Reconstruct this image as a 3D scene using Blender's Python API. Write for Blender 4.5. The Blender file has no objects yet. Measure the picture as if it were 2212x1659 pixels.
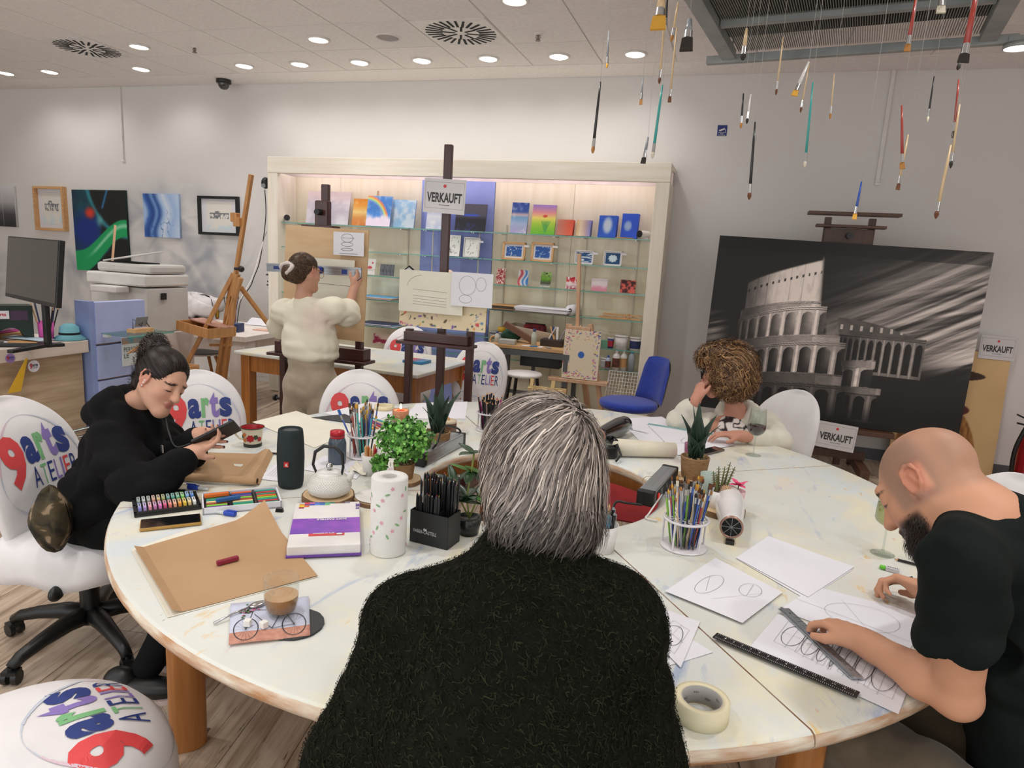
import bpy,bmesh,math,random
import numpy as np
from mathutils import Vector,Matrix,Euler
random.seed(7);rng=np.random.default_rng(7)
S=bpy.context.scene;COL=S.collection
R=math.radians;PI=math.pi
FPX,IW,IH,HC=1469.5,2212,1659,1.60
YAW,PITCH,ROLL=R(-17.18),R(10.63),R(3.38)
def _axes():
 cy,sy,cp,sp=math.cos(YAW),math.sin(YAW),math.cos(PITCH),math.sin(PITCH)
 f=Vector((sy*cp,cy*cp,-sp));r=Vector((cy,-sy,0));u=r.cross(f)
 cr,sr=math.cos(ROLL),math.sin(ROLL)
 return r*cr+u*sr,u*cr-r*sr,f
AX,AU,AF=_axes()
CAMP=Vector((0,0,HC))
cd=bpy.data.cameras.new('camera');cam=bpy.data.objects.new('camera',cd);COL.objects.link(cam)
cam.matrix_world=Matrix(((AX.x,AU.x,-AF.x,0),(AX.y,AU.y,-AF.y,0),(AX.z,AU.z,-AF.z,HC),(0,0,0,1)))
cd.sensor_fit='HORIZONTAL';cd.sensor_width=36;cd.lens=36*FPX/IW;cd.clip_start=.05;cd.clip_end=60
S.camera=cam
S.view_settings.view_transform='Standard';S.view_settings.look='None'
S.view_settings.exposure=0.0;S.view_settings.gamma=1.0;S.view_settings.use_curve_mapping=False
wd=bpy.data.worlds.new('mall_light');S.world=wd;wd.use_nodes=True
wd.node_tree.nodes['Background'].inputs[0].default_value=(.96,.985,1.0,1);wd.node_tree.nodes['Background'].inputs[1].default_value=1.55
ZC=3.2725;WALL_Y=6.6;TZ=.74
DOWN_W,WASH_W=9.3,2.1
def ray(x,y):return AX*((x-IW/2)/FPX)-AU*((y-IH/2)/FPX)+AF
def at(x,y,z=TZ):
 d=ray(x,y);return CAMP+d*((z-HC)/d.z)
def aty(x,y,Y):
 d=ray(x,y);return CAMP+d*(Y/d.y)
def atx(x,y,X):
 d=ray(x,y);return CAMP+d*(X/d.x)
def atd(x,y,d):return CAMP+ray(x,y)*d
def lin(c):
 if isinstance(c,str):
  c=c.lstrip('#');c=[int(c[i:i+2],16)/255 for i in(0,2,4)]
 return tuple(x/12.92 if x<=.04045 else((x+.055)/1.055)**2.4 for x in c[:3])+(1,)
MATS={}
def newmat(name):
 m=bpy.data.materials.new(name);m.use_nodes=True
 nt=m.node_tree;return m,nt,nt.nodes['Principled BSDF']
def N(nt,t,**k):
 n=nt.nodes.new(t)
 for a,v in k.items():
  if a.startswith('i_'):
   key=a[2:];key=int(key)if key.isdigit()else key.replace('_',' ')
   n.inputs[key].default_value=v
  else:setattr(n,a,v)
 return n
def ramp(nt,src,stops):
 r=nt.nodes.new('ShaderNodeValToRGB');e=r.color_ramp.elements
 while len(e)<len(stops):e.new(.5)
 for k,(p,c)in enumerate(stops):e[k].position=p;e[k].color=lin(c)if not isinstance(c,(int,float))else(c,c,c,1)
 nt.links.new(src,r.inputs[0]);return r.outputs[0]
def coords(nt,sc=1,st=(1,1,1),kind='Object'):
 t=N(nt,'ShaderNodeTexCoord');m=N(nt,'ShaderNodeMapping')
 m.inputs['Scale'].default_value=[sc*a for a in st];nt.links.new(t.outputs[kind],m.inputs[0]);return m.outputs[0]
def noise(nt,vec,sc=1,det=4,rough=.55,dist=0):
 n=N(nt,'ShaderNodeTexNoise',i_Scale=sc,i_Detail=det,i_Roughness=rough,i_Distortion=dist);nt.links.new(vec,n.inputs['Vector']);return n.outputs['Fac']
def mixc(nt,fac,a,b,mode='MIX'):
 m=N(nt,'ShaderNodeMix',data_type='RGBA',blend_type=mode)
 for s,v in((m.inputs[0],fac),(m.inputs[6],a),(m.inputs[7],b)):
  if hasattr(v,'links')or hasattr(v,'is_linked'):nt.links.new(v,s)
  elif isinstance(v,(int,float)):s.default_value=v if s is m.inputs[0]else(v,v,v,1)
  else:s.default_value=lin(v)
 return m.outputs[2]
def bumpn(nt,b,vec,sc,strength,dist=.002,det=3):
 bp=N(nt,'ShaderNodeBump',i_Strength=strength,i_Distance=dist);nt.links.new(noise(nt,vec,sc,det),bp.inputs['Height']);nt.links.new(bp.outputs[0],b.inputs['Normal'])
def mat(name,col='#cccccc',rough=.5,metal=0,c2=None,sc=6,st=(1,1,1),bump=0,bs=150,em=0,coat=0,sheen=0,var=0,trans=0,ior=1.45):
 if name in MATS:return MATS[name]
 m,nt,b=newmat(name);b.inputs['Base Color'].default_value=lin(col)
 b.inputs['Roughness'].default_value=rough;b.inputs['Metallic'].default_value=metal
 if coat:b.inputs['Coat Weight'].default_value=coat;b.inputs['Coat Roughness'].default_value=.1
 if sheen:b.inputs['Sheen Weight'].default_value=sheen;b.inputs['Sheen Roughness'].default_value=.5
 if trans:b.inputs['Transmission Weight'].default_value=trans;b.inputs['IOR'].default_value=ior
 if em:b.inputs['Emission Color'].default_value=lin(col);b.inputs['Emission Strength'].default_value=em
 if c2 is None:c2=tuple(x*.93 for x in[int(col.lstrip('#')[i:i+2],16)/255 for i in(0,2,4)])
 v=coords(nt,sc,st);c=ramp(nt,noise(nt,v),[(.32,c2),(.68,col)])
 if var:
  oi=N(nt,'ShaderNodeObjectInfo');hs=N(nt,'ShaderNodeHueSaturation');mr=N(nt,'ShaderNodeMapRange',i_3=1-var,i_4=1+var)
  nt.links.new(oi.outputs['Random'],mr.inputs[0]);nt.links.new(mr.outputs[0],hs.inputs['Value']);nt.links.new(c,hs.inputs['Color']);c=hs.outputs[0]
 nt.links.new(c,b.inputs['Base Color'])
 if bump:bumpn(nt,b,coords(nt,bs),1,bump)
 MATS[name]=m;return m
def wood(name,c1,c2,rough=.45,axis=2,sc=3,var=.06,bump=.1,coat=0):
 st=[14,14,14];st[axis]=1
 return mat(name,c1,rough,c2=c2,sc=sc,st=st,bump=bump,bs=60,var=var,coat=coat)
def glassy(name,tint='#eef5f2',edge=.06,rough=.02):
 if name in MATS:return MATS[name]
 m=bpy.data.materials.new(name);m.use_nodes=True;nt=m.node_tree;nt.nodes.clear()
 o=N(nt,'ShaderNodeOutputMaterial');mx=N(nt,'ShaderNodeMixShader');tr=N(nt,'ShaderNodeBsdfTransparent');gl=N(nt,'ShaderNodeBsdfGlossy',i_Roughness=rough)
 v=coords(nt,4);c=mixc(nt,noise(nt,v),tint,tint);nt.links.new(c,tr.inputs[0])
 lw=N(nt,'ShaderNodeLayerWeight',i_Blend=.25);mr=N(nt,'ShaderNodeMapRange',i_3=edge*.6,i_4=min(1,edge*6));nt.links.new(lw.outputs['Facing'],mr.inputs[0])
 nt.links.new(mr.outputs[0],mx.inputs[0]);nt.links.new(tr.outputs[0],mx.inputs[1]);nt.links.new(gl.outputs[0],mx.inputs[2]);nt.links.new(mx.outputs[0],o.inputs[0])
 MATS[name]=m;return m
def vcol(name,rough=.55,bump=0,bs=200,sheen=0,spec=.5,coat=0,sss=0):
 if name in MATS:return MATS[name]
 m,nt,b=newmat(name);a=N(nt,'ShaderNodeAttribute',attribute_name='Col')
 nt.links.new(a.outputs['Color'],b.inputs['Base Color']);b.inputs['Roughness'].default_value=rough;b.inputs['Specular IOR Level'].default_value=spec
 if sheen:b.inputs['Sheen Weight'].default_value=sheen
 if coat:b.inputs['Coat Weight'].default_value=coat
 if sss:b.inputs['Subsurface Weight'].default_value=sss;b.inputs['Subsurface Radius'].default_value=(.012,.005,.003);b.inputs['Subsurface Scale'].default_value=.5
 if bump:bumpn(nt,b,coords(nt,bs),1,bump)
 MATS[name]=m;return m
def rotm(rx=0,ry=0,rz=0):return Euler((rx,ry,rz)).to_matrix().to_4x4()
def frame(z,x=None):
 z=Vector(z).normalized();x=Vector(x)if x is not None else(Vector((1,0,0))if abs(z.x)<.9 else Vector((0,1,0)))
 y=z.cross(x).normalized();x=y.cross(z);return Matrix((x,y,z)).transposed().to_4x4()
class MB:
 def __init__(s):s.v=[];s.f=[];s.mi=[];s.sm=[];s.c=None
 def add(s,V,F,mi=0,sm=False,T=None):
  o=len(s.v)
  s.v+=[tuple(T@Vector(p))for p in V]if T is not None else[tuple(p)for p in V]
  s.f+=[tuple(i+o for i in f)for f in F];s.mi+=[mi]*len(F);s.sm+=[sm]*len(F);return s
 def box(s,c,d,T=None,mi=0,taper=1):
  x,y,z=[a/2 for a in d];t=taper
  V=[(c[0]+i*x*(t if k>0 else 1),c[1]+j*y*(t if k>0 else 1),c[2]+k*z)for k in(-1,1)for i,j in((-1,-1),(1,-1),(1,1),(-1,1))]
  return s.add(V,[(3,2,1,0),(4,5,6,7),(0,1,5,4),(1,2,6,5),(2,3,7,6),(3,0,4,7)],mi,False,T)
 def cyl(s,p0,p1,r0,r1=None,n=12,mi=0,cap=True,sm=True):
  r1=r0 if r1 is None else r1;p0,p1=Vector(p0),Vector(p1);M=frame(p1-p0).to_3x3()
  V=[]
  for p,r in((p0,r0),(p1,r1)):
   for k in range(n):
    a=2*PI*k/n;V.append(p+M@Vector((r*math.cos(a),r*math.sin(a),0)))
  s.add(V,[(k,(k+1)%n,n+(k+1)%n,n+k)for k in range(n)],mi,sm)
  if cap:s.add(V,[tuple(range(n-1,-1,-1)),tuple(range(n,2*n))],mi,False)
  return s
 def bar(s,p0,p1,w,h,mi=0,up=(0,0,1)):
  p0,p1=Vector(p0),Vector(p1);z=(p1-p0);L=z.length;z=z/L;x=Vector(up).cross(z)
  if x.length<1e-3:x=Vector((1,0,0))
  x.normalize();y=z.cross(x);T=Matrix((x,y,z)).transposed().to_4x4();T.translation=(p0+p1)/2
  return s.box((0,0,0),(w,h,L),T,mi)
 def tube(s,pts,r,n=8,mi=0,closed=False):
  P=[Vector(p)for p in pts];m=len(P);rr=r if isinstance(r,(list,tuple))else[r]*m;V=[];ref=None
  for i,p in enumerate(P):
   t=(P[(i+1)%m]-P[i-1])if closed else(P[min(i+1,m-1)]-P[max(i-1,0)])
   if t.length<1e-9:t=Vector((0,0,1))
   t.normalize()
   if ref is None:ref=Vector((0,0,1))if abs(t.z)<.9 else Vector((1,0,0))
   x=(ref-t*ref.dot(t));x=x.normalized()if x.length>1e-6 else Vector((1,0,0));ref=x;y=t.cross(x)
   V+=[p+(x*math.cos(2*PI*k/n)+y*math.sin(2*PI*k/n))*rr[i]for k in range(n)]
  F=[(i*n+k,i*n+(k+1)%n,((i+1)%m)*n+(k+1)%n,((i+1)%m)*n+k)for i in range(m if closed else m-1)for k in range(n)]
  if not closed:F+=[tuple(range(n-1,-1,-1)),tuple(range((m-1)*n,m*n))]
  return s.add(V,F,mi,True)
 def lathe(s,prof,n=24,c=(0,0,0),mi=0,T=None,sm=True,sx=1,sy=1):
  V=[];F=[]
  for r,z in prof:V+=[(c[0]+max(r,1e-5)*math.cos(2*PI*k/n)*sx,c[1]+max(r,1e-5)*math.sin(2*PI*k/n)*sy,c[2]+z)for k in range(n)]
  for i in range(len(prof)-1):F+=[(i*n+k,i*n+(k+1)%n,(i+1)*n+(k+1)%n,(i+1)*n+k)for k in range(n)]
  return s.add(V,F,mi,sm,T)
 def prism(s,poly,h,T=None,mi=0,sm=False,z0=0):
  n=len(poly);V=[(x,y,z0)for x,y in poly]+[(x,y,z0+h)for x,y in poly]
  s.add(V,[tuple(range(n-1,-1,-1)),tuple(range(n,2*n))],mi,False,T)
  return s.add(V,[(k,(k+1)%n,n+(k+1)%n,n+k)for k in range(n)],mi,sm,T)
 def ball(s,c,r,n=12,m=8,mi=0,T=None):
  r=r if isinstance(r,(tuple,list))else(r,r,r)
  V=[(c[0]+r[0]*math.sin(PI*i/m)*math.cos(2*PI*k/n),c[1]+r[1]*math.sin(PI*i/m)*math.sin(2*PI*k/n),c[2]-r[2]*math.cos(PI*i/m))for i in range(m+1)for k in range(n)]
  return s.add(V,[(i*n+k,i*n+(k+1)%n,(i+1)*n+(k+1)%n,(i+1)*n+k)for i in range(m)for k in range(n)],mi,True,T)
 def grid(s,fn,nu,nv,mi=0,sm=True,flip=False):
  V=[fn(u/nu,v/nv)for v in range(nv+1)for u in range(nu+1)];w=nu+1
  F=[(v*w+u,v*w+u+1,(v+1)*w+u+1,(v+1)*w+u)for v in range(nv)for u in range(nu)]
  return s.add(V,[f[::-1]for f in F]if flip else F,mi,sm)
 def mesh(s,name):
  me=bpy.data.meshes.new(name);me.from_pydata(s.v,[],s.f)
  me.polygons.foreach_set('material_index',s.mi);me.polygons.foreach_set('use_smooth',s.sm)
  me.validate();me.update();return me
def link(name,data,parent=None,loc=None,rot=None):
 o=bpy.data.objects.new(name,data);COL.objects.link(o)
 if parent:o.parent=parent
 if loc is not None:o.location=loc
 if rot is not None:o.rotation_euler=rot
 return o
def obj(name,mb,mats,parent=None,loc=None,rot=None,bevel=0,seg=2):
 me=mb.mesh(name)if isinstance(mb,MB)else mb
 if not me.materials:
  for m in(mats if isinstance(mats,(list,tuple))else[mats]):me.materials.append(m)
 o=link(name,me,parent,loc,rot)
 if bevel:
  b=o.modifiers.new('edge','BEVEL');b.width=bevel;b.segments=seg;b.limit_method='ANGLE';b.angle_limit=R(40)
 return o
def tag(o,label,cat,group=None):
 o['label']=label;o['category']=cat
 if group:o['group']=group
 return o
def thing(name,label,cat,loc=(0,0,0),rz=0,group=None,rot=None):
 o=link(name,None,None,loc,rot if rot is not None else(0,0,rz));o.empty_display_size=.05
 return tag(o,label,cat,group)
def struct(o):o['kind']='structure';return o
def stuff(o):o['kind']='stuff';return o
def copytree(o,parent=None):
 c=o.copy();COL.objects.link(c);c.parent=parent
 for ch in list(o.children):copytree(ch,c)
 return c
def setcol(me,rgb,linear=False):
 rgb=np.clip(np.asarray(rgb,dtype=np.float32),0,1)
 if not linear:rgb=np.where(rgb<=.04045,rgb/12.92,((rgb+.055)/1.055)**2.4)
 a=me.color_attributes.new('Col','FLOAT_COLOR','POINT');c=np.ones((len(rgb),4),np.float32);c[:,:3]=rgb;a.data.foreach_set('color',c.ravel())
def hx(c):c=c.lstrip('#');return np.array([int(c[i:i+2],16)/255 for i in(0,2,4)],np.float32)
def npmesh(name,V,F,smooth=True):
 V=np.asarray(V,np.float32);F=np.asarray(F,np.int32);me=bpy.data.meshes.new(name);k=F.shape[1]
 me.vertices.add(len(V));me.vertices.foreach_set('co',V.ravel());me.loops.add(F.size);me.loops.foreach_set('vertex_index',F.ravel())
 me.polygons.add(len(F));me.polygons.foreach_set('loop_start',np.arange(0,F.size,k,dtype=np.int32))
 if smooth:me.polygons.foreach_set('use_smooth',np.ones(len(F),bool))
 me.update(calc_edges=True);return me
def canvas(name,w,h,th,nx,ny,fn,matname='canvas_paint',side=None,parent=None,rough=.6):
 """A stretched canvas or card standing in x-z, its painted face towards -y; fn(u, v) paints it (v up)."""
 u,v=np.meshgrid(np.linspace(0,1,nx+1),np.linspace(0,1,ny+1));rgb=fn(u,v).reshape(-1,3)
 n=(nx+1)*(ny+1);V=np.zeros((n+8,3));V[:n,0]=(u.ravel()-.5)*w;V[:n,2]=v.ravel()*h;V[:n,1]=-th/2
 i=np.arange(n).reshape(ny+1,nx+1);F=np.stack([i[:-1,:-1],i[:-1,1:],i[1:,1:],i[1:,:-1]],-1).reshape(-1,4)
 for k,(a,b,c)in enumerate([(x,y,z)for y in(-th/2,th/2)for x,z in((-w/2,0),(w/2,0),(w/2,h),(-w/2,h))]):V[n+k]=(a,b,c)
 F=np.concatenate([F,np.array([[n+7,n+6,n+5,n+4],[n,n+4,n+5,n+1],[n+1,n+5,n+6,n+2],[n+2,n+6,n+7,n+3],[n+3,n+7,n+4,n]])])
 me=npmesh(name,V,F,False);sc=hx(side)if side else rgb.mean(0);setcol(me,np.concatenate([rgb,np.tile(sc,(8,1))]))
 return obj(name,me,vcol(matname,rough,bump=.08,bs=300),parent)
def fbm(u,v,sc=4,seed=0,oct=4,st=(1,1)):
 r=np.random.default_rng(seed);out=np.zeros(np.shape(u));amp=1;tot=0
 for o in range(oct):
  g=r.random((48,48));x=(u*sc*st[0])%47;y=(v*sc*st[1])%47;xi=x.astype(int);yi=y.astype(int);fx=x-xi;fy=y-yi;fx=fx*fx*(3-2*fx);fy=fy*fy*(3-2*fy)
  out+=amp*((g[yi,xi]*(1-fx)+g[yi,xi+1]*fx)*(1-fy)+(g[yi+1,xi]*(1-fx)+g[yi+1,xi+1]*fx)*fy);tot+=amp;amp*=.5;sc*=2.03
 return out/tot
def lerp(a,b,t):t=np.clip(t,0,1)[...,None];return(hx(a)if isinstance(a,str)else a)*(1-t)+(hx(b)if isinstance(b,str)else b)*t
def ss(a,b,x):t=np.clip((x-a)/(b-a),0,1);return t*t*(3-2*t)
def grad(v,stops):
 out=np.zeros(v.shape+(3,),np.float32);cs=np.array([hx(c)for _,c in stops]);ps=[p for p,_ in stops]
 for k in range(3):out[...,k]=np.interp(v,ps,cs[:,k])
 return out
TXT={}
def text2d(s,size=1,bold=0,xs=1):
 """Outline lettering of the built-in font as a flat mesh: vertices (x, y), faces; x from 0, baseline 0."""
 key=(s,bold)
 if key not in TXT:
  c=bpy.data.curves.new('lettering','FONT');c.body=s;c.size=1;c.offset=bold;c.resolution_u=3;c.fill_mode='FRONT'
  o=bpy.data.objects.new('lettering',c);COL.objects.link(o);bpy.context.view_layer.update()
  me=o.evaluated_get(bpy.context.evaluated_depsgraph_get()).to_mesh()
  V=np.array([v.co[:2]for v in me.vertices]);F=[tuple(p.vertices)for p in me.polygons]
  o.to_mesh_clear();bpy.data.objects.remove(o);bpy.data.curves.remove(c)
  if len(V):V[:,0]-=V[:,0].min()
  TXT[key]=(V,F)
 V,F=TXT[key];return V*size*np.array([xs,1]),F
def lettering(mb,s,w,pos,T,size=None,bold=0,mi=0,maxh=None,align='c',lift=.0006):
 """Adds lettering of total width w centred at pos in the local x-y plane of T, lifted along its z."""
 V,F=text2d(s,1,bold);ww=V[:,0].max();hh=V[:,1].max()
 sx=w/ww;sy=(size/hh)if size else sx
 x0=pos[0]-(w/2 if align=='c' else 0)
 mb.add([(x0+a*sx,pos[1]+b*sy,lift)for a,b in V],F,mi,False,T);return mb
STANDT=Matrix(((1,0,0,0),(0,0,-1,0),(0,1,0,0),(0,0,0,1)))
# ================================================================ THE ROOM
X0,X1,Y0=-9.6,3.4,-2.5
WALLC='#e2dfdc'
m_wall=vcol('wall_paint',.85);m_ceil=mat('ceiling_board','#f4f0ee',.9,c2='#ece7e4',sc=30,bump=.15,bs=120,var=.02)
m_grid=mat('ceiling_grid','#d8d1ca',.6)
def flatwall(name,p,d):
 b=MB();b.box(p,d);o=obj(name,b,m_wall);setcol(o.data,np.tile(hx(WALLC),(8,1)));return struct(o)
wb=flatwall('wall_back',((X0+X1)/2,WALL_Y+.1,ZC/2),(X1-X0,.2,ZC+.2))
flatwall('wall_left',(X0-.1,(Y0+WALL_Y)/2,ZC/2),(.2,WALL_Y-Y0,ZC+.2))
flatwall('wall_right',(X1+.1,(Y0+WALL_Y)/2,ZC/2),(.2,WALL_Y-Y0,ZC+.2))
def mural(u,v):
 X=-9.3+u*4.72;Z=.05+v*2.4;r=np.random.default_rng(5);a=np.zeros(X.shape)
 for k in range(150):
  big=k<90
  cx,cz=(r.normal(-6.35,.5),r.normal(1.25,.45))if big else(r.uniform(-9.3,-6.6),r.normal(.95,.3))
  rad=abs(r.normal(.55,.3))+.12;el=r.uniform(.6,1.5);th=r.uniform(-.6,.6)
  dx,dz=X-cx,Z-cz;x,z=dx*math.cos(th)+dz*math.sin(th),(-dx*math.sin(th)+dz*math.cos(th))*el
  rr=np.hypot(x,z);ang=np.arctan2(z,x);c0=r.uniform(-PI,PI);w=r.uniform(.5,1.6);da=np.abs((ang-c0+PI)%(2*PI)-PI)
  a+=np.exp(-((rr-rad)/r.uniform(.02,.11))**2)*ss(w,w*.3,da)*r.uniform(.1,.42)*r.choice([1,1,1,-.8])
 env=np.maximum(ss(1.12,.75,np.hypot((X+6.4)/1.25,(Z-1.28)/1.02)),ss(.95,.6,np.abs(Z-.8)/.72)*ss(-5.2,-6.2,X))
 a=(a+.42*ss(.38,.7,fbm(u,v,9,3)))*env
 return lerp(WALLC,'#969aa6',np.clip(a*.68,-.25,.75))
n=300,150;mu=canvas('mural_paint',4.72,2.4,.002,n[0],n[1],mural,'wall_paint',WALLC,wb);mu.location=(-9.3+2.36,WALL_Y-.0015,.05)
cb=MB();cb.box(((X0+X1)/2,(Y0+WALL_Y)/2,ZC+.105),(X1-X0,WALL_Y-Y0,.2));ceil_o=struct(obj('ceiling',cb,m_grid))
tm=MB();tm.box((0,0,0),(.613,.613,.012));tme=tm.mesh('ceiling_tile');tme.materials.append(m_ceil)
GX,GY=-5.6385,4.3075
SKIP=set()
for i in range(-6,14):
 for j in range(-11,4):
  x,y=GX+.625*(i+.5),GY+.625*(j+.5)
  if x-.31<X0 or x+.31>X1 or y+.31>WALL_Y or y-.31<2.4:continue
  link('ceiling_tile',tme,ceil_o,(x,y,ZC+.006))
strip=MB();y1=GY+.625*3+.006;strip.box(((X0+X1)/2,(y1+WALL_Y)/2,ZC+.006),(X1-X0-.02,WALL_Y-y1-.01,.012));obj('edge_board',strip,m_ceil,ceil_o)
back=MB();back.box(((X0+X1)/2,(Y0+2.4)/2-.05,ZC+.006),(X1-X0-.02,2.3-Y0,.012));obj('rear_board',back,m_ceil,ceil_o)
fb=MB();fb.box(((X0+X1)/2,(Y0+WALL_Y)/2,-.057),(X1-X0,WALL_Y-Y0,.1))
def plankmat():
 m,nt,b=newmat('whitewashed_plank');v=coords(nt,1,(26,1.6,26));oi=N(nt,'ShaderNodeObjectInfo');ad=N(nt,'ShaderNodeVectorMath',operation='ADD');sc=N(nt,'ShaderNodeVectorMath',operation='SCALE',i_Scale=40)
 cx=N(nt,'ShaderNodeCombineXYZ');[nt.links.new(oi.outputs['Random'],cx.inputs[k])for k in range(3)];nt.links.new(cx.outputs[0],sc.inputs[0]);nt.links.new(v,ad.inputs[0]);nt.links.new(sc.outputs[0],ad.inputs[1]);v=ad.outputs[0]
 c=ramp(nt,noise(nt,v,1,8,.65,.6),[(.3,'#7d6a58'),(.43,'#a8937e'),(.56,'#c3b09c'),(.75,'#d2c2b0')])
 f=ramp(nt,noise(nt,v,2.2,9,.75,1.2),[(.34,1.0),(.4,0.0)]);c=mixc(nt,f,c,'#5d4c3e')
 g=ramp(nt,noise(nt,coords(nt,5),1,3),[(.62,0.0),(.72,.35)]);c=mixc(nt,g,c,'#d9d2c8')
 hs=N(nt,'ShaderNodeHueSaturation');mr=N(nt,'ShaderNodeMapRange',i_3=.86,i_4=1.1);nt.links.new(oi.outputs['Random'],mr.inputs[0]);nt.links.new(mr.outputs[0],hs.inputs['Value']);nt.links.new(c,hs.inputs['Color']);nt.links.new(hs.outputs[0],b.inputs['Base Color'])
 b.inputs['Roughness'].default_value=.42;bumpn(nt,b,v,2,.25,.001);MATS['whitewashed_plank']=m;return m
m_plank=plankmat();floor=struct(obj('floor',fb,m_plank))
PW,PL,PA=.205,1.38,R(11)
pm=MB();pm.box((0,0,0),(PW-.0025,PL-.003,.007));pme=pm.mesh('plank');pme.materials.append(m_plank);npl=0
for i in range(-45,46):
 off=(i*.37%1)*PL
 for j in range(-8,9):
  a,b=i*PW,j*PL+off;x=-2.2+a*math.cos(PA)-b*math.sin(PA);y=3.2+a*math.sin(PA)+b*math.cos(PA)
  if not(-6.3<x<3.0 and.9<y<5.85)or(x>-1.2 and y<.6)or(x<-4.6 and y<2.0):continue
  link('plank',pme,floor,(x,y,-.0035),(0,0,PA));npl+=1
bs=MB();bs.box((1.45,WALL_Y-.008,.05),(3.8,.014,.10));struct(obj('baseboard_back',bs,mat('grey_skirting','#5d5f63',.5),bevel=.003))
red=MB();red.box((2.75,5.1,.004),(1.15,2.6,.008));tag(obj('carpet',red,mat('red_carpet','#a3262a',.95,c2='#8c1d22',bump=.4,bs=500)),'red carpet strip on the floor at the edge of the picture','carpet')
red2=MB();red2 .box((-.55,4.6,.004),(1.15,1.0,.008));tag(obj('carpet',red2,MATS['red_carpet']),'red carpet seen through the hole of the round table','carpet')
m_white=mat('white_enamel','#ece8e4',.35);m_dark=mat('dark_slot','#1d201f',.8);m_lamp=mat('lamp_glow','#fff6ea',.4,em=14);m_black=mat('black_plastic','#17181a',.4,c2='#101112');m_chrome=mat('chrome','#c9c9c9',.22,metal=1)
m_grey=mat('grey_plastic','#8f9194',.5)
def downlight(p,wash=False,watts=DOWN_W,seen=True):
 x,y=p;lab='recessed wall washer lamp, %s along the row nearest the wall' if wash else 'round recessed ceiling downlight, %s'
 t=thing('ceiling_lamp',lab,'lamp',(x,y,ZC),group='recessed ceiling lamps')
 r=MB();r.lathe([(.078,.0),(.096,.0),(.098,-.006),(.09,-.012),(.078,-.012),(.074,.0)],28);obj('ring',r,m_white,t)
 d=MB();d.lathe([(.074,-.004),(.05,-.012 if wash else-.007),(0,-.016 if wash else-.009)],24)
 obj('lens',d,m_lamp,t,rot=(R(-8),0,0)if wash else None)
 l=bpy.data.lights.new('lamp_light','SPOT');l.energy=watts*6;l.color=(1,.985,.975);l.spot_size=R(125 if not wash else 120);l.spot_blend=.8;l.shadow_soft_size=.07
 o=link('lamp_light',l,t,(0,0,-.03),(R(24)if wash else 0,0,0));return t
WX=[-7.92,-7.27,-6.02,-4.75,-4.12,-3.48,-2.85,-2.22,-1.59,-.95];ORD='first second third fourth fifth sixth seventh eighth ninth tenth eleventh twelfth thirteenth fourteenth fifteenth sixteenth seventeenth eighteenth nineteenth twentieth'.split()
for k,x in enumerate(WX):
 t=downlight((x,5.92),True,WASH_W);t['label']=t['label']%(ORD[k]+' from the left')
for(x,y),w in(((-5.35,5.25),'left of the sprinkler above the paintings'),((-3.48,5.26),'between the sprinkler and the grey loudspeaker'),((-1.58,4.66),'cut by the upper picture edge')):
 t=downlight((x,y));t['label']=t['label']%w
for k,(x,y)in enumerate([(-5.35,3.4),(-3.2,3.4),(-.95,2.8),(.95,2.55),(-5.35,1.4),(-3.2,1.4),(-1.5,.9),(1.5,1.2),(-3.2,-.6),(-1.2,-.6),(1.0,-.6),(-5.35,-.6),(2.7,4.7),(2.7,2.6)]):  # last two lamps are added, unseen, to brighten the right wall
 t=downlight((x,y));t['label']='round recessed ceiling downlight assumed or added above the room, outside the picture';t['group']='ceiling lamps outside the picture'
def vent(px,lab):
 p=at(*px,ZC);i,j=math.floor((p.x-GX)/.625),math.floor((p.y-GY)/.625);x,y=GX+.625*(i+.5),GY+.625*(j+.5)
 t=thing('air_vent',lab,'vent',(x,y,ZC),group='swirl air vents in the ceiling')
 b=MB();b.box((0,0,-.003),(.6,.6,.006));obj('plate',b,m_white,t,bevel=.002)
 sm=MB();sm.box((.21,0,-.0065),(.13,.019,.004));me=sm.mesh('slot');me.materials.append(m_dark)
 si=MB();si.box((.095,0,-.0065),(.1,.018,.004));mi=si.mesh('slot');mi.materials.append(m_dark)
 for k in range(28):link('slot',me,t,rot=(0,0,2*PI*k/28))
 for k in range(8):link('slot',mi,t,rot=(0,0,2*PI*(k+.5)/8))
vent((183,103),'round slotted air vent in the ceiling above the hung paintings');vent((996,71),'round slotted air vent in the ceiling between loudspeaker and brushes')
p=at(838,80,ZC);t=thing('ceiling_loudspeaker','flat round grey loudspeaker set into the ceiling','loudspeaker',p)
b=MB();b.lathe([(0,-.008),(.085,-.006),(.09,0)],28);obj('grille',b,mat('speaker_grey','#b1aba8',.7,bump=.3,bs=600),t);b=MB();b.lathe([(.09,0),(.092,-.01),(.104,-.008),(.106,0)],28);obj('rim',b,m_white,t)
for px,lb in(((420,100),'small ceiling sprinkler head left of the grey loudspeaker'),((1163,72),'small ceiling sprinkler head near the hanging brushes')):
 p=at(*px,ZC);t=thing('sprinkler',lb,'sprinkler',p);b=MB();b.lathe([(0,-.012),(.03,-.01),(.034,0)],18);obj('rosette',b,m_white,t)
 b=MB();b.cyl((0,0,-.01),(0,0,-.05),.008);b.cyl((0,0,-.05),(0,0,-.055),.02);b.tube([(.012,0,-.012),(.018,0,-.03),(.006,0,-.05)],.003);b.tube([(-.012,0,-.012),(-.018,0,-.03),(-.006,0,-.05)],.003);obj('head',b,mat('dull_brass','#8a8078',.4,metal=.7),t)
p=at(483,172,ZC);p.y=min(p.y,6.42);t=thing('dome_camera','small black dome security camera under the ceiling','camera',(p.x,p.y,ZC))
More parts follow.
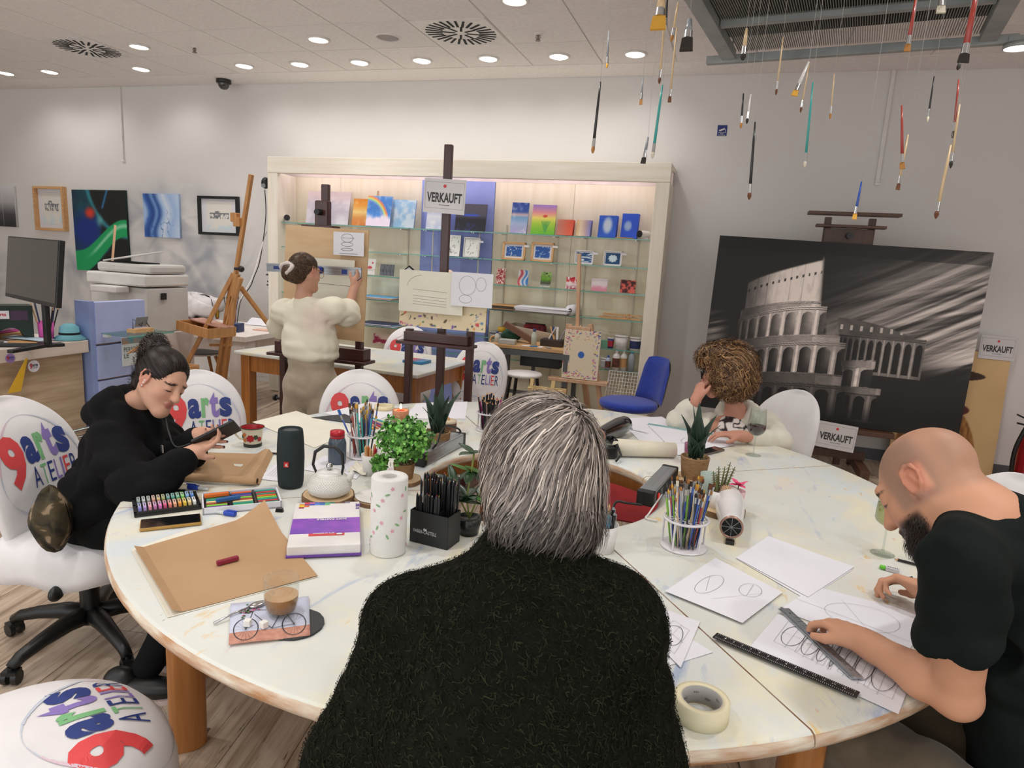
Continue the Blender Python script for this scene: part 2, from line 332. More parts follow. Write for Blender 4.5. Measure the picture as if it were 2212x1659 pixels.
b=MB();b.lathe([(.075,0),(.078,-.03),(.07,-.042),(0,-.042)],24);obj('housing',b,m_black,t);b=MB();b.lathe([(.058,-.042),(.054,-.07),(.035,-.095),(0,-.104)],24);obj('dome',b,mat('smoked_dome','#3a3c40',.08,coat=.6),t)
def conduit(a,c,lab):
 A,C=aty(*a,WALL_Y-.02),aty(*c,WALL_Y-.02);t=thing('cable_conduit',lab,'conduit',(A.x,WALL_Y-.012,C.z));b=MB();b.box((0,0,(ZC-C.z)/2),(.03,.02,ZC-C.z-.002));obj('trunking',b,m_white,t)
 b=MB();b.box((.008,0,-.01),(.045,.022,.02));obj('end_cap',b,m_white,t)
conduit((257,190),(261,345),'thin white cable conduit on the wall above the paintings');conduit((1932,148),(1905,395),'thin white cable conduit above the large dark canvas')
GO=Vector((-.21,5.12,2.99));gr=thing('ceiling_grille','hanging grey metal grille panel under the ceiling behind the brushes','grille',GO,R(-9))
m_galv=mat('galvanised','#a9adac',.45,metal=.35,c2='#8f9493',sc=5);GW,GD=1.52,2.2
b=MB();b.box((GW/2,0,0),(GW+.24,.05,.05));obj('far_beam',b,m_galv,gr,bevel=.003)
for x,nm in((.03,'side_beam'),(GW-.03,'side_beam')):
 b=MB();b.box((x,-GD/2-.03,.02),(.09,GD,.06));obj(nm,b,m_galv,gr,bevel=.003)
b=MB();b.box((GW/2,-.62,.03),(GW-.16,.05,.04));obj('cross_beam',b,m_galv,gr)
b=MB();b.box((GW/2,-1.5,.03),(GW-.16,.05,.04));obj('cross_beam',b,m_galv,gr)
b=MB()
for k in range(105):b.box((.09+k*.013,-GD/2,.045),(.0035,GD-.02,.012))
stuff(obj('grille_bars',b,mat('grille_bar','#9a9e97',.5,metal=.3),gr))
b=MB();b.box((GW/2,-GD/2,.15),(GW,GD,.02));obj('void_shade_sheet',b,mat('void_shade','#2b2e29',.9),gr)  # dark sheet stands in for the shade of the void above the mesh
for x in(.05,GW-.05):
 for y in(-.05,-GD+.1):
  b=MB();b.cyl((x,y,.05),(x,y,ZC-GO.z),.006);obj('hanger_rod',b,m_galv,gr)
b=MB();b.box((GW+.14,.0,-.005),(.14,.07,.035));obj('bracket',b,m_galv,gr)
sl=thing('spot_lamp','lit silver spot lamp on the corner of the hanging grille','lamp',gr.matrix_basis@Vector((GW+.12,-.02,-.025)))
b=MB();b.lathe([(.0,.0),(.07,-.004),(.076,-.03),(.066,-.034)],24);obj('housing',b,m_galv,sl);b=MB();b.lathe([(.066,-.032),(0,-.034)],24);obj('lens',b,m_lamp,sl)
l=bpy.data.lights.new('lamp_light','SPOT');l.energy=DOWN_W*5;l.color=(1,.95,.9);l.spot_size=R(115);l.spot_blend=.7;l.shadow_soft_size=.06;link('lamp_light',l,sl,(0,0,-.06))
p=aty(1560,282,WALL_Y-.004);t=thing('surveillance_sign','small blue camera surveillance sign on the wall','sign',p);b=MB();b.box((0,0,0),(.082,.004,.09));obj('plate',b,mat('sign_blue','#1c2f7d',.4),t)
b=MB();T=Matrix.Translation((0,-.0026,0))@STANDT;b.prism([(-.03,.002),(.018,.022),(.024,.01),(-.02,-.008)],.0006,T);b.prism([(-.032,-.02),(.03,-.02),(.03,-.016),(-.032,-.016)],.0006,T);b.prism([(.026,-.018),(.03,-.018),(.03,.012),(.026,.012)],.0006,T)
lettering(b,'Video-',.03,(0,-.031),T,.008,.01);lettering(b,'Überwachung',.06,(0,-.041),T,.008,.01);obj('print',b,m_white,t)
# ================================================================ LIT SHELF UNIT IN THE BACK WALL
FY,BY=6.2,6.52
m_frame=wood('pale_ash','#f7f0e4','#eee3d0',.5,axis=0,sc=1.6,var=.02);m_framev=wood('pale_ash_upright','#f7f0e4','#eee3d0',.5,axis=2,sc=1.6,var=.02)
TLp,TRp=aty(577,338,FY),aty(1452,351,FY);HBz=aty(1000,383,FY).z;SX0,SX1,SZ=TLp.x,TRp.x,(TLp.z+TRp.z)/2
IX0,IX1=aty(599,400,FY).x,aty(1416,400,FY).x
sh=thing('shelf_unit','wide pale wooden shelf unit with lit glass shelves on the back wall','shelf',(0,0,0))
b=MB();b.box(((SX0+SX1)/2,FY+.03,(SZ+HBz)/2),(SX1-SX0,.06,SZ-HBz));obj('header',b,m_frame,sh,bevel=.004)
b=MB();b.box(((SX0+SX1)/2,(FY+.06+WALL_Y)/2,SZ-.02),(SX1-SX0,WALL_Y-FY-.064,.04));obj('top_board',b,m_frame,sh)
b=MB();b.box(((SX0+SX1)/2,BY+.02,(SZ-.04+HBz)/2),(SX1-SX0-.02,.03,SZ-.042-HBz));obj('back_panel',b,mat('pink_white','#f6eae4',.7),sh)
for a,c in((SX0,IX0),(IX1,SX1)):
 b=MB();b.box(((a+c)/2,(FY+WALL_Y)/2,HBz/2),(c-a,WALL_Y-FY-.004,HBz-.001));obj('upright',b,m_framev,sh,bevel=.004)
m_cream=wood('cream_panel','#f3ead4','#ebdfc4',.6,axis=2,sc=1.2,var=.02,bump=.03);m_blue=mat('blue_panel','#98a5e2',.6,c2='#8f9cda')
BX0,BX1=aty(911,450,BY).x,aty(1068,450,BY).x;xs=[IX0,(IX0+BX0)/2-.2,BX0,BX1,aty(1239,450,BY).x,IX1]
for k in range(5):
 b=MB();b.box(((xs[k]+xs[k+1])/2,BY+.02+(0 if k!=2 else-.012),HBz/2),(xs[k+1]-xs[k]-.003,.03,HBz));obj('back_panel',b,m_blue if k==2 else m_cream,sh)
b=MB();b.box(((BX0+BX1)/2,BY-.05,.45),(BX1-BX0-.02,.06,.9));obj('lower_panel',b,m_blue,sh)
m_glass=glassy('shelf_glass','#f8fdfb',.05);m_gedge=mat('glass_edge','#6fb3a5',.2,c2='#5aa092',coat=.5);SHZ=[aty(1300,y,FY+.06).z for y in(513,574,631,688,752,797)]
cuts=[IX0,BX0,BX1,aty(1225,500,FY+.06).x,IX1]
for k,z in enumerate(SHZ):
 for i in range(4):
  if k>=4 and i==0 and k==5:continue
  a,c=cuts[i]+.006,cuts[i+1]-.006
  b=MB();b.box(((a+c)/2,(FY+.05+BY)/2,z-.004),(c-a,BY-FY-.07,.008));g=obj('glass_shelf',b,m_glass,sh)
  b=MB();b.box(((a+c)/2,FY+.058,z-.004),(c-a,.004,.009));obj('front_edge',b,m_gedge,g)
 for i in range(4):
  for x in(cuts[i]+.14,cuts[i+1]-.14):
   b=MB();b.box((x,(FY+.12+BY)/2,z-.013),(.012,BY-FY-.16,.008));b.cyl((x,FY+.09,z-.016),(x,FY+.09,z-.006),.01,n=8);obj('bracket',b,m_chrome,sh)
for x in[c+.14 for c in cuts[:-1]]+[c-.14 for c in cuts[1:]]:
 b=MB();b.box((x,BY-.004,1.15),(.012,.012,1.5));obj('support_rail',b,mat('rail_grey','#ddd6c4',.5),sh)
m_led=mat('led_cool','#d9f3ff',.4,em=9);m_ledw=mat('led_pink','#f3e9fb',.4,em=7)
b=MB();b.box((aty(621,430,BY-.03).x,BY-.02,2.03),(.022,.014,.5));obj('led_strip',b,m_led,sh)
b=MB();b.box(((IX0+IX1)/2,FY+.11,HBz+.06),(IX1-IX0-.1,.03,.012));obj('led_strip',b,m_ledw,sh)
b=MB();b.box(((IX0+IX1)/2,FY+.04,.035),(IX1-IX0,.02,.07));obj('plinth',b,m_frame,sh)
def shelfpos(px,tier,back=.12):z=SHZ[tier];p=aty(px,600,FY+back);p=at(px,pxy(px,z,FY+back),z);return Vector((p.x,FY+back,z))
def pxy(px,z,Y):
 lo,hi=0,1659
 for _ in range(40):
  m=(lo+hi)/2
  if aty(px,m,Y).z>z:lo=m
  else:hi=m
 return lo
# ================================================================ COVERED OFFICE CHAIRS
m_cover=mat('white_stretch_cover','#e9e6e6',.7,c2='#dcd9da',sc=5,sheen=.2,bump=.12,bs=14)
LC=[mat('print_'+n,c,.6)for n,c in(('red','#e2484b'),('navy','#24397f'),('green','#7cba80'),('violet','#8c77bd'),('bubble_blue','#c6ccd9'),('bubble_pink','#dcc2cf'),('bubble_fill','#e3e3e9'))]
BH,BW=.53,.235
def bk(x,v,back=False):
 """Backrest surface: x across, v 0..1 up -> (x, y, z); front faces -y."""
 a,t=bka(v);q=max(0,1-(x/max(a,1e-4))**2);y=.035*(x/BW)**2*-1.0+.03*math.sin(v*PI);s=t*math.sqrt(q)
 return Vector((x,-y*0+(-.02*math.cos((v-.3)*2.4))+(s if back else-s)+.12*v*v*.5-.05*(x/BW)**2,.47+v*BH))
def bka(v):
 if v>.42:k=(v-.42)/.58;a=BW*max(0,1-k**2.5)**.5
 else:k=(.42-v)/.42;a=BW-.045*k*k
 return max(a,.003),.012+.05*max(0,1-abs(2*v-.9)**2.6)**.5*(min(1,a/BW*1.2))
def chair_meshes():
 b=MB();n=24;rows=[1-(1-k/28)**1.6 for k in range(29)];V=[]
 for v in rows:
  a,_=bka(v)
  for k in range(n):
   an=2*PI*k/n;V.append(bk(a*math.cos(an),v,math.sin(an)>0))
 for i,v in enumerate(rows):
  a,t=bka(v)
  for k in range(n):
   an=2*PI*k/n;c=bk(0,v);x=a*math.cos(an);V[i*n+k]=Vector((x,c.y+t+t*math.sin(an)-.05*(x/BW)**2,c.z))
 F=[(i*n+k,i*n+(k+1)%n,(i+1)*n+(k+1)%n,(i+1)*n+k)for i in range(28)for k in range(n)]+[tuple(range(n-1,-1,-1)),tuple(range(28*n,29*n))]
 b.add(V,F,0,True);back=b.mesh('backrest_cover');back.materials.append(m_cover)
 def surf(x,z):
  v=min(.985,max(.02,(z-.47)/BH));a,t=bka(v);c=bk(0,v);q=math.sqrt(max(0.02,1-min(1,(x/a)**2)))
  return Vector((x,c.y+t-t*q-.05*(x/BW)**2,z))
 lg=MB()
 def put(V,F,ox,oz,mi,lift=.003):
  P=[]
  for x,y in V:
   p=surf(ox+x,oz+y);p.y-=lift;P.append(p)
  lg.add(P,F,mi)
 rim=[(.2*math.cos(a)*(1-.12*math.sin(a)),.735+.19*math.sin(a))for a in[2*PI*k/48 for k in range(48)]]
 for k in range(48):
  (x0,z0),(x1,z1)=rim[k],rim[(k+1)%48];s=1-.055*(.55+.45*math.sin(k*.4));Q=[(x0,z0),(x1,z1),(x1*s,.735+(z1-.735)*s),(x0*s,.735+(z0-.735)*s)]
  P=[surf(x,z)-Vector((0,.002,0))for x,z in Q];lg.add(P,[(0,1,2,3)],4 if k%24<15 else 5)
 for ch,x,w,h,dz,mi in(('9',-.168,.105,.2,-.075,0),('a',-.058,.062,.105,.0,1),('r',.008,.04,.105,.002,2),('t',.05,.045,.135,.0,3),('s',.098,.062,.105,.0,1)):
  V,F=text2d(ch,1,.045);V=V-V.min(0);V=V/V.max(0)*np.array([w,h]);put(V,F,x,.745+dz,mi)
 x=-.055
 for ch,w,mi in(('A',.038,1),('T',.028,2),('E',.026,1),('L',.024,3),('I',.008,3),('E',.026,0),('R',.03,1)):
  V,F=text2d(ch,1,0 if ch!='I' else.0);V=V-V.min(0);V=V/V.max(0)*np.array([w,.078]);put(V,F,x,.655,mi);x+=w+.007
 lo=lg.mesh('logo_print');[lo.materials.append(m)for m in LC[:6]]
 b=MB()
 def seat(u,v):return(0,0,0)
 prof=[(0,.07),(.19,.07),(.225,.062),(.243,.04),(.25,.0),(.252,-.05),(.243,-.09),(.235,-.092),(.2,-.06),(0,-.06)]
 V=[];n=36
 for r,z in prof:
  for k in range(n):
   a=2*PI*k/n;c,s=math.cos(a),math.sin(a);q=(abs(c)**4+abs(s)**4)**-.25;V.append((r*c*q*1.0,r*s*q*.96,.43+z-(.012*math.sin(a*6)if z<-.04 else 0)-(.02*max(0,-s)if z>0 else 0)))
 b.add(V,[(i*n+k,(i+1)*n+k,(i+1)*n+(k+1)%n,i*n+(k+1)%n)for i in range(len(prof)-1)for k in range(n)],0,True);se=b.mesh('seat_cover');se.materials.append(m_cover)
 b=MB();b.box((0,.2,.44),(.1,.12,.03));b.tube([(0,.2,.42),(0,.27,.44),(0,.285,.6)],.022);sp=b.mesh('back_support');sp.materials.append(m_black)
 b=MB();b.cyl((0,0,.34),(0,0,.43),.014);b.cyl((0,0,.24),(0,0,.34),.028,n=16);b.cyl((0,0,.08),(0,0,.25),.036,n=16);co=b.mesh('column');co.materials.append(m_black)
 b=MB()
 for k in range(5):
  a=2*PI*k/5;d=Vector((math.cos(a),math.sin(a),0));pts=[d*r+Vector((0,0,z))for r,z in((.0,.115),(.1,.12),(.2,.105),(.28,.085),(.315,.062))];b.tube(pts,[.038,.034,.027,.023,.02],8)
 ba=b.mesh('star_base');ba.materials.append(m_black)
 b=MB()
 for s in(-.017,.017):b.cyl((s-.009,0,.026),(s+.009,0,.026),.026,n=14)
 b.cyl((0,0,.03),(0,0,.065),.01);b.box((0,0,.046),(.05,.04,.016));ca=b.mesh('caster');ca.materials.append(m_black)
 b=MB();b.tube([(-.12,-.02,.36),(-.22,-.05,.34)],.008);b.ball((-.25,-.06,.335),(.035,.02,.028));le=b.mesh('height_lever');le.materials.append(m_black)
 return back,lo,se,sp,co,ba,ca,le
CH=chair_meshes()
def covered_chair(pos,face,label,logo=True,spin=0,z=0,recl=6,group='office chairs under white covers'):
 """face: heading in degrees of the seat front (0 = +x)."""
 t=thing('office_chair',label,'chair',(pos[0],pos[1],0),R(face+90),group);back,lo,se,sp,co,ba,ca,le=CH
 pv=Vector((0,.2,.45+z))-rotm(R(-recl)).to_3x3()@Vector((0,0,.47));o=link('backrest_cover',back,t,pv,(R(-recl),0,0))
 if logo:link('logo_print',lo,o)
 link('seat_cover',se,t,(0,0,z));link('back_support',sp,t,(0,0,z));link('column',co,t,None,None);bs_=link('star_base',ba,t,rot=(0,0,R(spin)))
 for k in range(5):
  a=2*PI*k/5+R(spin);link('caster',ca,t,(.315*math.cos(a),.315*math.sin(a),0),(0,0,a*1.7))
 link('height_lever',le,t);return t
covered_chair((-2.27,1.88),14,'white covered logo chair the woman in the black hoodie sits on',spin=20)
covered_chair((-2.5,2.78),-40,'white covered logo chair behind the woman in the black hoodie',z=-.08)
covered_chair((-1.87,3.26),-58,'white covered logo chair at the far side of the round table',z=-.08)
covered_chair((-2.78,5.56),-78,'white covered logo chair behind the wooden table',z=-.08)
covered_chair((-1.86,4.98),-85,'white covered logo chair partly behind the tall mahogany easel',z=-.08)
covered_chair((.25,4.08),226,'white covered chair behind the woman with brown hair',False,z=-.05)
covered_chair((.84,2.86),197,'white covered chair half hidden behind the bald man',z=-.07)
covered_chair((.93,1.27),140,'white covered chair the bald man sits on',z=-.06)
t=thing('covered_stool','low white covered stool with the colourful logo in the bottom corner','stool',(-1.33,.93,0),R(157));pr=[(0,.56),(.1,.555),(.18,.538),(.24,.505),(.275,.46),(.29,.40),(.293,.34),(.28,.335)];b=MB();b.lathe(pr[::-1],40);o=obj('stool_cover',b,m_cover,t)
ac=np.concatenate([[0],np.cumsum([math.dist(pr[i],pr[i+1])for i in range(6)])]);me=CH[1].copy();bm=bmesh.new();bm.from_mesh(me);bmesh.ops.subdivide_edges(bm,edges=bm.edges[:],cuts=3,use_grid_fill=True);bm.to_mesh(me);bm.free()
for v in me.vertices:
 x,y=v.co.x*.88-.06,(v.co.z-.735)*.88-.15;q=math.hypot(x,y);v.co=(x/q*(np.interp(q,ac,[p[0]for p in pr[:7]])+.002),y/q*(np.interp(q,ac,[p[0]for p in pr[:7]])+.002),np.interp(q,ac,[p[1]for p in pr[:7]])+.002)
link('logo_print',me,o);link('column',CH[4],t);link('star_base',CH[5],t)
for k in range(5):a=2*PI*k/5;link('caster',CH[6],t,(.315*math.cos(a),.315*math.sin(a),0))
p=at(1362,900,.0);t=thing('task_chair','bright blue fabric task chair in front of the shelf unit','chair',(-.68,5.52,0),R(-52))
m_bluef=mat('blue_fabric','#1c3fae',.85,c2='#15318f',sc=40,bump=.3,bs=400,sheen=.3)
b=MB();pr=[(0,.06),(.2,.058),(.235,.045),(.24,.02),(.225,-.005),(0,-.008)];b.lathe(pr,32,(0,-.02,.44),sx=1.02,sy=1.0);obj('seat',b,m_bluef,t)
b=MB()
for sgn,mi in((-1,0),(1,1)):
 b.grid(lambda u,v,s=sgn:((u-.5)*2*(.205-.02*v-.03*max(0,v-.8)*5*abs(u-.5)*2),.21+.07*v-.05*((u-.5)*2)**2+s*.024*(1-abs(2*u-1)**8)*(1-abs(2*v-1)**8),.48+.37*v*(1-.05*((u-.5)*2)**4)),12,12,mi,True,sgn>0)
obj('backrest',b,[m_bluef,m_black],t)
b=MB();b.cyl((0,0,.08),(0,0,.43),.03);b.tube([(0,.12,.42),(0,.26,.44),(0,.245,.58)],.018);obj('column',b,m_black,t)
b=MB()
for k in range(5):a=2*PI*k/5;b.tube([(0,0,.1),(.3*math.cos(a),.3*math.sin(a),.06)],[.03,.018]);b.ball((.3*math.cos(a),.3*math.sin(a),.028),.028)
obj('star_base',b,m_black,t)
# ================================================================ THE ROUND WORK TABLE (four curved desks pushed together)
TC=Vector((-.62,2.46,0));TR,TRI=1.46,.46
def tablemat():
 m,nt,b=newmat('painted_tabletop');v=coords(nt,1)
 c=ramp(nt,noise(nt,v,2.2,5),[(.3,'#d3d4cc'),(.7,'#dfe0d9')])
 def smear(c,col,sc,lo,hi,amt,st,seed,rot=0):
  t=N(nt,'ShaderNodeTexCoord');m_=N(nt,'ShaderNodeMapping');m_.inputs['Scale'].default_value=[sc*a for a in st];m_.inputs['Location'].default_value=(seed,seed*.7,0);m_.inputs['Rotation'].default_value=(0,0,rot);nt.links.new(t.outputs['Object'],m_.inputs[0])
  f=ramp(nt,noise(nt,m_.outputs[0],1,6,.68,.5),[(lo,0.0),(hi,amt)]);return mixc(nt,f,c,col)
 c=smear(c,'#efe2b4',3.2,.5,.68,.6,(1,.6,1),3.1,.4)
 c=smear(c,'#cdd8e0',3.4,.53,.67,.65,(1,.5,1),9.7,2.0)
 c=smear(c,'#e6d3c2',4.0,.58,.68,.5,(1,.5,1),5.5,1.0)
 c=smear(c,'#6f8fc9',7,.585,.68,.5,(1,.32,1),21.3,.7)
 c=smear(c,'#e0b13e',9,.63,.70,.7,(1,.5,1),31.7,.2)
 c=smear(c,'#d9743a',16,.68,.72,.75,(1,.4,1),41.1,1.4)
 c=smear(c,'#c98ab0',14,.68,.74,.55,(1,.4,1),55.2,2.4)
 c=smear(c,'#4a4f55',30,.70,.73,.85,(1,.3,1),61.9,1.1)
 nt.links.new(c,b.inputs['Base Color']);b.inputs['Roughness'].default_value=.38;bumpn(nt,b,v,30,.08,.001);MATS['painted_tabletop']=m;return m
m_top=tablemat();m_worn=mat('worn_edge','#e2dac9',.45,c2='#b58358',sc=9,st=(1,1,6));m_oak=wood('honey_oak','#b87a3f','#9a5f2c',.4,axis=2,sc=2.5,coat=.2)
seams=[-53.5,37,127,217];TH=.04
for k in range(4):
 a0,a1=R(seams[k]),R(seams[(k+1)%4]+(360 if k==3 else 0));g=.0022
 lab=['curved painted desk segment with the white wine glass, nearest the bald man','curved painted desk segment in front of the woman with brown hair','curved painted desk segment with the floral mug and the candle','curved painted desk segment with the brown paper and the coffee'][k]
 t=thing('curved_desk',lab,'desk',TC,0,'curved desks forming the round table');b=MB();n=40;V=[]
 prof=[(TRI,-TH),(TRI-.006,-TH*.75),(TRI-.008,-TH*.5),(TRI-.004,-TH*.18),(TRI+.008,0)]+[(TRI+.008+(TR-TRI-.022)*q,0)for q in(.2,.4,.6,.8)]+[(TR-.014,0),(TR-.005,-.004),(TR,-.013),(TR+.001,-TH*.6),(TR-.006,-TH*.92),(TR-.02,-TH)]
 m=len(prof)
 for i in range(n+1):
  a=a0+(a1-a0)*i/n
  for r,z in prof:
   da=g/r*(1 if i==0 else-1 if i==n else 0);V.append((r*math.cos(a+da),r*math.sin(a+da),TZ+z))
 F=[];mi=[]
 for i in range(n):
  for j in range(m):
   q=(j+1)%m;F.append((i*m+j,(i+1)*m+j,(i+1)*m+q,i*m+q));mi.append(0 if 3<=j<=9 else 1)
 b.add(V,F,0,True);b.mi=mi;b.add(V,[tuple(range(m)),tuple(n*m+j for j in range(m-1,-1,-1))],1);obj('tabletop',b,[m_top,m_worn],t)
 b=MB();b.grid(lambda u,v,a0=a0,a1=a1:((TRI+.1)*math.cos(a0+.12+(a1-a0-.24)*u),(TRI+.1)*math.sin(a0+.12+(a1-a0-.24)*u),TZ-TH-.09*v),16,1);o=obj('inner_apron',b,m_oak,t);so=o.modifiers.new('thickness','SOLIDIFY');so.thickness=.018
 for a,r in((a0+R(9),TR-.2),(a1-R(9),TR-.2),((a0+a1)/2,TRI+.1)):
  b=MB();T=Matrix.Translation((r*math.cos(a),r*math.sin(a),0))@Matrix.Rotation(a,4,'Z');pts=[(.055*math.cos(w)*(1 if abs(math.cos(w))<.6 else 1),.042*math.sin(w))for w in[2*PI*i/20 for i in range(20)]]
  b.prism(pts,TZ-TH-.001,T,0,True,.001);obj('leg',b,m_oak,t)
FL,FR=at(516,757),at(899,808);d=(FR-FL);L=d.length;ang=math.atan2(d.y,d.x);D=.86
wt=thing('wooden_table','wooden table with paint-stained white top beside the standing woman','table',(FL.x,FL.y,0),ang)
b=MB();b.box((L/2,D/2,TZ-.014),(L+.06,D+.06,.028));obj('tabletop',b,m_top,wt,bevel=.008)
b=MB();b.box((L/2,.04,TZ-.095),(L-.1,.024,.13));b.box((L/2,D-.04,TZ-.095),(L-.1,.024,.13));b.box((.04,D/2,TZ-.095),(.024,D-.1,.13));b.box((L-.04,D/2,TZ-.095),(.024,D-.1,.13));obj('apron',b,m_oak,wt)
for x in(.05,L-.05):
 for y in(.05,D-.05):b=MB();b.box((x,y,(TZ-.03)/2),(.085,.085,TZ-.03));obj('leg',b,m_oak,wt,bevel=.006)
p=at(890,789);o=canvas('painting',.17,.15,.02,10,8,lambda u,v:lerp(lerp('#b84a58','#3f8fc4',ss(.2,.9,u)),'#c9804f',ss(.6,.9,fbm(u,v,4,8))),side='#3f8fc4');o.location=(p.x-.03,p.y+.06,TZ+.012);o.rotation_euler=(R(-90),0,R(-5));tag(o,'small red and blue canvas lying on the wooden table','painting')
m_wd=wood('white_grain','#e9e0da','#ddd2cb',.5,axis=2,sc=2)
A=at(527,726,.75);wdk=thing('white_desk','white wood-grain desk with thick legs behind the light easel','desk',(A.x,A.y,0),R(4))
b=MB();b.box((-.7,.45,.725),(1.5,1.0,.05));obj('desktop',b,m_wd,wdk,bevel=.004)
b=MB();b.box((-.7,.1,.64),(1.3,.03,.12));b.box((-.06,.5,.64),(.03,.8,.12));obj('apron',b,m_wd,wdk)
for x in(-.06,-1.34):
 for y in(.06,.84):b=MB();b.box((x,y,.35),(.16,.16,.7));obj('leg',b,m_wd,wdk,bevel=.004)
CX=-3.96;m_ctop=wood('counter_top','#e5d9cf','#d8cabf',.45,axis=1,sc=1.5);m_cfr=wood('counter_front','#c9b296','#ad9477',.5,axis=1,sc=2.2,bump=.15)
ct=thing('counter','long pale wooden counter with stickers and a steel foot rail','counter',(CX,3.38,0))
b=MB();b.box((-.42,-1.35,.86),(.84,2.7,.08));obj('worktop',b,m_ctop,ct,bevel=.004)
b=MB();b.box((-.44,-1.35,.41),(.78,2.68,.82));obj('front_panel',b,m_cfr,ct)
for z in(.30,.345,.255):
 b=MB();b.cyl((.10,-2.65,z),(.10,-.02,z),.014);obj('foot_rail',b,m_chrome,ct)
for y in(-2.3,-1.2,-.4):b=MB();b.tube([(-.05,y,.36),(.05,y,.36),(.10,y,.345)],.012);b.cyl((-.05,y,.36),(-.045,y,.36),.03);obj('rail_bracket',b,m_chrome,ct)
def sticker(px,r,dark,lab):
 p=atx(*px,CX+.002);t=thing('sticker',lab,'sticker',p);T=Matrix(((0,0,1,0),(1,0,0,0),(0,1,0,0),(0,0,0,1)))
 b=MB();b.prism([(r*math.cos(2*PI*k/28),r*math.sin(2*PI*k/28))for k in range(28)],.001,T);obj('disc',b,mat('sticker_violet','#9d7fbd',.5)if dark else mat('sticker_pale','#d9d6df',.5),t)
 b=MB();T2=Matrix.Translation((.0012,0,0))@T
 lettering(b,'9',r*.45,(-r*.5,-r*.35),T2,r*.9,.04,0);lettering(b,'arts',r*.95,(r*.22,-r*.0),T2,r*.4,.03,1);lettering(b,'ATELIER',r*.95,(r*.22,-r*.36),T2,r*.22,.0,1);obj('print',b,[mat('print_darkred','#b8243a',.5),LC[1]if dark else mat('print_ink','#33323c',.5)],t)
sticker((22,774),.028,True,'round violet logo sticker on the counter lip');sticker((73,791),.036,False,'round pale logo sticker on the counter front')
b=MB();b.prism([(.0,.0),(.08,0),(.135,.19),(.125,.195)],.002,Matrix.Translation(atx(16,850,CX+.001))@Matrix(((0,0,1,0),(1,0,0,0),(0,1,0,0),(0,0,0,1))));tag(obj('yellow_stripe',b,mat('yellow_vinyl','#e2b230',.5)),'slanted yellow vinyl stripe stuck on the counter front','sticker')
# ================================================================ EASELS, BOARDS AND SIGNS
m_mahog=wood('mahogany','#4a2420','#371916',.35,axis=2,sc=3,coat=.3);m_mahogx=wood('mahogany_across','#4a2420','#371916',.35,axis=0,sc=3,coat=.3)
m_beech=wood('beech','#c8935a','#b37c45',.45,axis=2,sc=3);m_pine=wood('pale_pine','#dcb795','#cda37f',.5,axis=2,sc=3)
m_paper=mat('white_paper','#e6e5ea',.8,c2='#dfdee4',sc=3);m_cream_p=mat('cream_paper','#e6e2d3',.8,c2='#dfdac9');m_ink=mat('pencil_line','#55535a',.8);m_knob=m_black
def pbar(b,p0,p1,Y,w,h,dy=0):b.bar(aty(*p0,Y)+Vector((0,dy,0)),aty(*p1,Y)+Vector((0,dy,0)),w,h)
def mahogany_easel(Y,mast,legs,tray,clamp,lab,foot=True):
 t=thing('studio_easel',lab,'easel',(0,0,0));top,base=aty(*mast,Y),None
 x=aty(mast[0],tray[1],Y).x;xm=top.x
 b=MB();b.box((xm,Y+.06,(top.z+.1)/2),(.055,.035,top.z-.1));obj('mast',b,m_mahog,t,bevel=.006)
 for lx in legs:
  X=aty(lx,tray[1],Y).x;z=aty(lx,tray[1],Y).z;b=MB();b.box((X,Y,(z+.02)/2+.01),(.045,.045,z-.02));obj('leg',b,m_mahog,t,bevel=.004)
  b=MB();b.cyl((X-.06,Y-.01,.5),(X-.02,Y-.01,.5),.012);b.cyl((X-.075,Y-.01,.5),(X-.06,Y-.01,.5),.022);obj('knob',b,m_black,t)
  b=MB();b.box((X,Y+.1,.03),(.05,.6,.045));obj('foot',b,m_mahog,t,bevel=.004)
 a,c=aty(tray[0],tray[1],Y),aty(tray[2],tray[3],Y);zc,zb=aty(tray[0],tray[1],Y).z,aty(tray[0],tray[3],Y).z;xa,xc=a.x,aty(tray[2],tray[1],Y).x
 b=MB();b.box(((xa+xc)/2,Y-.02,(zc+zb)/2),(xc-xa,.1,abs(zc-zb)));obj('tray',b,m_mahogx,t,bevel=.004);b=MB();b.box(((xa+xc)/2,Y-.04,zb-.01),(xc-xa+.06,.16,.02));obj('tray_lip',b,m_mahogx,t,bevel=.003)
 b=MB();b.box(((xa+xc)/2,Y+.03,.2),(xc-xa,.04,.07));obj('stretcher',b,m_mahogx,t,bevel=.004)
 if clamp:
  cz=aty(*clamp,Y).z;b=MB();b.box((xm,Y+.03,cz+.09),(.1,.06,.18));obj('clamp',b,m_mahog,t,bevel=.012);b=MB();b.box((xm,Y+.0,cz),(.24,.1,.03));obj('clamp_bar',b,m_mahogx,t,bevel=.004);b=MB();b.cyl((xm,Y+.0,cz+.1),(xm,Y-.05,cz+.1),.02);obj('knob',b,m_black,t)
 return t,xm
E1Y,E2Y=4.08,4.12
e1,_=mahogany_easel(E1Y,(693,396),(613,777),(606,734,797,757),(699,492),'dark mahogany easel the standing woman works at')
e2,_=mahogany_easel(E2Y,(962,309),(885,1017),(882,713,1019,732),None,'tall dark mahogany easel holding a sketch pad and a sold sign')
def board(name,px,Y,th,m,lab,cat='board',lean=R(4),loc=None):
 (x0,y0,x1,y1)=px;c=aty((x0+x1)/2,y1,Y);w=aty(x1,y0,Y).x-aty(x0,y0,Y).x;h=aty((x0+x1)/2,y0,Y).z-c.z
 b=MB();b.box((0,0,h/2),(w,th,h));o=obj(name,b,m,None,(c.x,Y,c.z),(-lean*1,0,0),bevel=.001);tag(o,lab,cat);return o,w,h
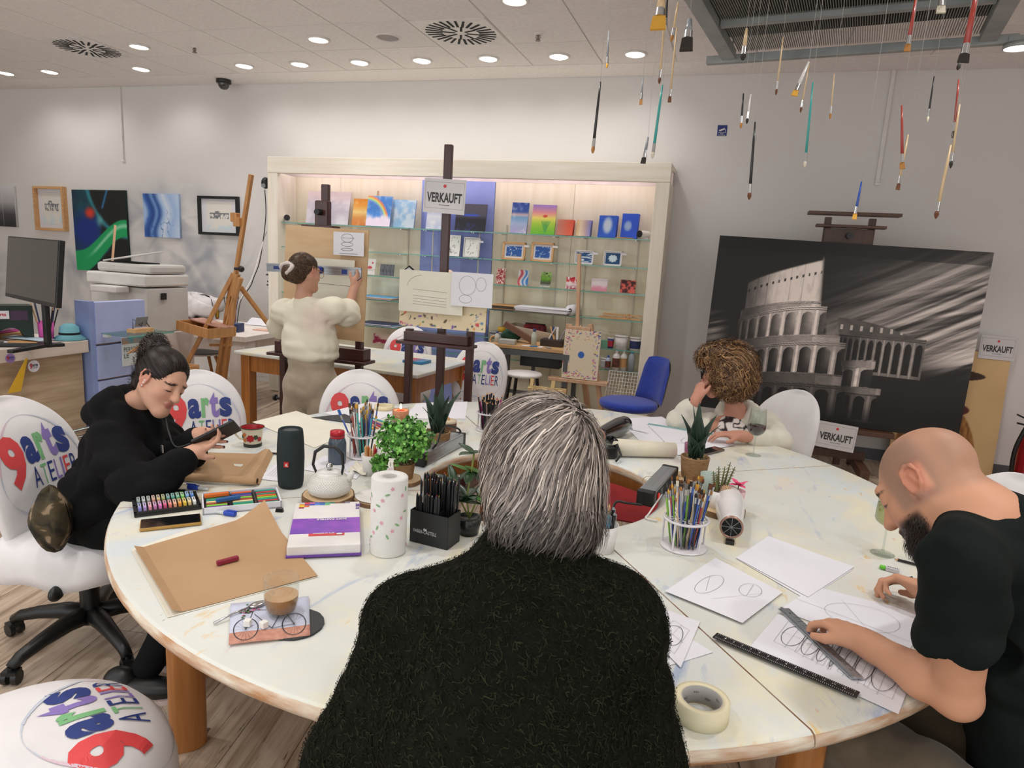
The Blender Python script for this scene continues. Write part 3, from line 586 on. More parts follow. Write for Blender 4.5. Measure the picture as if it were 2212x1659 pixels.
m_ply=mat('plywood_board','#d7b993',.6,c2='#c9a67d',sc=2,st=(1,1,5));lean=R(3)
bo,w,h=board('drawing_board',(607,491,786,728),E1Y-.07,.015,m_ply,'tall plywood drawing board clamped on the easel of the standing woman',lean=R(2))
bo.rotation_euler=(R(-2),R(1.0),0)
def sheet(parent,w,h,x,z,y,m,name='sheet',rot=0):
 b=MB();b.box((0,0,0),(w,.0012,h));return obj(name,b,m,parent,(x,y,z),(0,rot,0))
def outline(pts,w=.002,closed=True):
 b=MB();P=[Vector((p[0],0,p[1]))for p in pts];n=len(P)
 for i in range(n if closed else n-1):
  a,c=P[i],P[(i+1)%n];d=(c-a);L=d.length
  if L<1e-6:continue
  nrm=Vector((-d.z,0,d.x))/L*w/2;e=d/L*w*.4;b.add([a+nrm-e,a-nrm-e,c-nrm+e,c+nrm+e],[(0,1,2,3)])
 return b
def ell(cx,cz,rx,rz,n=28,a0=0,a1=2*PI):return[(cx+rx*math.cos(a0+(a1-a0)*k/n),cz+rz*math.sin(a0+(a1-a0)*k/n))for k in range(n)]
def flatdraw(parent,shapes,y,w=.0022,name='drawing',m=None,loc=(0,0,0)):
 b=MB()
 for pts,cl in shapes:q=outline(pts,w,cl);b.add(q.v,q.f)
 return obj(name,b,m or m_ink,parent,(loc[0],y,loc[2]))
def sheet_on(px,Y,m,lab,name='paper_sheet',rot=0,shapes=None,w=.0022,scl=True):
 x0,y0,x1,y1=px;c=aty((x0+x1)/2,(y0+y1)/2,Y);ww=aty(x1,y0,Y).x-aty(x0,y0,Y).x;hh=aty(x0,y0,Y).z-aty(x0,y1,Y).z
 t=thing(name,lab,'paper',c);sheet(t,ww,hh,0,0,0,m,'sheet',rot)
 if shapes:flatdraw(t,shapes(ww,hh),-.0012,w)
 return t
sheet_on((640,560,765,690),E1Y-.085,m_cream_p,'cream sheet taped to the drawing board behind the long ruler',shapes=lambda w,h:[([(-w*.3,h*.1),(w*.45,h*.08)],False)])
sheet_on((720,502,786,552),E1Y-.088,m_paper,'white sheet with three drawn ellipses on the drawing board',shapes=lambda w,h:[(ell(-.01,h*.25,w*.19,h*.18),True),(ell(-.01,-h*.02,w*.19,h*.09),True),(ell(-.01,-h*.24,w*.19,h*.055),True),([(-w*.2,h*.25),(w*.19,h*.25)],False),([(-w*.3,-h*.42),(w*.3,-h*.42)],False)])
A,B=aty(577,577,E1Y-.2),aty(781,588,E1Y-.2);L=(B-A).length
t=thing('long_ruler','long aluminium ruler held across the drawing board','ruler',(A+B)/2,rot=(0,math.atan2(-(B.z-A.z),B.x-A.x),math.atan2(B.y-A.y,B.x-A.x)))
m_alu=mat('brushed_aluminium','#b9bdc2',.35,metal=.85,c2='#a4a9ae',sc=4,st=(1,30,30));b=MB();b.box((0,0,0),(L,.012,.055));b.box((0,-.004,.02),(L,.014,.008));obj('rail',b,m_alu,t,bevel=.001)
b=MB();[b.box((-L/2+.1+k*.012,-.0065,.024 if k%5 else.021),(.0016,.001,.006 if k%5 else.011))for k in range(int((L-.15)/.012))];obj('scale_marks',b,m_ink,t);b=MB();b.box((.05,-.014,.0),(.055,.02,.045));obj('grip',b,mat('grip_blue','#2a3f9e',.4),t,bevel=.012)
b=MB();b.box((L/2-.12,-.0066,-.004),(.04,.001,.03));b.box((-L/2+.08,-.0066,.0),(.05,.001,.02));obj('label_print',b,LC[1],t)
def palette(u,v):
 c=np.ones(u.shape+(3,),np.float32)*hx('#e6d4b0');r=np.random.default_rng(11)
 for k in range(90):
  x,y,a=r.random(),r.random()**1.6,r.uniform(0,PI);sx,sy=r.uniform(.008,.05),r.uniform(.008,.025);dx,dy=(u-x)*1.8,v-y
  q=((dx*math.cos(a)+dy*math.sin(a))/sx)**2+((-dx*math.sin(a)+dy*math.cos(a))/sy)**2;c=lerp(c,['#2e6a4f','#7a4fae','#d9633c','#27314f','#c33a55','#3f7fb0','#4a3324','#e0b23c','#d98fae'][r.integers(9)],ss(1.3,.7,q)*.85)
 return c
def stand(o,px,Y,lab,cat,lean=2,rz=0):
 p=aty(*px,Y);o.location=p;o.rotation_euler=(R(-lean),0,R(rz));return tag(o,lab,cat)
w=aty(1047,650,E2Y).x-aty(862,650,E2Y).x;zt,zb=aty(955,590,E2Y).z,aty(955,710,E2Y).z
o=canvas('palette_board',w,zt-zb,.012,90,60,palette,side='#d9c39a');stand(o,(954,710),E2Y-.055,'paint-splattered board standing on the tall easel','board')
sheet_on((861,587,1000,676),E2Y-.085,m_cream_p,'large sketch pad sheet with faint pencil lines on the tall easel','sketch_pad',0,lambda w,h:[(ell(-.05,h*.1,w*.26,h*.3,20,PI*.55,PI*1.0),False)]+[([(-w*.28,z*h),(w*.25,(z-.03)*h)],False)for z in(.05,-.1,-.17,-.24,-.3)],.0015)
sheet_on((974,590,1064,663),E2Y-.095,m_paper,'white sheet with faint circles clipped over the sketch pad',shapes=lambda w,h:[(ell(-.03,h*.12,w*.2,h*.28),True),(ell(w*.22,h*.18,w*.12,h*.2),True),(ell(-.04,-h*.28,w*.15,h*.12),True)],w=.0015)
m_red=mat('print_dot_red','#d8454a',.5);m_char=mat('print_charcoal','#3a3a3c',.6);m_sign=mat('sign_card','#d8d5d6',.5,c2='#cfcccd')
def sold_sign(c,w,rot,lab,h=None):
 h=h or w*.74;t=thing('sold_sign',lab,'sign',c,rot=rot,group='sold signs');b=MB();b.box((0,0,0),(w,.002,h));obj('card',b,m_sign,t)
 T=Matrix.Translation((0,-.0012,0))@STANDT;b=MB();lettering(b,'VERKAUFT',w*.84,(0,-h*.17),T,h*.27,.034);[b.prism([(x*w,-h*.27),((x+.03)*w,-h*.27),((x+.03)*w,-h*.25),(x*w,-h*.25)],.0004,T)for x in(-.12,-.075,-.03,.02,.065,.105)];obj('lettering',b,m_char,t)
 b=MB();b.prism([(w*.037*math.cos(2*PI*k/20),h*.29+w*.037*math.sin(2*PI*k/20))for k in range(20)],.0008,T);obj('dot',b,m_red,t)
 b=MB();q=outline([(-w*.46,-h*.36),(w*.46,-h*.36),(w*.46,h*.4),(-w*.46,h*.4)],.0012);b.add(q.v,q.f);obj('border',b,m_char,t,(0,-.0014,0));return t
A,B=aty(915,420,E2Y),aty(1005,424,E2Y);sold_sign(aty(960,424,E2Y-.005),(B-A).length,(0,R(2),0),'sold sign hung on the mast of the tall mahogany easel')
Y=4.55;le=thing('field_easel','tall light beech easel with a drawer tray leaning left','easel',(0,0,0));P=lambda x,y,dy=0:aty(x,y,Y)+Vector((0,dy,0))
for nm,a,c,w,dy,d2 in(('mast',(543,377),(502,640),.035,.0,.0),('leg',(505,590),(432,800),.04,0,-.2),('leg',(503,600),(468,830),.04,0,0),('leg',(513,592),(478,865),.04,0,0),('rear_leg',(510,620),(545,840),.035,.05,.75),('post',(520,600),(490,700),.04,0,0)):
 p0,p1=P(*a,dy),P(*c,d2)
 if nm in('leg','rear_leg'):k=(p0 .z-.005)/(p0 .z-p1 .z);p1=p0+(p1-p0)*k
 b=MB();b.bar(p0,p1,w,w*.8);obj(nm,b,m_beech,le,bevel=.004)
for a in((512,470),(518,480)):b=MB();p0=P(*a,-.02);b.box(p0,(.06,.05,.07));obj('clamp',b,m_beech,le,bevel=.006)
b=MB();p0=P(513,580,-.03);b.cyl(p0,p0+Vector((.05,0,0)),.012);b.ball(p0+Vector((.06,0,0)),.025);obj('knob',b,m_black,le)
c=P(465,707,-.1);tr=[('tray_front',(0,-.13,0),(.36,.015,.075)),('tray_back',(0,.13,0),(.36,.015,.075)),('tray_side',(-.17,0,0),(.015,.26,.075)),('tray_side',(.17,0,0),(.015,.26,.075)),('tray_base',(0,0,-.035),(.36,.26,.01)),('tray_lid',(0,.05,.04),(.36,.14,.012))]
for nm,o_,d_ in tr:b=MB();b.box(o_,d_);obj(nm,b,m_beech if nm!='tray_lid' else mat('smeared_lid','#c7a08a',.6,c2='#a86a5c',sc=20),le,c,(0,R(6),R(-8)),bevel=.002)
b=MB();b.bar(P(455,745),P(500,745),.03,.02);obj('stretcher',b,m_beech,le)
Y=5.75;se=thing('table_easel','small pink-toned pine easel holding the splattered canvas','easel',(0,0,0));P=lambda x,y,dy=0:aty(x,y,Y)+Vector((0,dy,0))
b=MB();b.bar(P(1250,548,.03),P(1246,706,.03),.036,.03);obj('mast',b,m_pine,se,bevel=.003);b=MB();b.box(P(1252,709,0),(.2,.05,.025));obj('clamp_bar',b,m_pine,se,bevel=.003)
def legto(name,a,c,dy0,dy1,w=.05):
 p0,p1=P(*a,dy0),P(*c,dy1);k=(p0 .z-.004)/(p0 .z-p1 .z);p1=p0+(p1-p0)*k;b=MB();b.bar(p0,p1,w,w*.7);obj(name,b,m_pine,se,bevel=.003)
legto('leg',(1228,700),(1218,860),.02,.0);legto('leg',(1275,700),(1298,880),.02,0);legto('rear_leg',(1246,705),(1248,860),.06,.35)
b=MB();p0=P(1250,822,-.02);b.box(p0,(.52,.1,.03));obj('ledge',b,m_pine,se,bevel=.003)
def splat(u,v):
 c=np.ones(u.shape+(3,),np.float32)*hx('#e9dcc0');r=np.random.default_rng(4)
 ed=np.minimum(np.minimum(u,1-u)*.75,np.minimum(v,1-v))
 for k in range(170):
  s=r.integers(4);t_=r.random();q=abs(r.normal(.13,.06));x,y=[(q,t_),(1-q*.9,t_),(t_,q*.8),(t_,1-q*.8)][s];a=[PI/2,PI/2,0,0][s]+r.normal(0,.5);sx,sy=r.uniform(.012,.05),r.uniform(.004,.016)
  dx,dy=(u-x),(v-y)*1.35;qq=((dx*math.cos(a)+dy*math.sin(a))/sx)**2+((-dx*math.sin(a)+dy*math.cos(a))/sy)**2;c=lerp(c,['#c8365a','#2d57a5','#b54a9a','#d63a3c','#3b6fb8','#243f7a','#d98bb8','#e4cf4a'][r.integers(8)],ss(1.4,.6,qq)*.9)
 c=lerp(c,'#2b63c0',ss(1.2,.7,((u-.5)/.09)**2+((v-.5)/.07)**2)*.95);return c
w=aty(1291,710,Y).x-aty(1213,710,Y).x;h=aty(1250,713,Y).z-aty(1250,818,Y).z
o=canvas('splattered_canvas',w,h,.015,100,130,splat,side='#e3d2b0');stand(o,(1251,819),Y-.045,'upright paint-splattered cream canvas on the small pine easel','painting',3)
PY=5.9
def colos(u,v):
 asp=1.4;r=np.random.default_rng(2);sw=fbm(u*.55+v*.25,v-u*.42,3,21,5,(1,9));sw2=fbm(u*.5,v-u*.55-u*u*.15,2.5,31,4,(.8,14))
 bright=ss(.0,.55,u-.22-.25*(v-.45))*ss(.98,.45,v-.42*u+.12)*ss(.30,.45,v)
 g=.09+.62*bright*ss(.25,.72,.5*sw+.5*sw2);g=np.where(v>.93,g*.6,g)
 g+=.5*ss(.1,.02,u)*ss(.3,.5,v)*ss(.62,.48,v)*ss(.3,.6,sw);g*=ss(.02,.25,v)*.85+.15
 def put(g,m,val):return g*(1-m)+val*m
 def ring(uc,vb,vt,x0,x1,curve,n,col,archdark,tone,x=None,archh=.72):
  nonlocal g
  xx=(u-x0)/(x1-x0);inn=ss(-.004,.004,xx)*ss(1.004,.996,xx);cu=curve*(1-(1-np.clip(xx,0,1))**2)
  b_,t_=vb+cu*.25,vt+cu;h_=(v-b_)/np.maximum(t_-b_,1e-3);m=inn*ss(-.01,.01,h_)*ss(1.01,.99,h_)
  lightk=.35+.65*ss(0,.55,xx)*ss(1.25,.8,xx);base=col*lightk*(.86+.28*fbm(u,v,40,7))
  ph=np.clip(xx,0,1)**.62*n;f=ph%1;q=(f-.5)/.33;arch=(np.abs(q)<1)*(h_>.08)*(h_<archh+.14*np.sqrt(np.clip(1-q*q,0,1)))
  colm=ss(.09,.05,np.abs(f-.0))+ss(.09,.05,np.abs(f-1));shade=base*(1+.35*colm-.18*ss(.8,1,h_)*0)
  shade=np.where(arch>0,base*(archdark+tone*ss(-1,1,q)*ss(.0,.7,h_)),shade);shade=np.where(h_>.9,base*(.55+.6*((h_*40)%2>1)),shade)
  g=put(g,m,np.clip(shade,0,1))
 ring(0,.30,.52,.50,.83,.0,13,.40,.22,.1);x2=(u-.5)/.33;wall=ss(0,.01,x2)*ss(1.0,.99,x2);top=.60-.10*x2**2;ring_m=wall*ss(.5,.51,v)*ss(top,top-.006,v);win=(np.abs((x2*9)%1-.5)<.13)*(v>.535)*(v<.562);g=put(g,ring_m,np.where(win,.6,.25*(.8+.5*fbm(u,v,30,9))))
 xa=(u-.135)/.29;m=ss(0,.02,xa)*ss(1.0,.995,xa+np.clip((v-.68)*1.1,0,1)*.16);tp=.74+.17*np.clip(xa,0,1)**.75;bt=.56+.10*np.clip(xa,0,1)**.8
 base=(.28+.5*ss(0,.5,xa)*ss(1.2,.85,xa))*(.85+.3*fbm(u,v,25,13,4,(3,.7)));holes=(np.abs((xa*13)%1-.5)<.16)*(np.abs(v-(bt+.72*(tp-bt)))<.008);lines=(np.abs((xa**.8*7)%1-.5)<.012)
 base=np.where(holes,base*.3,np.where(lines,base*.75,base));g=put(g,m*ss(bt,bt+.008,v)*ss(tp+.005,tp-.01,v),base)
 edge=ss(.012,.0,np.abs(xa-1+np.clip((v-.68)*1.1,0,1)*.16)*.5)*ss(bt,bt+.02,v)*ss(.93,.9,v);g=put(g,edge*.8,.5)
 ring(0,.52,.59,.125,.43,.085,1,.62,.9,.0,archh=2);ring(0,.40,.535,.12,.455,.115,7.5,.66,.42,.45)
 ring(0,.355,.41,.12,.52,.085,1,.58,.85,0,archh=2);ring(0,.215,.36,.125,.545,.10,8.5,.55,.16,.5)
 ring(0,.165,.225,.14,.56,.055,1,.36,.8,0,archh=2);ring(0,.0,.17,.15,.57,.05,7.5,.24,.14,.1)
 ring(0,.20,.33,.55,.66,.02,1.6,.55,.2,.3);ring(0,.03,.2,.57,.69,.0,2.4,.33,.1,.05);ring(0,.33,.36,.54,.665,.02,1,.5,.9,0,archh=2);ring(0,.19,.22,.55,.70,.01,1,.42,.9,0,archh=2)
 rub=ss(.0,.012,u-(.455+.35*(.535-v)*.3))*ss(.012,0,u-(.50+.5*(.55-v)*.35))*ss(.40,.42,v)*ss(.6,.52,v);g=put(g,rub*.7,.45)
 g*=ss(-.02,.16,v)*.9+.1+.0*u;g=np.clip(g*1.3,.04,1);return np.stack([g*.97,g*.92,g*.89],-1).astype(np.float32)
A,B=aty(1548,511,PY),aty(2143,541,PY);Cz=aty(1800,915,PY).z;pw=B.x-A.x;ph_=(A.z+B.z)/2-Cz
o=canvas('large_canvas',pw,ph_,.04,520,364,colos,side='#1b1a1a');o.location=((A.x+B.x)/2,PY,Cz);o.rotation_euler=(R(-2),R(1.0),0);tag(o,'very large dark canvas painting of an ancient arched amphitheatre','painting')
be=thing('studio_easel','heavy brown easel carrying the very large dark canvas','easel',(0,0,0));m_wal=wood('walnut','#5b3a28','#472c1e',.4,axis=2,sc=3);Y=PY+.12;q=aty(1835,500,Y);ex=q.x
for dx in(-.16,.16):b=MB();b.box((ex+dx,Y+.05,1.05),(.05,.05,2.0));obj('upright',b,m_wal,be,bevel=.004)
zt=aty(1840,463,Y).z;b=MB();b.box((ex+.01,Y-.01,zt),(.66,.12,.025));obj('top_shelf',b,m_wal,be,bevel=.003);zt2=aty(1840,490,Y).z;b=MB();b.box((ex,Y-.01,zt2),(.5,.1,.022));obj('clamp_shelf',b,m_wal,be,bevel=.003)
b=MB();b.box((ex,Y+.03,zt2-.08),(.36,.06,.13));obj('clamp_block',b,m_wal,be,bevel=.004);b=MB();b.cyl((ex,Y,zt2-.07),(ex,Y-.06,zt2-.07),.025);obj('knob',b,m_black,be)
b=MB();b.box((ex,PY-.02,Cz-.03),(1.0,.16,.04));obj('ledge',b,m_wal,be,bevel=.004);b=MB();b.box((ex,Y+.04,.30),(.36,.05,.1));obj('stretcher',b,m_wal,be)
for dx in(-.3,.3):b=MB();b.box((ex+dx,PY+.1,.1),(.07,.75,.07));b.cyl((ex+dx-.02,PY-.2,.03),(ex+dx+.02,PY-.2,.03),.03);b.cyl((ex+dx-.02,PY+.4,.03),(ex+dx+.02,PY+.4,.03),.03);obj('foot',b,m_wal,be,bevel=.004)
b=MB();b.box((ex,PY+.1,.16),(.7,.07,.06));obj('cross_bar',b,m_wal,be)
A,B=aty(1764,940,PY-.12),aty(1846,950,PY-.12);sold_sign(aty(1806,943,PY-.12),(B-A).length*1.03,(0,R(3),R(-6)),'sold sign hanging below the very large dark canvas')
def catp(u,v):
 c=lerp('#cfab77','#e0c08c',fbm(u,v,3,5));x,y=u,v
 body=((x-.42)/.40)**2+((y-.05)/.52)**2;fur=fbm(u,v,18,6,4,(3,.8));c=lerp(c,lerp('#6b3d16','#c18a45',fur*1.4-.2),ss(1.06,.96,body))
 head=((x-.36)/.27)**2+((y-.66)/.15)**2;c=lerp(c,lerp('#8a5522','#dcae6a',fur*1.3-.1),ss(1.05,.95,head))
 c=lerp(c,lerp('#4d1d1c','#7c3530',fbm(u,v,9,8,3,(4,.5))),ss(.0,.02,.22-np.abs(x-.36))*ss(.56,.54,y));c=lerp(c,'#5a2320',ss(1.05,.95,((x-.36)/.34)**2+((y-.52)/.07)**2))
 c=lerp(c,'#3c2517',ss(1.05,.95,((x-.38)/.42)**2+((y-.80)/.05)**2));c=lerp(c,'#4e2f1c',ss(.0,.02,.24-.3*(y-.8)-np.abs(x-.34))*ss(.79,.81,y)*ss(.99,.97,y));c=lerp(c,'#1c1512',ss(.0,.02,.235-np.abs(x-.34))*ss(.815,.825,y)*ss(.875,.865,y))
 for ex_ in(.24,.48):e=np.hypot((x-ex_)/.085,(y-.69)/.042);c=lerp(c,'#b9c6cf',ss(1,.9,e));c=lerp(c,'#221812',ss(.16,.05,np.abs(e-1)))
 return c
Y=6.42;zt,zb=aty(2170,765,Y).z,.02;w=.78;o=canvas('cat_portrait',w,zt-zb,.03,110,150,catp,side='#d9bd8b');xr=aty(2185,800,Y).x;o.location=(xr-w/2,Y,zb);o.rotation_euler=(R(-4),0,0);tag(o,'tall portrait of a hatted cat with a red scarf leaning on the wall','painting')
A,B=aty(2114,750,Y-.06),aty(2196,755,Y-.06);sold_sign(aty(2155,752,Y+.055),(B-A).length*.98,(R(-4),R(1),0),'sold sign on top of the hatted cat portrait')
# ================================================================ THINGS ON THE LIT SHELVES
def sp(x0,x1,ytop,tier,fn,lab,th=.018,name='canvas',cat='painting',back=.16,nx=24,lean=10,rz=0,side=None):
 Y=FY+back;z=SHZ[tier];yb=pxy((x0+x1)/2,z,Y);a,c=aty(x0,yb,Y),aty(x1,yb,Y);h=(aty((x0+x1)/2,ytop,Y).z-z)/math.cos(R(lean));w=c.x-a.x
 o=canvas(name,w,h,th,nx,max(4,int(nx*h/w)),fn,side=side);o.location=((a.x+c.x)/2,Y,z+.004);o.rotation_euler=(R(-lean),0,R(rz));return tag(o,lab,cat)
sky=lambda a,b,s,k=5:(lambda u,v:lerp(a,b,ss(.35,.65,fbm(u,v,k,s))))
sp(661,752,414,0,lambda u,v:lerp(lerp('#e8e3ea','#cfc6d4',ss(.3,.7,fbm(u,v,5,1))),'#e9cdc6',ss(.55,.9,v)*.6),'large pale cloudy canvas on the upper glass shelf')
sp(760,803,430,0,lambda u,v:lerp(grad(v,[(0,'#e0843f'),(.3,'#eda35a'),(.5,'#ffdf8f'),(.75,'#f0a23c'),(1,'#e08a2c')]),'#f7c98a',ss(.5,.8,fbm(u,v,6,2))*.5),'orange sunset canvas on the upper glass shelf')
def rainbow(u,v):
 c=lerp('#4f8de0','#9cc4ee',ss(.4,.7,fbm(u,v,4,3)));r=np.hypot(u+.05,v-.05);t=(r-.78)/.2
 c=np.where((np.abs(t-.5)<.5)[...,None],grad(t,[(0,'#9f7be0'),(.25,'#6fd0e0'),(.5,'#f2ee7a'),(.75,'#f2a55a'),(1,'#ee7f86')]),c);c=lerp(c,'#efe0f2',ss(.5,.3,v+.25*fbm(u,v,6,4)-.05));return c
sp(790,842,424,0,rainbow,'small rainbow canvas with clouds on a mini easel',back=.10,nx=36)
p=aty(815,412,FY+.16);t=thing('mini_easel','tiny wooden easel behind the rainbow canvas','easel',(p.x,FY+.15,SHZ[0]));b=MB();b.bar((-.05,0,0),(-.005,.03,p.z-SHZ[0]),.008,.008);b.bar((.05,0,0),(.005,.03,p.z-SHZ[0]),.008,.008);b.bar((0,.1,0),(0,.03,p.z-SHZ[0]),.008,.008);b.bar((-.06,-.02,.05),(.06,-.02,.05),.02,.01);obj('legs',b,m_pine,t)
sp(838,894,432,0,sky('#9cc7ea','#d6e6f3',6),'pale blue cloud canvas right of the rainbow canvas')
sp(920,970,440,0,lambda u,v:lerp(grad(v,[(0,'#c7d3f0'),(.5,'#f0f2fa'),(1,'#6f8fe0')]),'#ffffff',ss(.5,.7,fbm(u,v,4,7))*.6),'white and blue canvas behind the sold sign')
sp(982,1047,441,0,lambda u,v:lerp(lerp('#2b2b35','#5c5966',ss(.4,.6,v)),'#3f63e8',ss(1,.2,((u-.5)/.35)**2+((v-.58)/.06)**2)+.4*ss(.35,.2,v)*ss(.5,.7,fbm(u,v,9,8))),'dark canvas with a blue glow on the upper shelf')
sp(1101,1137,438,0,lambda u,v:lerp(grad(v,[(0,'#b9b2e0'),(.3,'#b9c9ee'),(.52,'#7fb4e0'),(.6,'#e6c9c9'),(.7,'#3f5fae'),(1,'#2c4a9c')]),'#ffffff',ss(.55,.8,fbm(u,v,5,9))*.4),'narrow blue and lilac canvas on the upper shelf')
def tulip(u,v):
 c=grad(v,[(0,'#6fc83a'),(.35,'#b7e34a'),(.55,'#fff07a'),(.72,'#f39fa0'),(1,'#9c7fd0')]);c=lerp(c,'#e2543c',ss(1,.8,((u-.55)/.1)**2+((v-.62)/.05)**2))
 for k in range(5):x=.6+.07*(k-2)*(v-.05)*3;c=lerp(c,'#5fb85a',ss(.03,.012,np.abs(u-x))*ss(.48,.42,v)*ss(.0,.05,v))
 return c
sp(1146,1197,443,0,tulip,'bright yellow and green canvas with a red tulip',nx=36)
for a,c,y,f,lab,sd in((1203,1238,476,lambda u,v:lerp('#d98a76','#f2664a',ss(0,1,u)),'small square orange block canvas','#ee5236'),(1244,1276,477,lambda u,v:grad(u,[(0,'#eec98f'),(.3,'#fbe6c8'),(.6,'#d9b8b4'),(1,'#8f8fd0')]),'small square cream and violet block canvas','#7680b8'),(1291,1331,467,lambda u,v:lerp('#d5e2f4','#2f62d4',ss(.1,.9,((u-.5)/.35)**2+((v-.55)/.5)**2)),'blue block canvas with a white glow, beside the cream block','#2a55cf'),(1340,1376,463,lambda u,v:lerp('#a9c2ee','#2c5cdc',ss(.1,.9,((u-.4)/.32)**2+((v-.5)/.28)**2)),'brighter blue block canvas standing on a wooden slice','#1f55e0')):
 sp(a,c,y,0,f,lab,th=.045,side=sd,lean=7,rz=-8)
p=shelfpos(1349,0,.16);b=MB();b.lathe([(0,.0),(.07,0),(.072,.012),(0,.012)],20,sx=1.3);o=obj('wood_slice',b,m_beech,None,(p.x,p.y,p.z));tag(o,'thin wooden slice under the brighter blue block canvas','wood slice')
def webcam(px,tier,lab,rz):
 p=shelfpos(px,tier,.1);t=thing('security_camera',lab,'camera',p+Vector((0,0,.001)),R(rz));b=MB();b.cyl((0,.05,.045),(0,-.06,.045),.032,n=20);obj('barrel',b,m_white,t,bevel=.004);b=MB();b.cyl((0,-.06,.045),(0,-.068,.045),.031,n=20);b.cyl((0,-.066,.045),(0,-.071,.045),.013);obj('face',b,m_black,t);b=MB();b.cyl((0,.02,0),(0,.02,.02),.025);b.cyl((0,.02,0),(0,.02,.04),.01);obj('foot',b,m_white,t)
webcam(620,0,'white bullet camera at the start of the upper shelf',35);webcam(1391,0,'white bullet camera at the end of the upper shelf',-35)
def framed(x0,x1,ytop,tier,fn,lab,fm,fw=.018,mount=.02,tagcard=True,back=.14,lean=8):
 Y=FY+back;z=SHZ[tier];yb=pxy((x0+x1)/2,z,Y);a,c=aty(x0,yb,Y),aty(x1,yb,Y);h=aty((x0+x1)/2,ytop,Y).z-z;w=c.x-a.x
 t=thing('picture_frame',lab,'picture',((a.x+c.x)/2,Y,z+.002),rot=(R(-lean),0,0));b=MB()
 for o_,d_ in(((0,0,fw/2),(w,.022,fw)),((0,0,h-fw/2),(w,.022,fw)),((-w/2+fw/2,0,h/2),(fw,.022,h)),((w/2-fw/2,0,h/2),(fw,.022,h))):b.box(o_,d_)
 obj('frame',b,fm,t);b=MB();b.box((0,.004,h/2),(w-fw,.004,h-fw));obj('mount',b,m_paper,t)
 pw,ph=w-2*fw-2*mount,h-2*fw-2*mount;o=canvas('print',pw,ph,.002,20,16,fn,parent=t);o.location=(0,.0,fw+mount)
 if tagcard:b=MB();b.box((w/2+.012,-.012,h*.8),(.05,.002,.018));obj('price_tag',b,m_paper,t)
 return t
m_whitef=mat('white_frame','#e8e6e2',.5);m_thinwood=wood('frame_pine','#dcae7c','#c99661',.5,axis=0,sc=3)
bl=lambda s:(lambda u,v:lerp(lerp('#1f4a94','#2e66b5',fbm(u,v,3,s)),'#cfe0f0',ss(.66,.7,fbm(u,v,14,s+1))))
framed(1084,1133,523,1,bl(1),'wood-framed dark blue print, first of the framed pair',m_thinwood);framed(1146,1194,524,1,bl(5),'wood-framed lighter blue print, second of the framed pair',m_thinwood)
framed(1240,1281,541,1,lambda u,v:lerp('#1f4f86','#dfe9f2',ss(.5,.62,fbm(u,v,5,12,4,(.6,2.5)))),'white-framed blue wave print on the second shelf',m_whitef,.008,.012);framed(1302,1342,542,1,lambda u,v:lerp('#174a78','#d5e6ee',ss(1.1,.9,((u-.5)/.3)**2+((v-.5)/.32)**2+.25*np.sin(9*np.arctan2(v-.5,u-.5)))),'white-framed print of a white flower on dark blue',m_whitef,.008,.012)
ln=lambda s:(lambda u,v:lerp('#efeeea','#55565c',ss(.035,.012,np.abs(fbm(u,v,4,s)-.5))*ss(.5,.35,np.hypot(u-.5,v-.5))*.8))
sp(965,992,509,1,ln(3),'small white canvas with a line drawing on the blue panel',name='canvas');framed(1000,1034,513,1,ln(9),'small dark-edged framed line drawing on the blue panel',m_whitef,.008,.006)
cd_=[(1070,1089,580,lambda u,v:lerp('#a83232','#f1d9cf',ss(.45,.6,fbm(u,v,12,1))),'red and white speckled postcard'),(1117,1139,584,lambda u,v:grad(u+.15*np.sin(v*6),[(0,'#e9e7ea'),(.2,'#c8303f'),(.45,'#f2f2f2'),(.65,'#2e6fc0'),(.8,'#f0f0f2'),(1,'#3a7fd0')]),'postcard with red and blue wavy stripes'),(1166,1188,588,lambda u,v:lerp(grad(v,[(0,'#e9e7e2'),(.25,'#4a4a40'),(.5,'#6fae2e'),(1,'#b9d98a')]),'#2f3a24',ss(.6,.75,fbm(u,v,8,3))),'postcard of bright green foliage'),(1221,1245,599,lambda u,v:lerp(grad(v,[(0,'#a8324a'),(.4,'#f4e4e6'),(.7,'#d9303c'),(1,'#c41f2e')]),'#f6e8ea',ss(.55,.7,fbm(u,v,6,4))),'crimson and white abstract postcard'),(1276,1310,603,lambda u,v:lerp('#f0dfe4','#e58fa6',ss(.6,.2,v+.3*fbm(u,v,6,5)-.1)),'pale pink abstract postcard'),(1338,1371,606,lambda u,v:lerp('#4a1f22','#e8685a',ss(.4,.6,fbm(u,v,5,6))),'dark red postcard at the end of the row')]
for a,c,y,f,lab in cd_:sp(a,c,y,2,f,lab+' on the third shelf',th=.002,name='postcard',cat='card',lean=14)
sp(788,809,560,2,lambda u,v:lerp('#efe9e6','#d8505a',ss(1,.8,((u-.45)/.25)**2+((v-.45)/.1)**2)+ss(1,.8,((u-.7)/.1)**2+((v-.75)/.07)**2)),'white card with a red blossom on the third shelf',th=.002,name='greeting_card',cat='card');sp(820,850,572,2,lambda u,v:lerp('#4c4f58','#9a9ca4',((u*14)%1>.5)*.7),'dark striped card on the third shelf',th=.004,name='striped_card',cat='card')
p=shelfpos(883,2,.14);t=thing('house_frame','small house-shaped frame with dark edge on the third shelf','frame',p);po=[(-.045,0),(.045,0),(.045,.08),(.0,.115),(-.045,.08)];b=MB();q=outline(po,.012);b.add(q.v,q.f);o=obj('frame_edge',b,m_black,t);o.modifiers.new('thickness','SOLIDIFY').thickness=.02;b=MB();b.prism(po,.004,STANDT);obj('inset',b,m_paper,t,(0,.004,0))
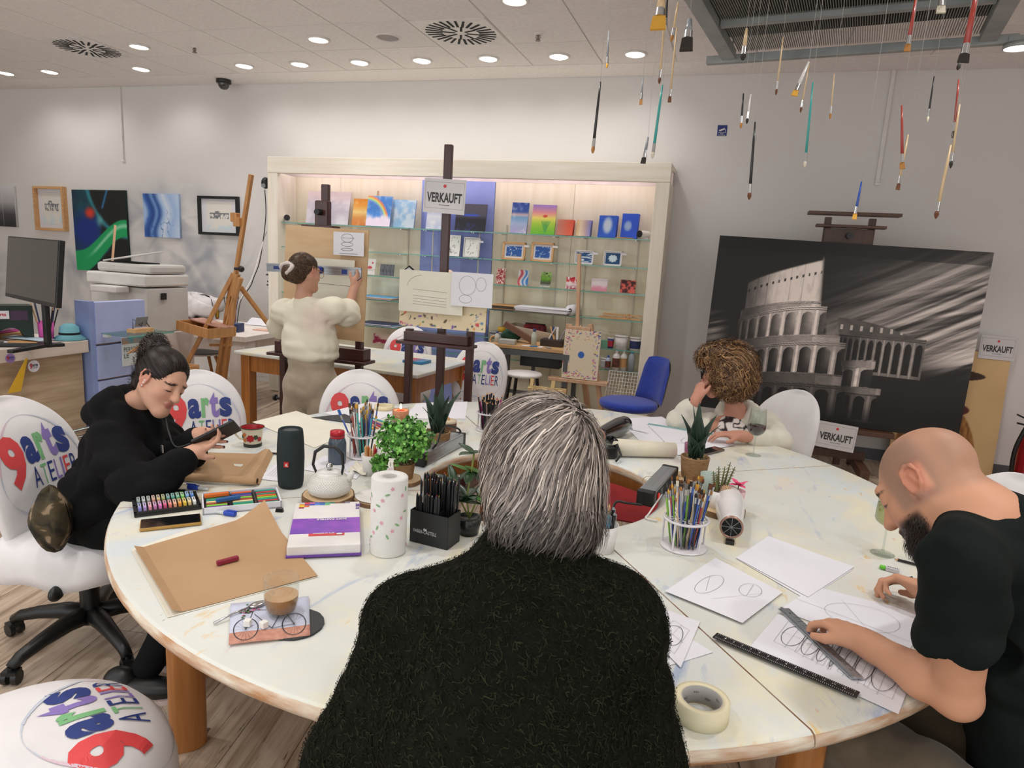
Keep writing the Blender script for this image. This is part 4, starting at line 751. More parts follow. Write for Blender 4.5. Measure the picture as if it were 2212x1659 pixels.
p=shelfpos(971,2,.12);t=thing('egg_figure','pink painted egg figure on the third shelf','ornament',p);b=MB();b.ball((0,0,.055),(.045,.03,.055));obj('egg',b,mat('egg_pink','#f0b9bd',.4,c2='#e9d9a8',sc=30),t);b=MB();b.cyl((0,0,0),(0,0,.008),.03);obj('stand',b,m_pine,t)
def pile(px0,px1,tier,n,m,lab,dz=.004,dep=.24,back=.16,z0=0,name='paper_stack',jit=.01,cat='paper'):
 a,c=shelfpos(px0,tier,back),shelfpos(px1,tier,back);w=c.x-a.x;t=thing(name,lab,cat,((a.x+c.x)/2,a.y,a.z+z0+.001))
 for k in range(n):b=MB();b.box((random.uniform(-jit,jit),random.uniform(-jit,jit),dz*(k+.5)),(w*random.uniform(.93,1),dep,dz*.92));obj('sheet',b,m[k%len(m)]if isinstance(m,list)else m,t,None,(0,0,random.uniform(-.03,.03)))
 return t
m_kraft=mat('kraft_card','#c79a68',.7,c2='#bb8c59');m_dkcard=mat('dark_card','#4a4742',.6);m_greyc=mat('grey_card','#8a8274',.7)
pile(1066,1131,3,6,[m_dkcard,m_kraft,m_dkcard,m_greyc,m_dkcard,m_kraft],'stack of brown and black folders on the fourth shelf',.008);pile(1118,1235,3,7,[m_greyc,m_greyc,m_paper,m_paper,m_paper,m_paper,m_paper],'wide stack of white paper on the fourth shelf',.008,.26,.10);pile(784,858,3,5,[m_paper,m_paper,m_kraft,m_paper,mat('blue_card','#5fa6d6',.6)],'loose papers and cards on the left of the fourth shelf',.006)
a,c=shelfpos(1226,3,.05),shelfpos(1262,3,.26);t=thing('paper_roll','upright-ended thick white paper roll lying on the fourth shelf','roll',(a.x+.02,FY+.03,a.z+.001));b=MB();b.lathe([(.018,0),(.018,.3),(.048,.3),(.05,.29),(.05,.01),(.048,0),(.018,0)],24,T=Matrix.Translation((0,.02,.05))@rotm(R(-90),0,R(0)));obj('roll',b,m_paper,t);b=MB();b.cyl((0,.022,.05),(0,.3,.05),.0175,cap=False);obj('core',b,m_dkcard,t)
p=shelfpos(1340,3,.14)
for k,(dx,dy,dz,rz)in enumerate(((-.02,0,.005,3),(.02,-.05,.005,-4),(.01,.04,.03,2))):
 t=thing('folded_easel',['folded mini easel at the back of the little pile','folded mini easel at the front of the little pile','folded mini easel on top of the little pile'][k],'easel',(p.x+dx,p.y+dy,p.z+dz),R(rz),'folded mini easels on the fourth shelf')
 for y,r_ in((-.02,4),(.02,-4),(0,0)):b=MB();b.box((0,y,.008),(.36,.012,.012));obj('slat',b,m_thinwood,t,None,(0,0,R(r_)))
 b=MB();b.box((.06,0,.018),(.02,.07,.01));obj('hinge_bar',b,m_thinwood,t)
p=shelfpos(1083,4,.13);t=thing('tool_box','flat silver metal box on the fifth shelf','box',p);b=MB();b.box((0,0,.03),(.2,.16,.058));obj('box',b,m_alu,t,bevel=.004);b=MB();b.box((0,-.082,.045),(.2,.004,.006));obj('lid_gap',b,m_dark,t)
t=thing('tape_roll','yellow tape roll on the silver box','tape',(p.x,p.y,p.z+.061));b=MB();b.lathe([(.025,0),(.04,0),(.042,.02),(.04,.042),(.025,.042),(.025,0)],20);obj('tape',b,mat('tape_yellow','#d9ae2e',.5),t)
p=shelfpos(1152,4,.12);t=thing('cardboard_tray','folded cream cardboard boat tray on the fifth shelf','tray',p);b=MB();W,D,H=.21,.12,.10
V=[(-.14,-.09,.0),(.12,-.09,0),(.12,.09,0),(-.14,.09,0),(-.23,-.13,.15),(.22,-.13,.10),(.22,.13,.10),(-.23,.13,.15)];b.add(V,[(0,1,2,3),(0,4,5,1),(1,5,6,2),(2,6,7,3),(3,7,4,0)]);o=obj('tray',b,mat('cream_board','#e2d3bd',.7),t);o.modifiers.new('thickness','SOLIDIFY').thickness=.004
t=thing('pencil_case','red and black patterned pencil case in the cardboard tray','case',(p.x+.01,p.y,p.z+.008));b=MB();b.box((0,0,.08),(.22,.1,.15));obj('body',b,mat('case_pattern','#b7303c',.7,c2='#2a2330',sc=22),t,bevel=.03);b=MB();b.tube([(-.1,0,.157),(.1,0,.157)],.005);obj('zip',b,m_dark,t)
def tub(px,tier,r,h,cols,lab,band=True,back=.13):
 p=shelfpos(px,tier,back);t=thing('paint_tub',lab,'tub',p);b=MB();b.lathe([(0,0),(r*.9,0),(r,h*.93),(0,h*.93)],28);obj('tub',b,cols[0],t);b=MB();b.lathe([(r*1.0,h*.88),(r*1.06,h*.88),(r*1.06,h),(0,h)],28);obj('lid',b,m_white,t)
 if band:b=MB();b.lathe([(r*.935,h*.15),(r*.99,h*.72)],28);obj('label_band',b,cols[1],t)
m_navy=mat('label_navy','#2b3a66',.5);tub(1341,4,.062,.13,(m_white,m_white),'white paint tub without a band on the fifth shelf',False);tub(1371,4,.052,.125,(m_white,m_navy),'white paint tub with a navy label at the end of the fifth shelf');tub(1318,4,.03,.1,(mat('sleeve_blue','#27418f',.5),mat('sleeve_red','#b83040',.5)),'small blue and red tin beside the paint tubs');tub(1306,5,.045,.1,(m_white,mat('label_grey','#cfd2d8',.5)),'white lidded tub behind the glue bottles')
p=shelfpos(1305,4,.13);b=MB();b.box((0,0,.035),(.06,.05,.07));tag(obj('sponge_block',b,mat('green_sponge','#79b79a',.9,bump=.4,bs=200),None,p+Vector((0,0,.001)),(0,0,.3),bevel=.004),'green sponge block on the fifth shelf','sponge')
def bottle(px,tier,r,h,body,capm,lab,tip=False,band=None,back=.1):
 p=shelfpos(px,tier,back);t=thing('bottle',lab,'bottle',p);b=MB();b.lathe([(0,0),(r,0),(r,h*.68),(r*.75,h*.78),(r*.38,h*.83),(r*.38,h*.88)],22);obj('body',b,body,t);b=MB();b.lathe([(r*.42,h*.85),(r*.42,h*.93),(r*(.08 if tip else.4),h),(0,h)],16);obj('cap',b,capm,t)
 if band:b=MB();b.lathe([(r*1.01,h*.15),(r*1.01,h*.6)],22);obj('label_band',b,band,t)
m_cap=mat('cap_blue','#2742a0',.4);m_lbl=mat('label_dark','#3b2d2a',.5,c2='#8a4a3a',sc=40)
bottle(1312,5,.026,.135,mat('pale_blue_bottle','#b9c6dc',.4),m_cap,'small glue bottle with a pointed blue cap',True,m_lbl,.07);bottle(1329,5,.034,.19,m_white,m_white,'white paint bottle with a dark label',False,m_lbl,.08);bottle(1345,5,.032,.195,m_white,m_white,'white paint bottle with a brown label',False,m_kraft,.1);bottle(1362,5,.03,.2,mat('clear_grey','#a9b3bb',.3),mat('cap_teal','#3a9fd0',.4),'clear bottle with a bright blue cap at the end of the lowest shelf')
pile(787,860,4,4,[m_paper,mat('blue_card','#5fa6d6',.6),m_paper,m_navy],'blue and white papers on the fifth shelf behind the drawing board',.008)
p=shelfpos(845,5,.1);sp(806,850,722,5,lambda u,v:lerp('#ecd8c8','#a3264f',ss(.5,.65,fbm(u,v,3,14))),'pale canvas with crimson splashes on the lowest shelf')
pile(590,607,3,10,[m_paper,m_dkcard],'tall stack of dark-edged notebooks beside the drawing board',.018,.2,.12)
# ================================================================ WALL PICTURES, COUNTER CLUTTER, PRINTER, DISPLAY
def wallpic(x0,x1,yt,yb,fn,lab,th=.03,nx=60,side=None,name='canvas',rot=0):
 Y=WALL_Y-.004-th/2;a,c=aty(x0,yb,Y),aty(x1,yb,Y);h=aty((x0+x1)/2,yt,Y).z-aty((x0+x1)/2,yb,Y).z;w=c.x-a.x;o=canvas(name,w,h,th,nx,int(nx*h/w),fn,side=side);o.location=((a.x+c.x)/2,Y,aty((x0+x1)/2,yb,Y).z);o.rotation_euler=(0,R(rot),0);return tag(o,lab,'painting')
wallpic(-20,38,402,489,lambda u,v:lerp(grad(v,[(0,'#2b2a2c'),(.3,'#4a494c'),(.6,'#b9b7ba'),(1,'#e4e2e4')]),'#d9d7d9',ss(.01,.0,np.abs(u-.55))*.5),'misty black to white canvas at the picture edge',side='#d9d6d6')
def galaxy(u,v):
 n=fbm(u,v,4,3);c=lerp('#0f5a57','#12324a',ss(.3,.7,n));c=lerp(c,'#0d2f86',ss(.5,.1,np.hypot(u-.25,(v-.48)*1.3)+.3*(n-.5)));c=lerp(c,'#111313',ss(-.02,.05,(v-.55)-(.55-u)*.9-.03)*ss(.30,.38,u)*ss(.4,.55,v));c=lerp(c,'#111313',ss(.45,.6,u)*ss(.26,.36,v)*ss(.7,.6,v))
 ring=np.abs(np.hypot(u-1.05,v-1.22)-.78);c=lerp(c,'#2f8fa0',ss(.06,.0,ring)*.9);c=lerp(c,'#2a6f9f',ss(.04,.0,np.abs((u-.62)-(v-.9)*.5))*ss(.75,.8,v))
 cv=.12+.42*ss(.1,.95,u);band=np.abs(v-cv)/(.13+.02*np.sin(u*5));c=lerp(c,'#15a863',ss(1.05,.85,band));c=lerp(c,'#bff0cf',ss(.5,.0,np.abs(v-cv-.03)/.1)*ss(.15,.5,u)*.75)
 c=lerp(c,'#111413',ss(0,.03,cv-.135-v)*ss(.2,.3,u+v*.3));c=lerp(c,'#d83a2a',ss(.14,.02,np.hypot((u-.32),(v-.72)*1.4)+.08*(n-.5)));c=lerp(c,'#8fd4cf',ss(.1,.0,np.hypot((u-.5),(v-.62)*.9))*.6);return c
wallpic(169,282,411,586,galaxy,'large green and black galaxy canvas on the wall behind the printer',nx=110,side='#10302c',rot=-1.0)
def bluep(u,v):
 w=.08*np.sin(v*6.5+1);x=u+w;c=grad(np.clip(x,0,1),[(0,'#a8c6ee'),(.1,'#3a68b8'),(.2,'#1f4690'),(.3,'#7aa2dc'),(.38,'#2a529c'),(.5,'#a9c6ee'),(.62,'#dbe7f8'),(.8,'#a5c2ec'),(1,'#c3d8f4')]);return lerp(c,'#2f5fae',ss(.03,.012,np.abs(fbm(u,v,5,4)-.5))*ss(.45,.3,np.hypot(u-.45,v-.3))*.7)
wallpic(315,391,419,513,bluep,'light and dark blue striped canvas on the painted mural',side='#b9d2f4',rot=-1)
def wallframe(x0,x1,yt,yb,fm,fw,dp,fn,lab):
 Y=WALL_Y-.004-dp/2;a,c=aty(x0,yb,Y),aty(x1,yb,Y);h=aty((x0+x1)/2,yt,Y).z-aty((x0+x1)/2,yb,Y).z;w=c.x-a.x;t=thing('picture_frame',lab,'picture',((a.x+c.x)/2,Y,aty((x0+x1)/2,yb,Y).z),rot=(0,R(-.6),0))
 for o_,d_ in(((0,0,fw/2),(w,dp,fw)),((0,0,h-fw/2),(w,dp,fw)),((-w/2+fw/2,0,h/2),(fw,dp,h-2*fw)),((w/2-fw/2,0,h/2),(fw,dp,h-2*fw))):b=MB();b.box(o_,d_);obj('frame_bar',b,fm,t)
 b=MB();b.box((0,dp*.35,h/2),(w-fw,.004,h-fw));obj('mount',b,m_paper,t);o=canvas('print',w*.62,h*.7,.002,60,60,fn,parent=t);o.location=(0,dp*.3,h*.15)
def etch(seed,y0,hh):
 def f(u,v):
  c=lerp('#e8e4dc','#cfe0e6',ss(.5,.0,v)*ss(.4,.7,fbm(u,v,4,seed)));m=(np.abs(v-y0)<hh)*(np.abs(u-.5)<.38)*(fbm(u,v,20,seed,3,(1.5,.6))>.5)+(np.abs(v-y0-hh*.8)<.02)*(np.abs(u-.5)<.4);m=m+(np.abs(v-y0-hh*1.3)<hh*.4)*(np.abs(u-.42)<.1)*(fbm(u,v,22,seed+1)>.45);return lerp(c,'#5d6069',np.clip(m,0,1)*.8)
 return f
wallframe(81,145,403,498,m_thinwood,.03,.06,etch(4,.55,.12),'light wood frame with a small etching of a gate');wallframe(431,517,424,508,m_black,.03,.04,etch(9,.5,.1),'black frame with a small etching of a long building')
p=aty(566,400,FY+.12);t=thing('swivel_camera','black swivel security camera on the side of the shelf unit','camera',(SX0,FY+.12,p.z));b=MB();b.box((-.01,0,.05),(.02,.05,.06));b.bar((-.01,0,.05),(-.07,-.02,.06),.02,.03);obj('mount',b,m_black,t);b=MB();b.ball((-.09,-.03,.02),(.045,.045,.06));obj('body',b,m_black,t);b=MB();b.cyl((-.085,-.07,-.01),(-.082,-.08,-.012),.022,n=14);obj('lens',b,m_grey,t)
def cable(pts,r,m,lab,name='cable'):b=MB();b.tube(pts,r,6);return tag(obj(name,b,m),lab,'cable')
cat_m=lambda P:[tuple((P[max(i-1,0)]*(-.5*s+s*s-.5*s**3)+P[i]*(1-2.5*s*s+1.5*s**3)+P[min(i+1,len(P)-1)]*(.5*s+2*s*s-1.5*s**3)+P[min(i+2,len(P)-1)]*(-.5*s*s+.5*s**3)))for i in range(len(P)-1)for s in[k/6 for k in range(6)]]+[tuple(P[-1])]
cable(cat_m([aty(575,500,6.3),aty(562,545,6.2),aty(545,600,6.1),aty(515,655,6.0),at(500,690,.757)]),.008,m_white,'white cable hanging from the shelf unit to the desk');cable(cat_m([aty(572,410,6.35),aty(574,470,6.3),aty(562,560,6.2),aty(548,600,6.12),aty(540,620,6.1),aty(520,650,6.0),at(512,700,.757)]),.005,m_black,'thin black cable looping from the swivel camera')
XR=-4.22;a,c,l0=atx(312,592,XR),atx(372,573,XR),None;y0,y1,ztop=a.y,c.y,a.z;wpr=.58;cx_=XR-wpr/2;cy_=(y0+y1)/2;dp=max(.45,min(.6,y1-y0));zb=ztop-.46
t=thing('cabinet','pale cabinet under the big grey printer','cabinet',(cx_,y0+dp/2,0));b=MB();b.box((0,0,zb/2),(wpr+.04,dp+.02,zb-.002));obj('body',b,m_wd,t,bevel=.003)
for s in(-1,1):b=MB();b.box((s*.15,-dp/2-.02,zb/2),(.29,.018,zb-.08));d_=obj('door',b,m_wd,t,bevel=.002);b=MB();b.box((s*.03,-dp/2-.035,zb*.6),(.012,.014,.1));obj('handle',b,m_chrome,d_)
m_pr=mat('printer_grey','#cbc9c4',.5,c2='#c3c1bc');m_pr2=mat('printer_light','#dedcd7',.5)
t=thing('printer','big light grey multifunction printer with raised paper feeder','printer',(cx_,y0+dp/2,zb));H=ztop-zb
b=MB();b.box((0,.01,H*.38),(wpr-.02,dp-.03,H*.76));obj('body',b,m_pr,t,bevel=.012);b=MB();b.box((0,0,H*.88),(wpr,dp,H*.2));obj('scanner',b,m_pr2,t,bevel=.015);b=MB();b.box((.02,.02,H+.03),(wpr-.05,dp-.08,.07));obj('document_feeder',b,m_pr,t,bevel=.02)
b=MB();T=Matrix.Translation((-.04,0,H+.12))@rotm(R(8),R(-9),0);b.box((0,0,0),(wpr*.62,dp*.6,.012),T);obj('feeder_tray',b,m_pr,t,bevel=.004);b=MB();b.box((-.02,-.02,H+.068),(wpr*.5,dp*.5,.01));obj('feeder_slot',b,m_dark,t)
b=MB();b.box((.0,-dp/2-.05,H*.72),(.26,.12,.05));obj('control_panel',b,m_pr2,t,bevel=.01);b=MB();b.box((wpr/2+.002,-.05,H*.62),(.01,.05,.05));b.box((-.05,-dp/2+.004,H*.45),(.2,.01,.03));obj('slots',b,m_dark,t);b=MB();b.box((0,-dp/2+.006,H*.2),(wpr-.06,.012,.1));obj('paper_drawer',b,m_pr2,t,bevel=.003)
b=MB();q_=aty(249,486,5.45);b.bar(Vector((q_.x-.12,5.3,.003)),q_,.045,.02);o=tag(obj('wooden_batten',b,m_pine),'long wooden batten standing up behind the printer','batten')
cr=MB();p=atx(345,760,XR+.12);t=thing('wooden_crate','open pale wooden crate beside the printer','crate',(p.x+.1,p.y-.05,0));[obj('board',(lambda b:(b.box(o_,d_),b)[1])(MB()),m_thinwood,t)for o_,d_ in(((0,-.15,.33),(.34,.015,.62)),((0,.15,.33),(.34,.015,.62)),((-.17,0,.33),(.015,.3,.62)),((.17,0,.33),(.015,.3,.62)),((0,0,.02),(.34,.3,.02)))]
DX=-3.95;a,c=atx(205,656,DX),atx(312,641,DX);y0,y1,zt=a.y,c.y,(a.z+c.z)/2;m_dblue=mat('display_blue','#b3bde8',.6,c2='#aab4e0');t=thing('slat_display','lilac blue slatted display panel at the end of the counter','display',(DX,y0,0))
zs=[0,.32,.62,.86,zt]
for k in range(4):b=MB();b.box((-.03,(y1-y0)/2,(zs[k]+zs[k+1])/2),(.06,y1-y0,zs[k+1]-zs[k]-.014));obj('slat_panel',b,m_dblue,t,bevel=.003)
b=MB();b.box((-.05,(y1-y0)/2,zt/2),(.03,y1-y0-.01,zt-.02));obj('groove_back',b,mat('groove_tan','#c9ac94',.7),t)
b=MB();b.box((-.07,-.02,zt/2),(.12,.04,zt));obj('end_board',b,mat('display_blue_end','#93a5d8',.6),t)
gz=atx(260,722,DX+.12).z;gs=thing('glass_ledge','clear glass ledge on the lilac display with cards on it','shelf',(DX+.012,(y0+y1)/2,gz));b=MB();b.box((.13,0,0),(.24,y1-y0-.03,.008));obj('glass',b,glassy('ledge_glass','#d8efe8',.08),gs);b=MB();b.box((.252,0,0),(.005,y1-y0-.03,.009));obj('front_edge',b,m_gedge,gs);b=MB();b.box((.02,-.15,-.015),(.04,.03,.02));b.box((.02,.15,-.015),(.04,.03,.02));obj('clip',b,m_white,gs)
t=thing('card_holder','small black wire card holder on a wooden block, on the glass ledge','holder',(DX+.14,y0+.22,gz+.005));b=MB();b.box((0,0,.012),(.07,.16,.024));obj('block',b,m_thinwood,t);b=MB();b.tube([(.0,-.06,.025),(-.02,-.04,.09),(.02,-.01,.04),(.0,.03,.09),(.02,.06,.03)],.003,6);obj('wire',b,m_black,t);b=MB();b.box((-.01,0,.07),(.002,.1,.07),rotm(0,.3,0));obj('card',b,m_grey,t)
for k,(dy,m,lab)in enumerate(((.42,mat('leaflet_red','#c8485a',.5),'red leaflet lying on the glass ledge'),(.58,m_paper,'white leaflet lying on the glass ledge'))):
 if y0+dy<y1-.08:b=MB();b.box((0,0,0),(.14,.17,.003));tag(obj('leaflet',b,m,None,(DX+.14,y0+dy,gz+.006+.004*k),(0,0,.2*k)),lab,'leaflet')
p=atx(292,757,DX+.004);t=thing('poster','small poster with large capital lettering on the lilac display','poster',(DX+.003,p.y,p.z));TX=Matrix(((0,0,1,0),(1,0,0,0),(0,1,0,0),(0,0,0,1)));b=MB();b.box((0,0,0),(.004,.22,.2));obj('sheet',b,m_paper,t);o=MB();T2=Matrix.Translation((.0024,0,0))@TX;lettering(o,'PERSON',.13,(-.03,.0),T2,.03,0);lettering(o,'LE',.04,(-.075,-.045),T2,.03,0);obj('lettering',o,m_char,t);b=MB();b.box((.0024,0,.075),(.001,.22,.045));obj('colour_band',b,mat('poster_band','#d98a4a',.5,c2='#4a9fb8',sc=14),t)
a,c=atd(126,597,3.72),atd(15,572,4.2);mid=(a+c)/2;w=(a-c).length;rz=math.atan2((a-c).y,(a-c).x);zc=.9;t=thing('monitor','large black monitor turned sideways on the counter','monitor',(mid.x,mid.y,zc+.001),rz);h=.37;zm=mid.z-zc
T=Matrix.Translation((0,0,zm))@rotm(R(-6),0,0);b=MB();b.box((0,.012,0),(w,.03,h),T);obj('housing',b,m_black,t,bevel=.004);b=MB();b.box((0,-.004,.008),(w-.02,.002,h-.03),T);obj('screen',b,mat('dark_screen','#2e2d2b',.12,c2='#252422',coat=.5),t)
b=MB();b.box((.0,.06,zm*.55),(.05,.03,zm*1.1));b.box((0,.04,zm),(.1,.05,.08));obj('stand_post',b,m_black,t,bevel=.004);b=MB();b.bar((0,.06,.012),(.16,-.18,.012),.035,.02);b.bar((0,.06,.012),(-.16,-.18,.012),.035,.02);b.bar((0,.06,.012),(0,.14,.012),.06,.02);obj('stand_foot',b,m_black,t,bevel=.003)
zc=.901
def cbox(px,d,m,lab,name,cat,rz=0,z=zc,bevel=.002):p=at(*px,z);b=MB();b.box((0,0,d[2]/2),d);return tag(obj(name,b,m,None,(p.x,p.y,z+.001),(0,0,R(rz)),bevel=bevel),lab,cat)
m_pink=mat('folder_pink','#e05fb0',.5,c2='#d24fa3');pp=at(40,712,zc)
for k in range(3):b=MB();b.box((0,0,0),(.3,.22,.012));tag(obj('folder',b,m_pink if k!=1 else mat('folder_lilac','#d9a9cf',.5),None,(-4.5,3.1,zc+.04+.014*k),(0,0,R(10+8*k))),['lowest pink folder of the pile on the counter','lilac folder in the middle of the pile on the counter','top pink folder of the pile on the counter'][k],'folder','folders piled on the counter')
b=MB();b.box((0,0,0),(.34,.26,.03));tag(obj('paper_box',b,m_kraft,None,(-4.5,3.1,zc+.016)),'brown box under the pink folders','box')
t=thing('organiser_box','dark green upright box with a round cut-out and a sticker','box',(-4.32,3.12,zc+.001),R(60));m_dg=mat('dark_green_box','#1d3029',.5);b=MB();po=[(-.12,0),(-.075,0)]+[(.075*math.cos(a),.085*math.sin(a))for a in[PI-PI*k/10 for k in range(11)]]+[(.12,0),(.12,.22),(-.12,.22)];b.prism(po,.14,STANDT);obj('box',b,m_dg,t);b=MB();b.box((-.045,-.141,.165),(.09,.002,.05));obj('sticker',b,m_paper,t);b=MB();lettering(b,'9arts',.06,(-.045,.158),Matrix.Translation((0,-.1425,0))@STANDT,.02,.03);obj('print',b,LC[0],t);b=MB();b.box((.05,-.141,.16),(.09,.002,.06));obj('badge',b,mat('badge_plum','#4a3450',.5),t)
def cup(px,r,h,m,lab,name='pen_cup',z=zc,pos=None):p=pos or at(*px,z);t=thing(name,lab,'cup',(p.x,p.y,z+.001));b=MB();b.lathe([(0,.003),(r*.85,.003),(r*.97,h),(r,h),(r*.88,0),(0,0)],22);obj('cup',b,m,t);return t
cup(None,.045,.12,m_pink,'pink pen cup behind the monitor',pos=Vector((-4.12,3.22,0)))
for k in range(9):
 a=k*2.4;q=Vector((-4.12+.02*math.cos(a),3.22+.02*math.sin(a),zc+.006));e=q+Vector((.05*math.cos(a),.05*math.sin(a),.19+.03*(k%3)));c_=[m_black,m_thinwood,m_navy][k%3];b=MB();b.cyl(q,e,.004,n=8);b.cyl(e,e+(e-q)*.07,.004,.0008,n=8,mi=1);tag(obj('pencil',b,[c_,m_thinwood]),'%s pencil in the pink pen cup'%['black','natural','navy'][k%3],'pencil','%s pencils in the pink pen cup'%['black','natural','navy'][k%3])
t=thing('bucket_hat','small light blue hat with a dark band beside the pen cup','hat',(-4.06,3.33,zc+.001));b=MB();b.lathe([(.095,.0),(.1,.004),(.06,.03),(.055,.08),(.03,.1),(0,.102)],24);obj('hat',b,mat('hat_blue','#7fc4d0',.8),t);b=MB();b.lathe([(.0605,.032),(.059,.046)],24);obj('band',b,m_dark,t)
t=thing('card_terminal','grey handheld card terminal at the counter edge','terminal',(-4.25,2.72,zc+.001),R(60));b=MB();b.box((0,0,.03),(.09,.22,.05),rotm(R(8)));obj('body',b,mat('terminal_grey','#a9aba6',.5),t,bevel=.012);b=MB();b.box((0,.04,.062),(.07,.08,.004),rotm(R(8)));obj('screen',b,m_black,t)
for k,(x,y,d,m,lab)in enumerate(((-4.2,2.95,(.2,.14,.003),m_paper,'white leaflet under the card terminal'),(-4.1,3.05,(.15,.1,.004),m_kraft,'brown card among the counter papers'),(-4.3,2.9,(.21,.15,.003),m_greyc,'grey printed sheet among the counter papers'),(-4.12,2.9,(.1,.07,.004),m_dkcard,'dark card among the counter papers'),(-4.15,3.12,(.3,.1,.004),mat('pale_blue_sheet','#bcd4e2',.6),'pale blue strip of paper under the monitor foot'))):b=MB();b.box((0,0,0),d);tag(obj('leaflet',b,m,None,(x,y,zc+.004+.004*k),(0,0,k*.8)),lab,'paper')
for k,(x,c_,l_)in enumerate(((0,'#e8702e','orange'),(.07,'#e8dfc8','cream'),(.14,'#3f8fd0','blue'),(.2,'#e6c93a','yellow'))):
 t=thing('paint_bottle',l_+' capped paint bottle at the back of the counter','bottle',(-4.72+x*.3,3.0+x*1.3,zc+.001));b=MB();b.lathe([(0,0),(.025,0),(.025,.1),(.012,.12),(.012,.125)],16);obj('body',b,m_white,t);b=MB();b.lathe([(.014,.12),(.012,.15),(0,.152)],14);b.lathe([(.0256,.02),(.0256,.08)],16);obj('colour_parts',b,mat('pb_'+l_,c_,.5),t)
def on_desk(px,z=.751):return at(*px,z)
p=on_desk((500,700));t=thing('brush_jar','glass jar of paintbrushes on the white desk','jar',p);b=MB();b.lathe([(0,0),(.045,0),(.047,.12),(.044,.12),(.042,.006),(0,.006)],20);obj('jar',b,mat('jar_plum','#7a4a52',.25),t)
for k in range(8):a=k*2.4;q=p+Vector((.02*math.cos(a),.02*math.sin(a),.008));e=q+Vector((.05*math.cos(a),.05*math.sin(a),.25));b=MB();b.cyl(q,e,.004,n=6);b.cyl(e,e+(e-q)*.12,.006,.001,n=6,mi=1);tag(obj('paintbrush',b,[m_navy if k%2 else m_thinwood,m_dark]),'%s paintbrush in the jar on the white desk'%('navy' if k%2 else 'natural'),'paintbrush','brushes in the jar on the white desk, %s'%('navy' if k%2 else 'natural'))
p=on_desk((505,716));b=MB();b.box((0,0,.04),(.15,.12,.08));tag(obj('navy_box',b,m_navy,None,p,(0,0,.2),bevel=.004),'small navy box on the white desk behind the light easel','box')
p=on_desk((585,702));b=MB();b.grid(lambda u,v:((u-.5)*.42,(v-.5)*.3,.004+.06*math.sin(PI*v)**2*(.6+.4*math.cos(u*3))),10,10);tag(obj('curled_paper',b,m_paper,None,p,(0,0,.1)),'curled white paper on the white desk','paper')
p=on_desk((572,713));b=MB();b.box((0,0,.004),(.2,.12,.008));tag(obj('pink_pad',b,mat('salmon_card','#e6b9a5',.6),None,p+Vector((.02,-.02,0)),(0,0,.05)),'flat salmon pink pad on the white desk','pad')
p=on_desk((400,690));b=MB();rr=np.random.default_rng(3).random(400);b.grid(lambda u,v:(.34*math.sin(PI*v)*math.cos(2*PI*u)*(1+.18*math.sin(u*31+v*9)),.2*math.sin(PI*v)*math.sin(2*PI*u)*(1+.2*math.sin(u*23)),.13-.13*math.cos(PI*v)+.02*math.sin(u*40+v*17)),40,14);tag(obj('plastic_bag',b,mat('crinkled_plastic','#e4e0e0',.25,c2='#cfcbcd',sc=9,bump=.6,bs=16),None,p+Vector((-.1,.2,0))),'crumpled white plastic bag on the white desk','bag')
p=on_desk((455,690));t=thing('paint_tube','gold and red paint tube on the white desk','tube',p+Vector((0,.1,0)));b=MB();b.cyl((0,0,.012),(0,0,.12),.02,.024);obj('tube',b,mat('gold_foil','#b8963c',.3,metal=.8),t);b=MB();b.cyl((0,0,0),(0,0,.014),.014);obj('cap',b,m_red,t)
p=at(435,770,.44);t=thing('shell_chair','white plastic shell chair with wooden legs at the white desk','chair',(p.x-.12,p.y+.12,0),R(150));m_shell=mat('shell_white','#e6ddd8',.4)
b=MB();b.grid(lambda u,v:((u-.5)*.46*(1-.12*max(0,v-.5)),-.22+.42*min(v/.55,1)+.10*max(0,v-.55)/.45,.45+.03*(2*u-1)**2-.02*math.sin(PI*min(v/.55,1))+(.0 if v<.5 else.40*((v-.5)/.5)**1.3)),14,18);o=obj('shell',b,m_shell,t);so=o.modifiers.new('thickness','SOLIDIFY');so.thickness=.008
b=MB();b.box((0,-.02,.455),(.34,.34,.02));obj('seat_pad',b,m_grey,t,bevel=.008)
for x,y in((-.2,-.2),(.2,-.2),(-.2,.2),(.2,.2)):b=MB();b.cyl((x*.55,y*.55,.43),(x*1.1,y*1.1,.003),.018,.012);obj('leg',b,m_oak,t)
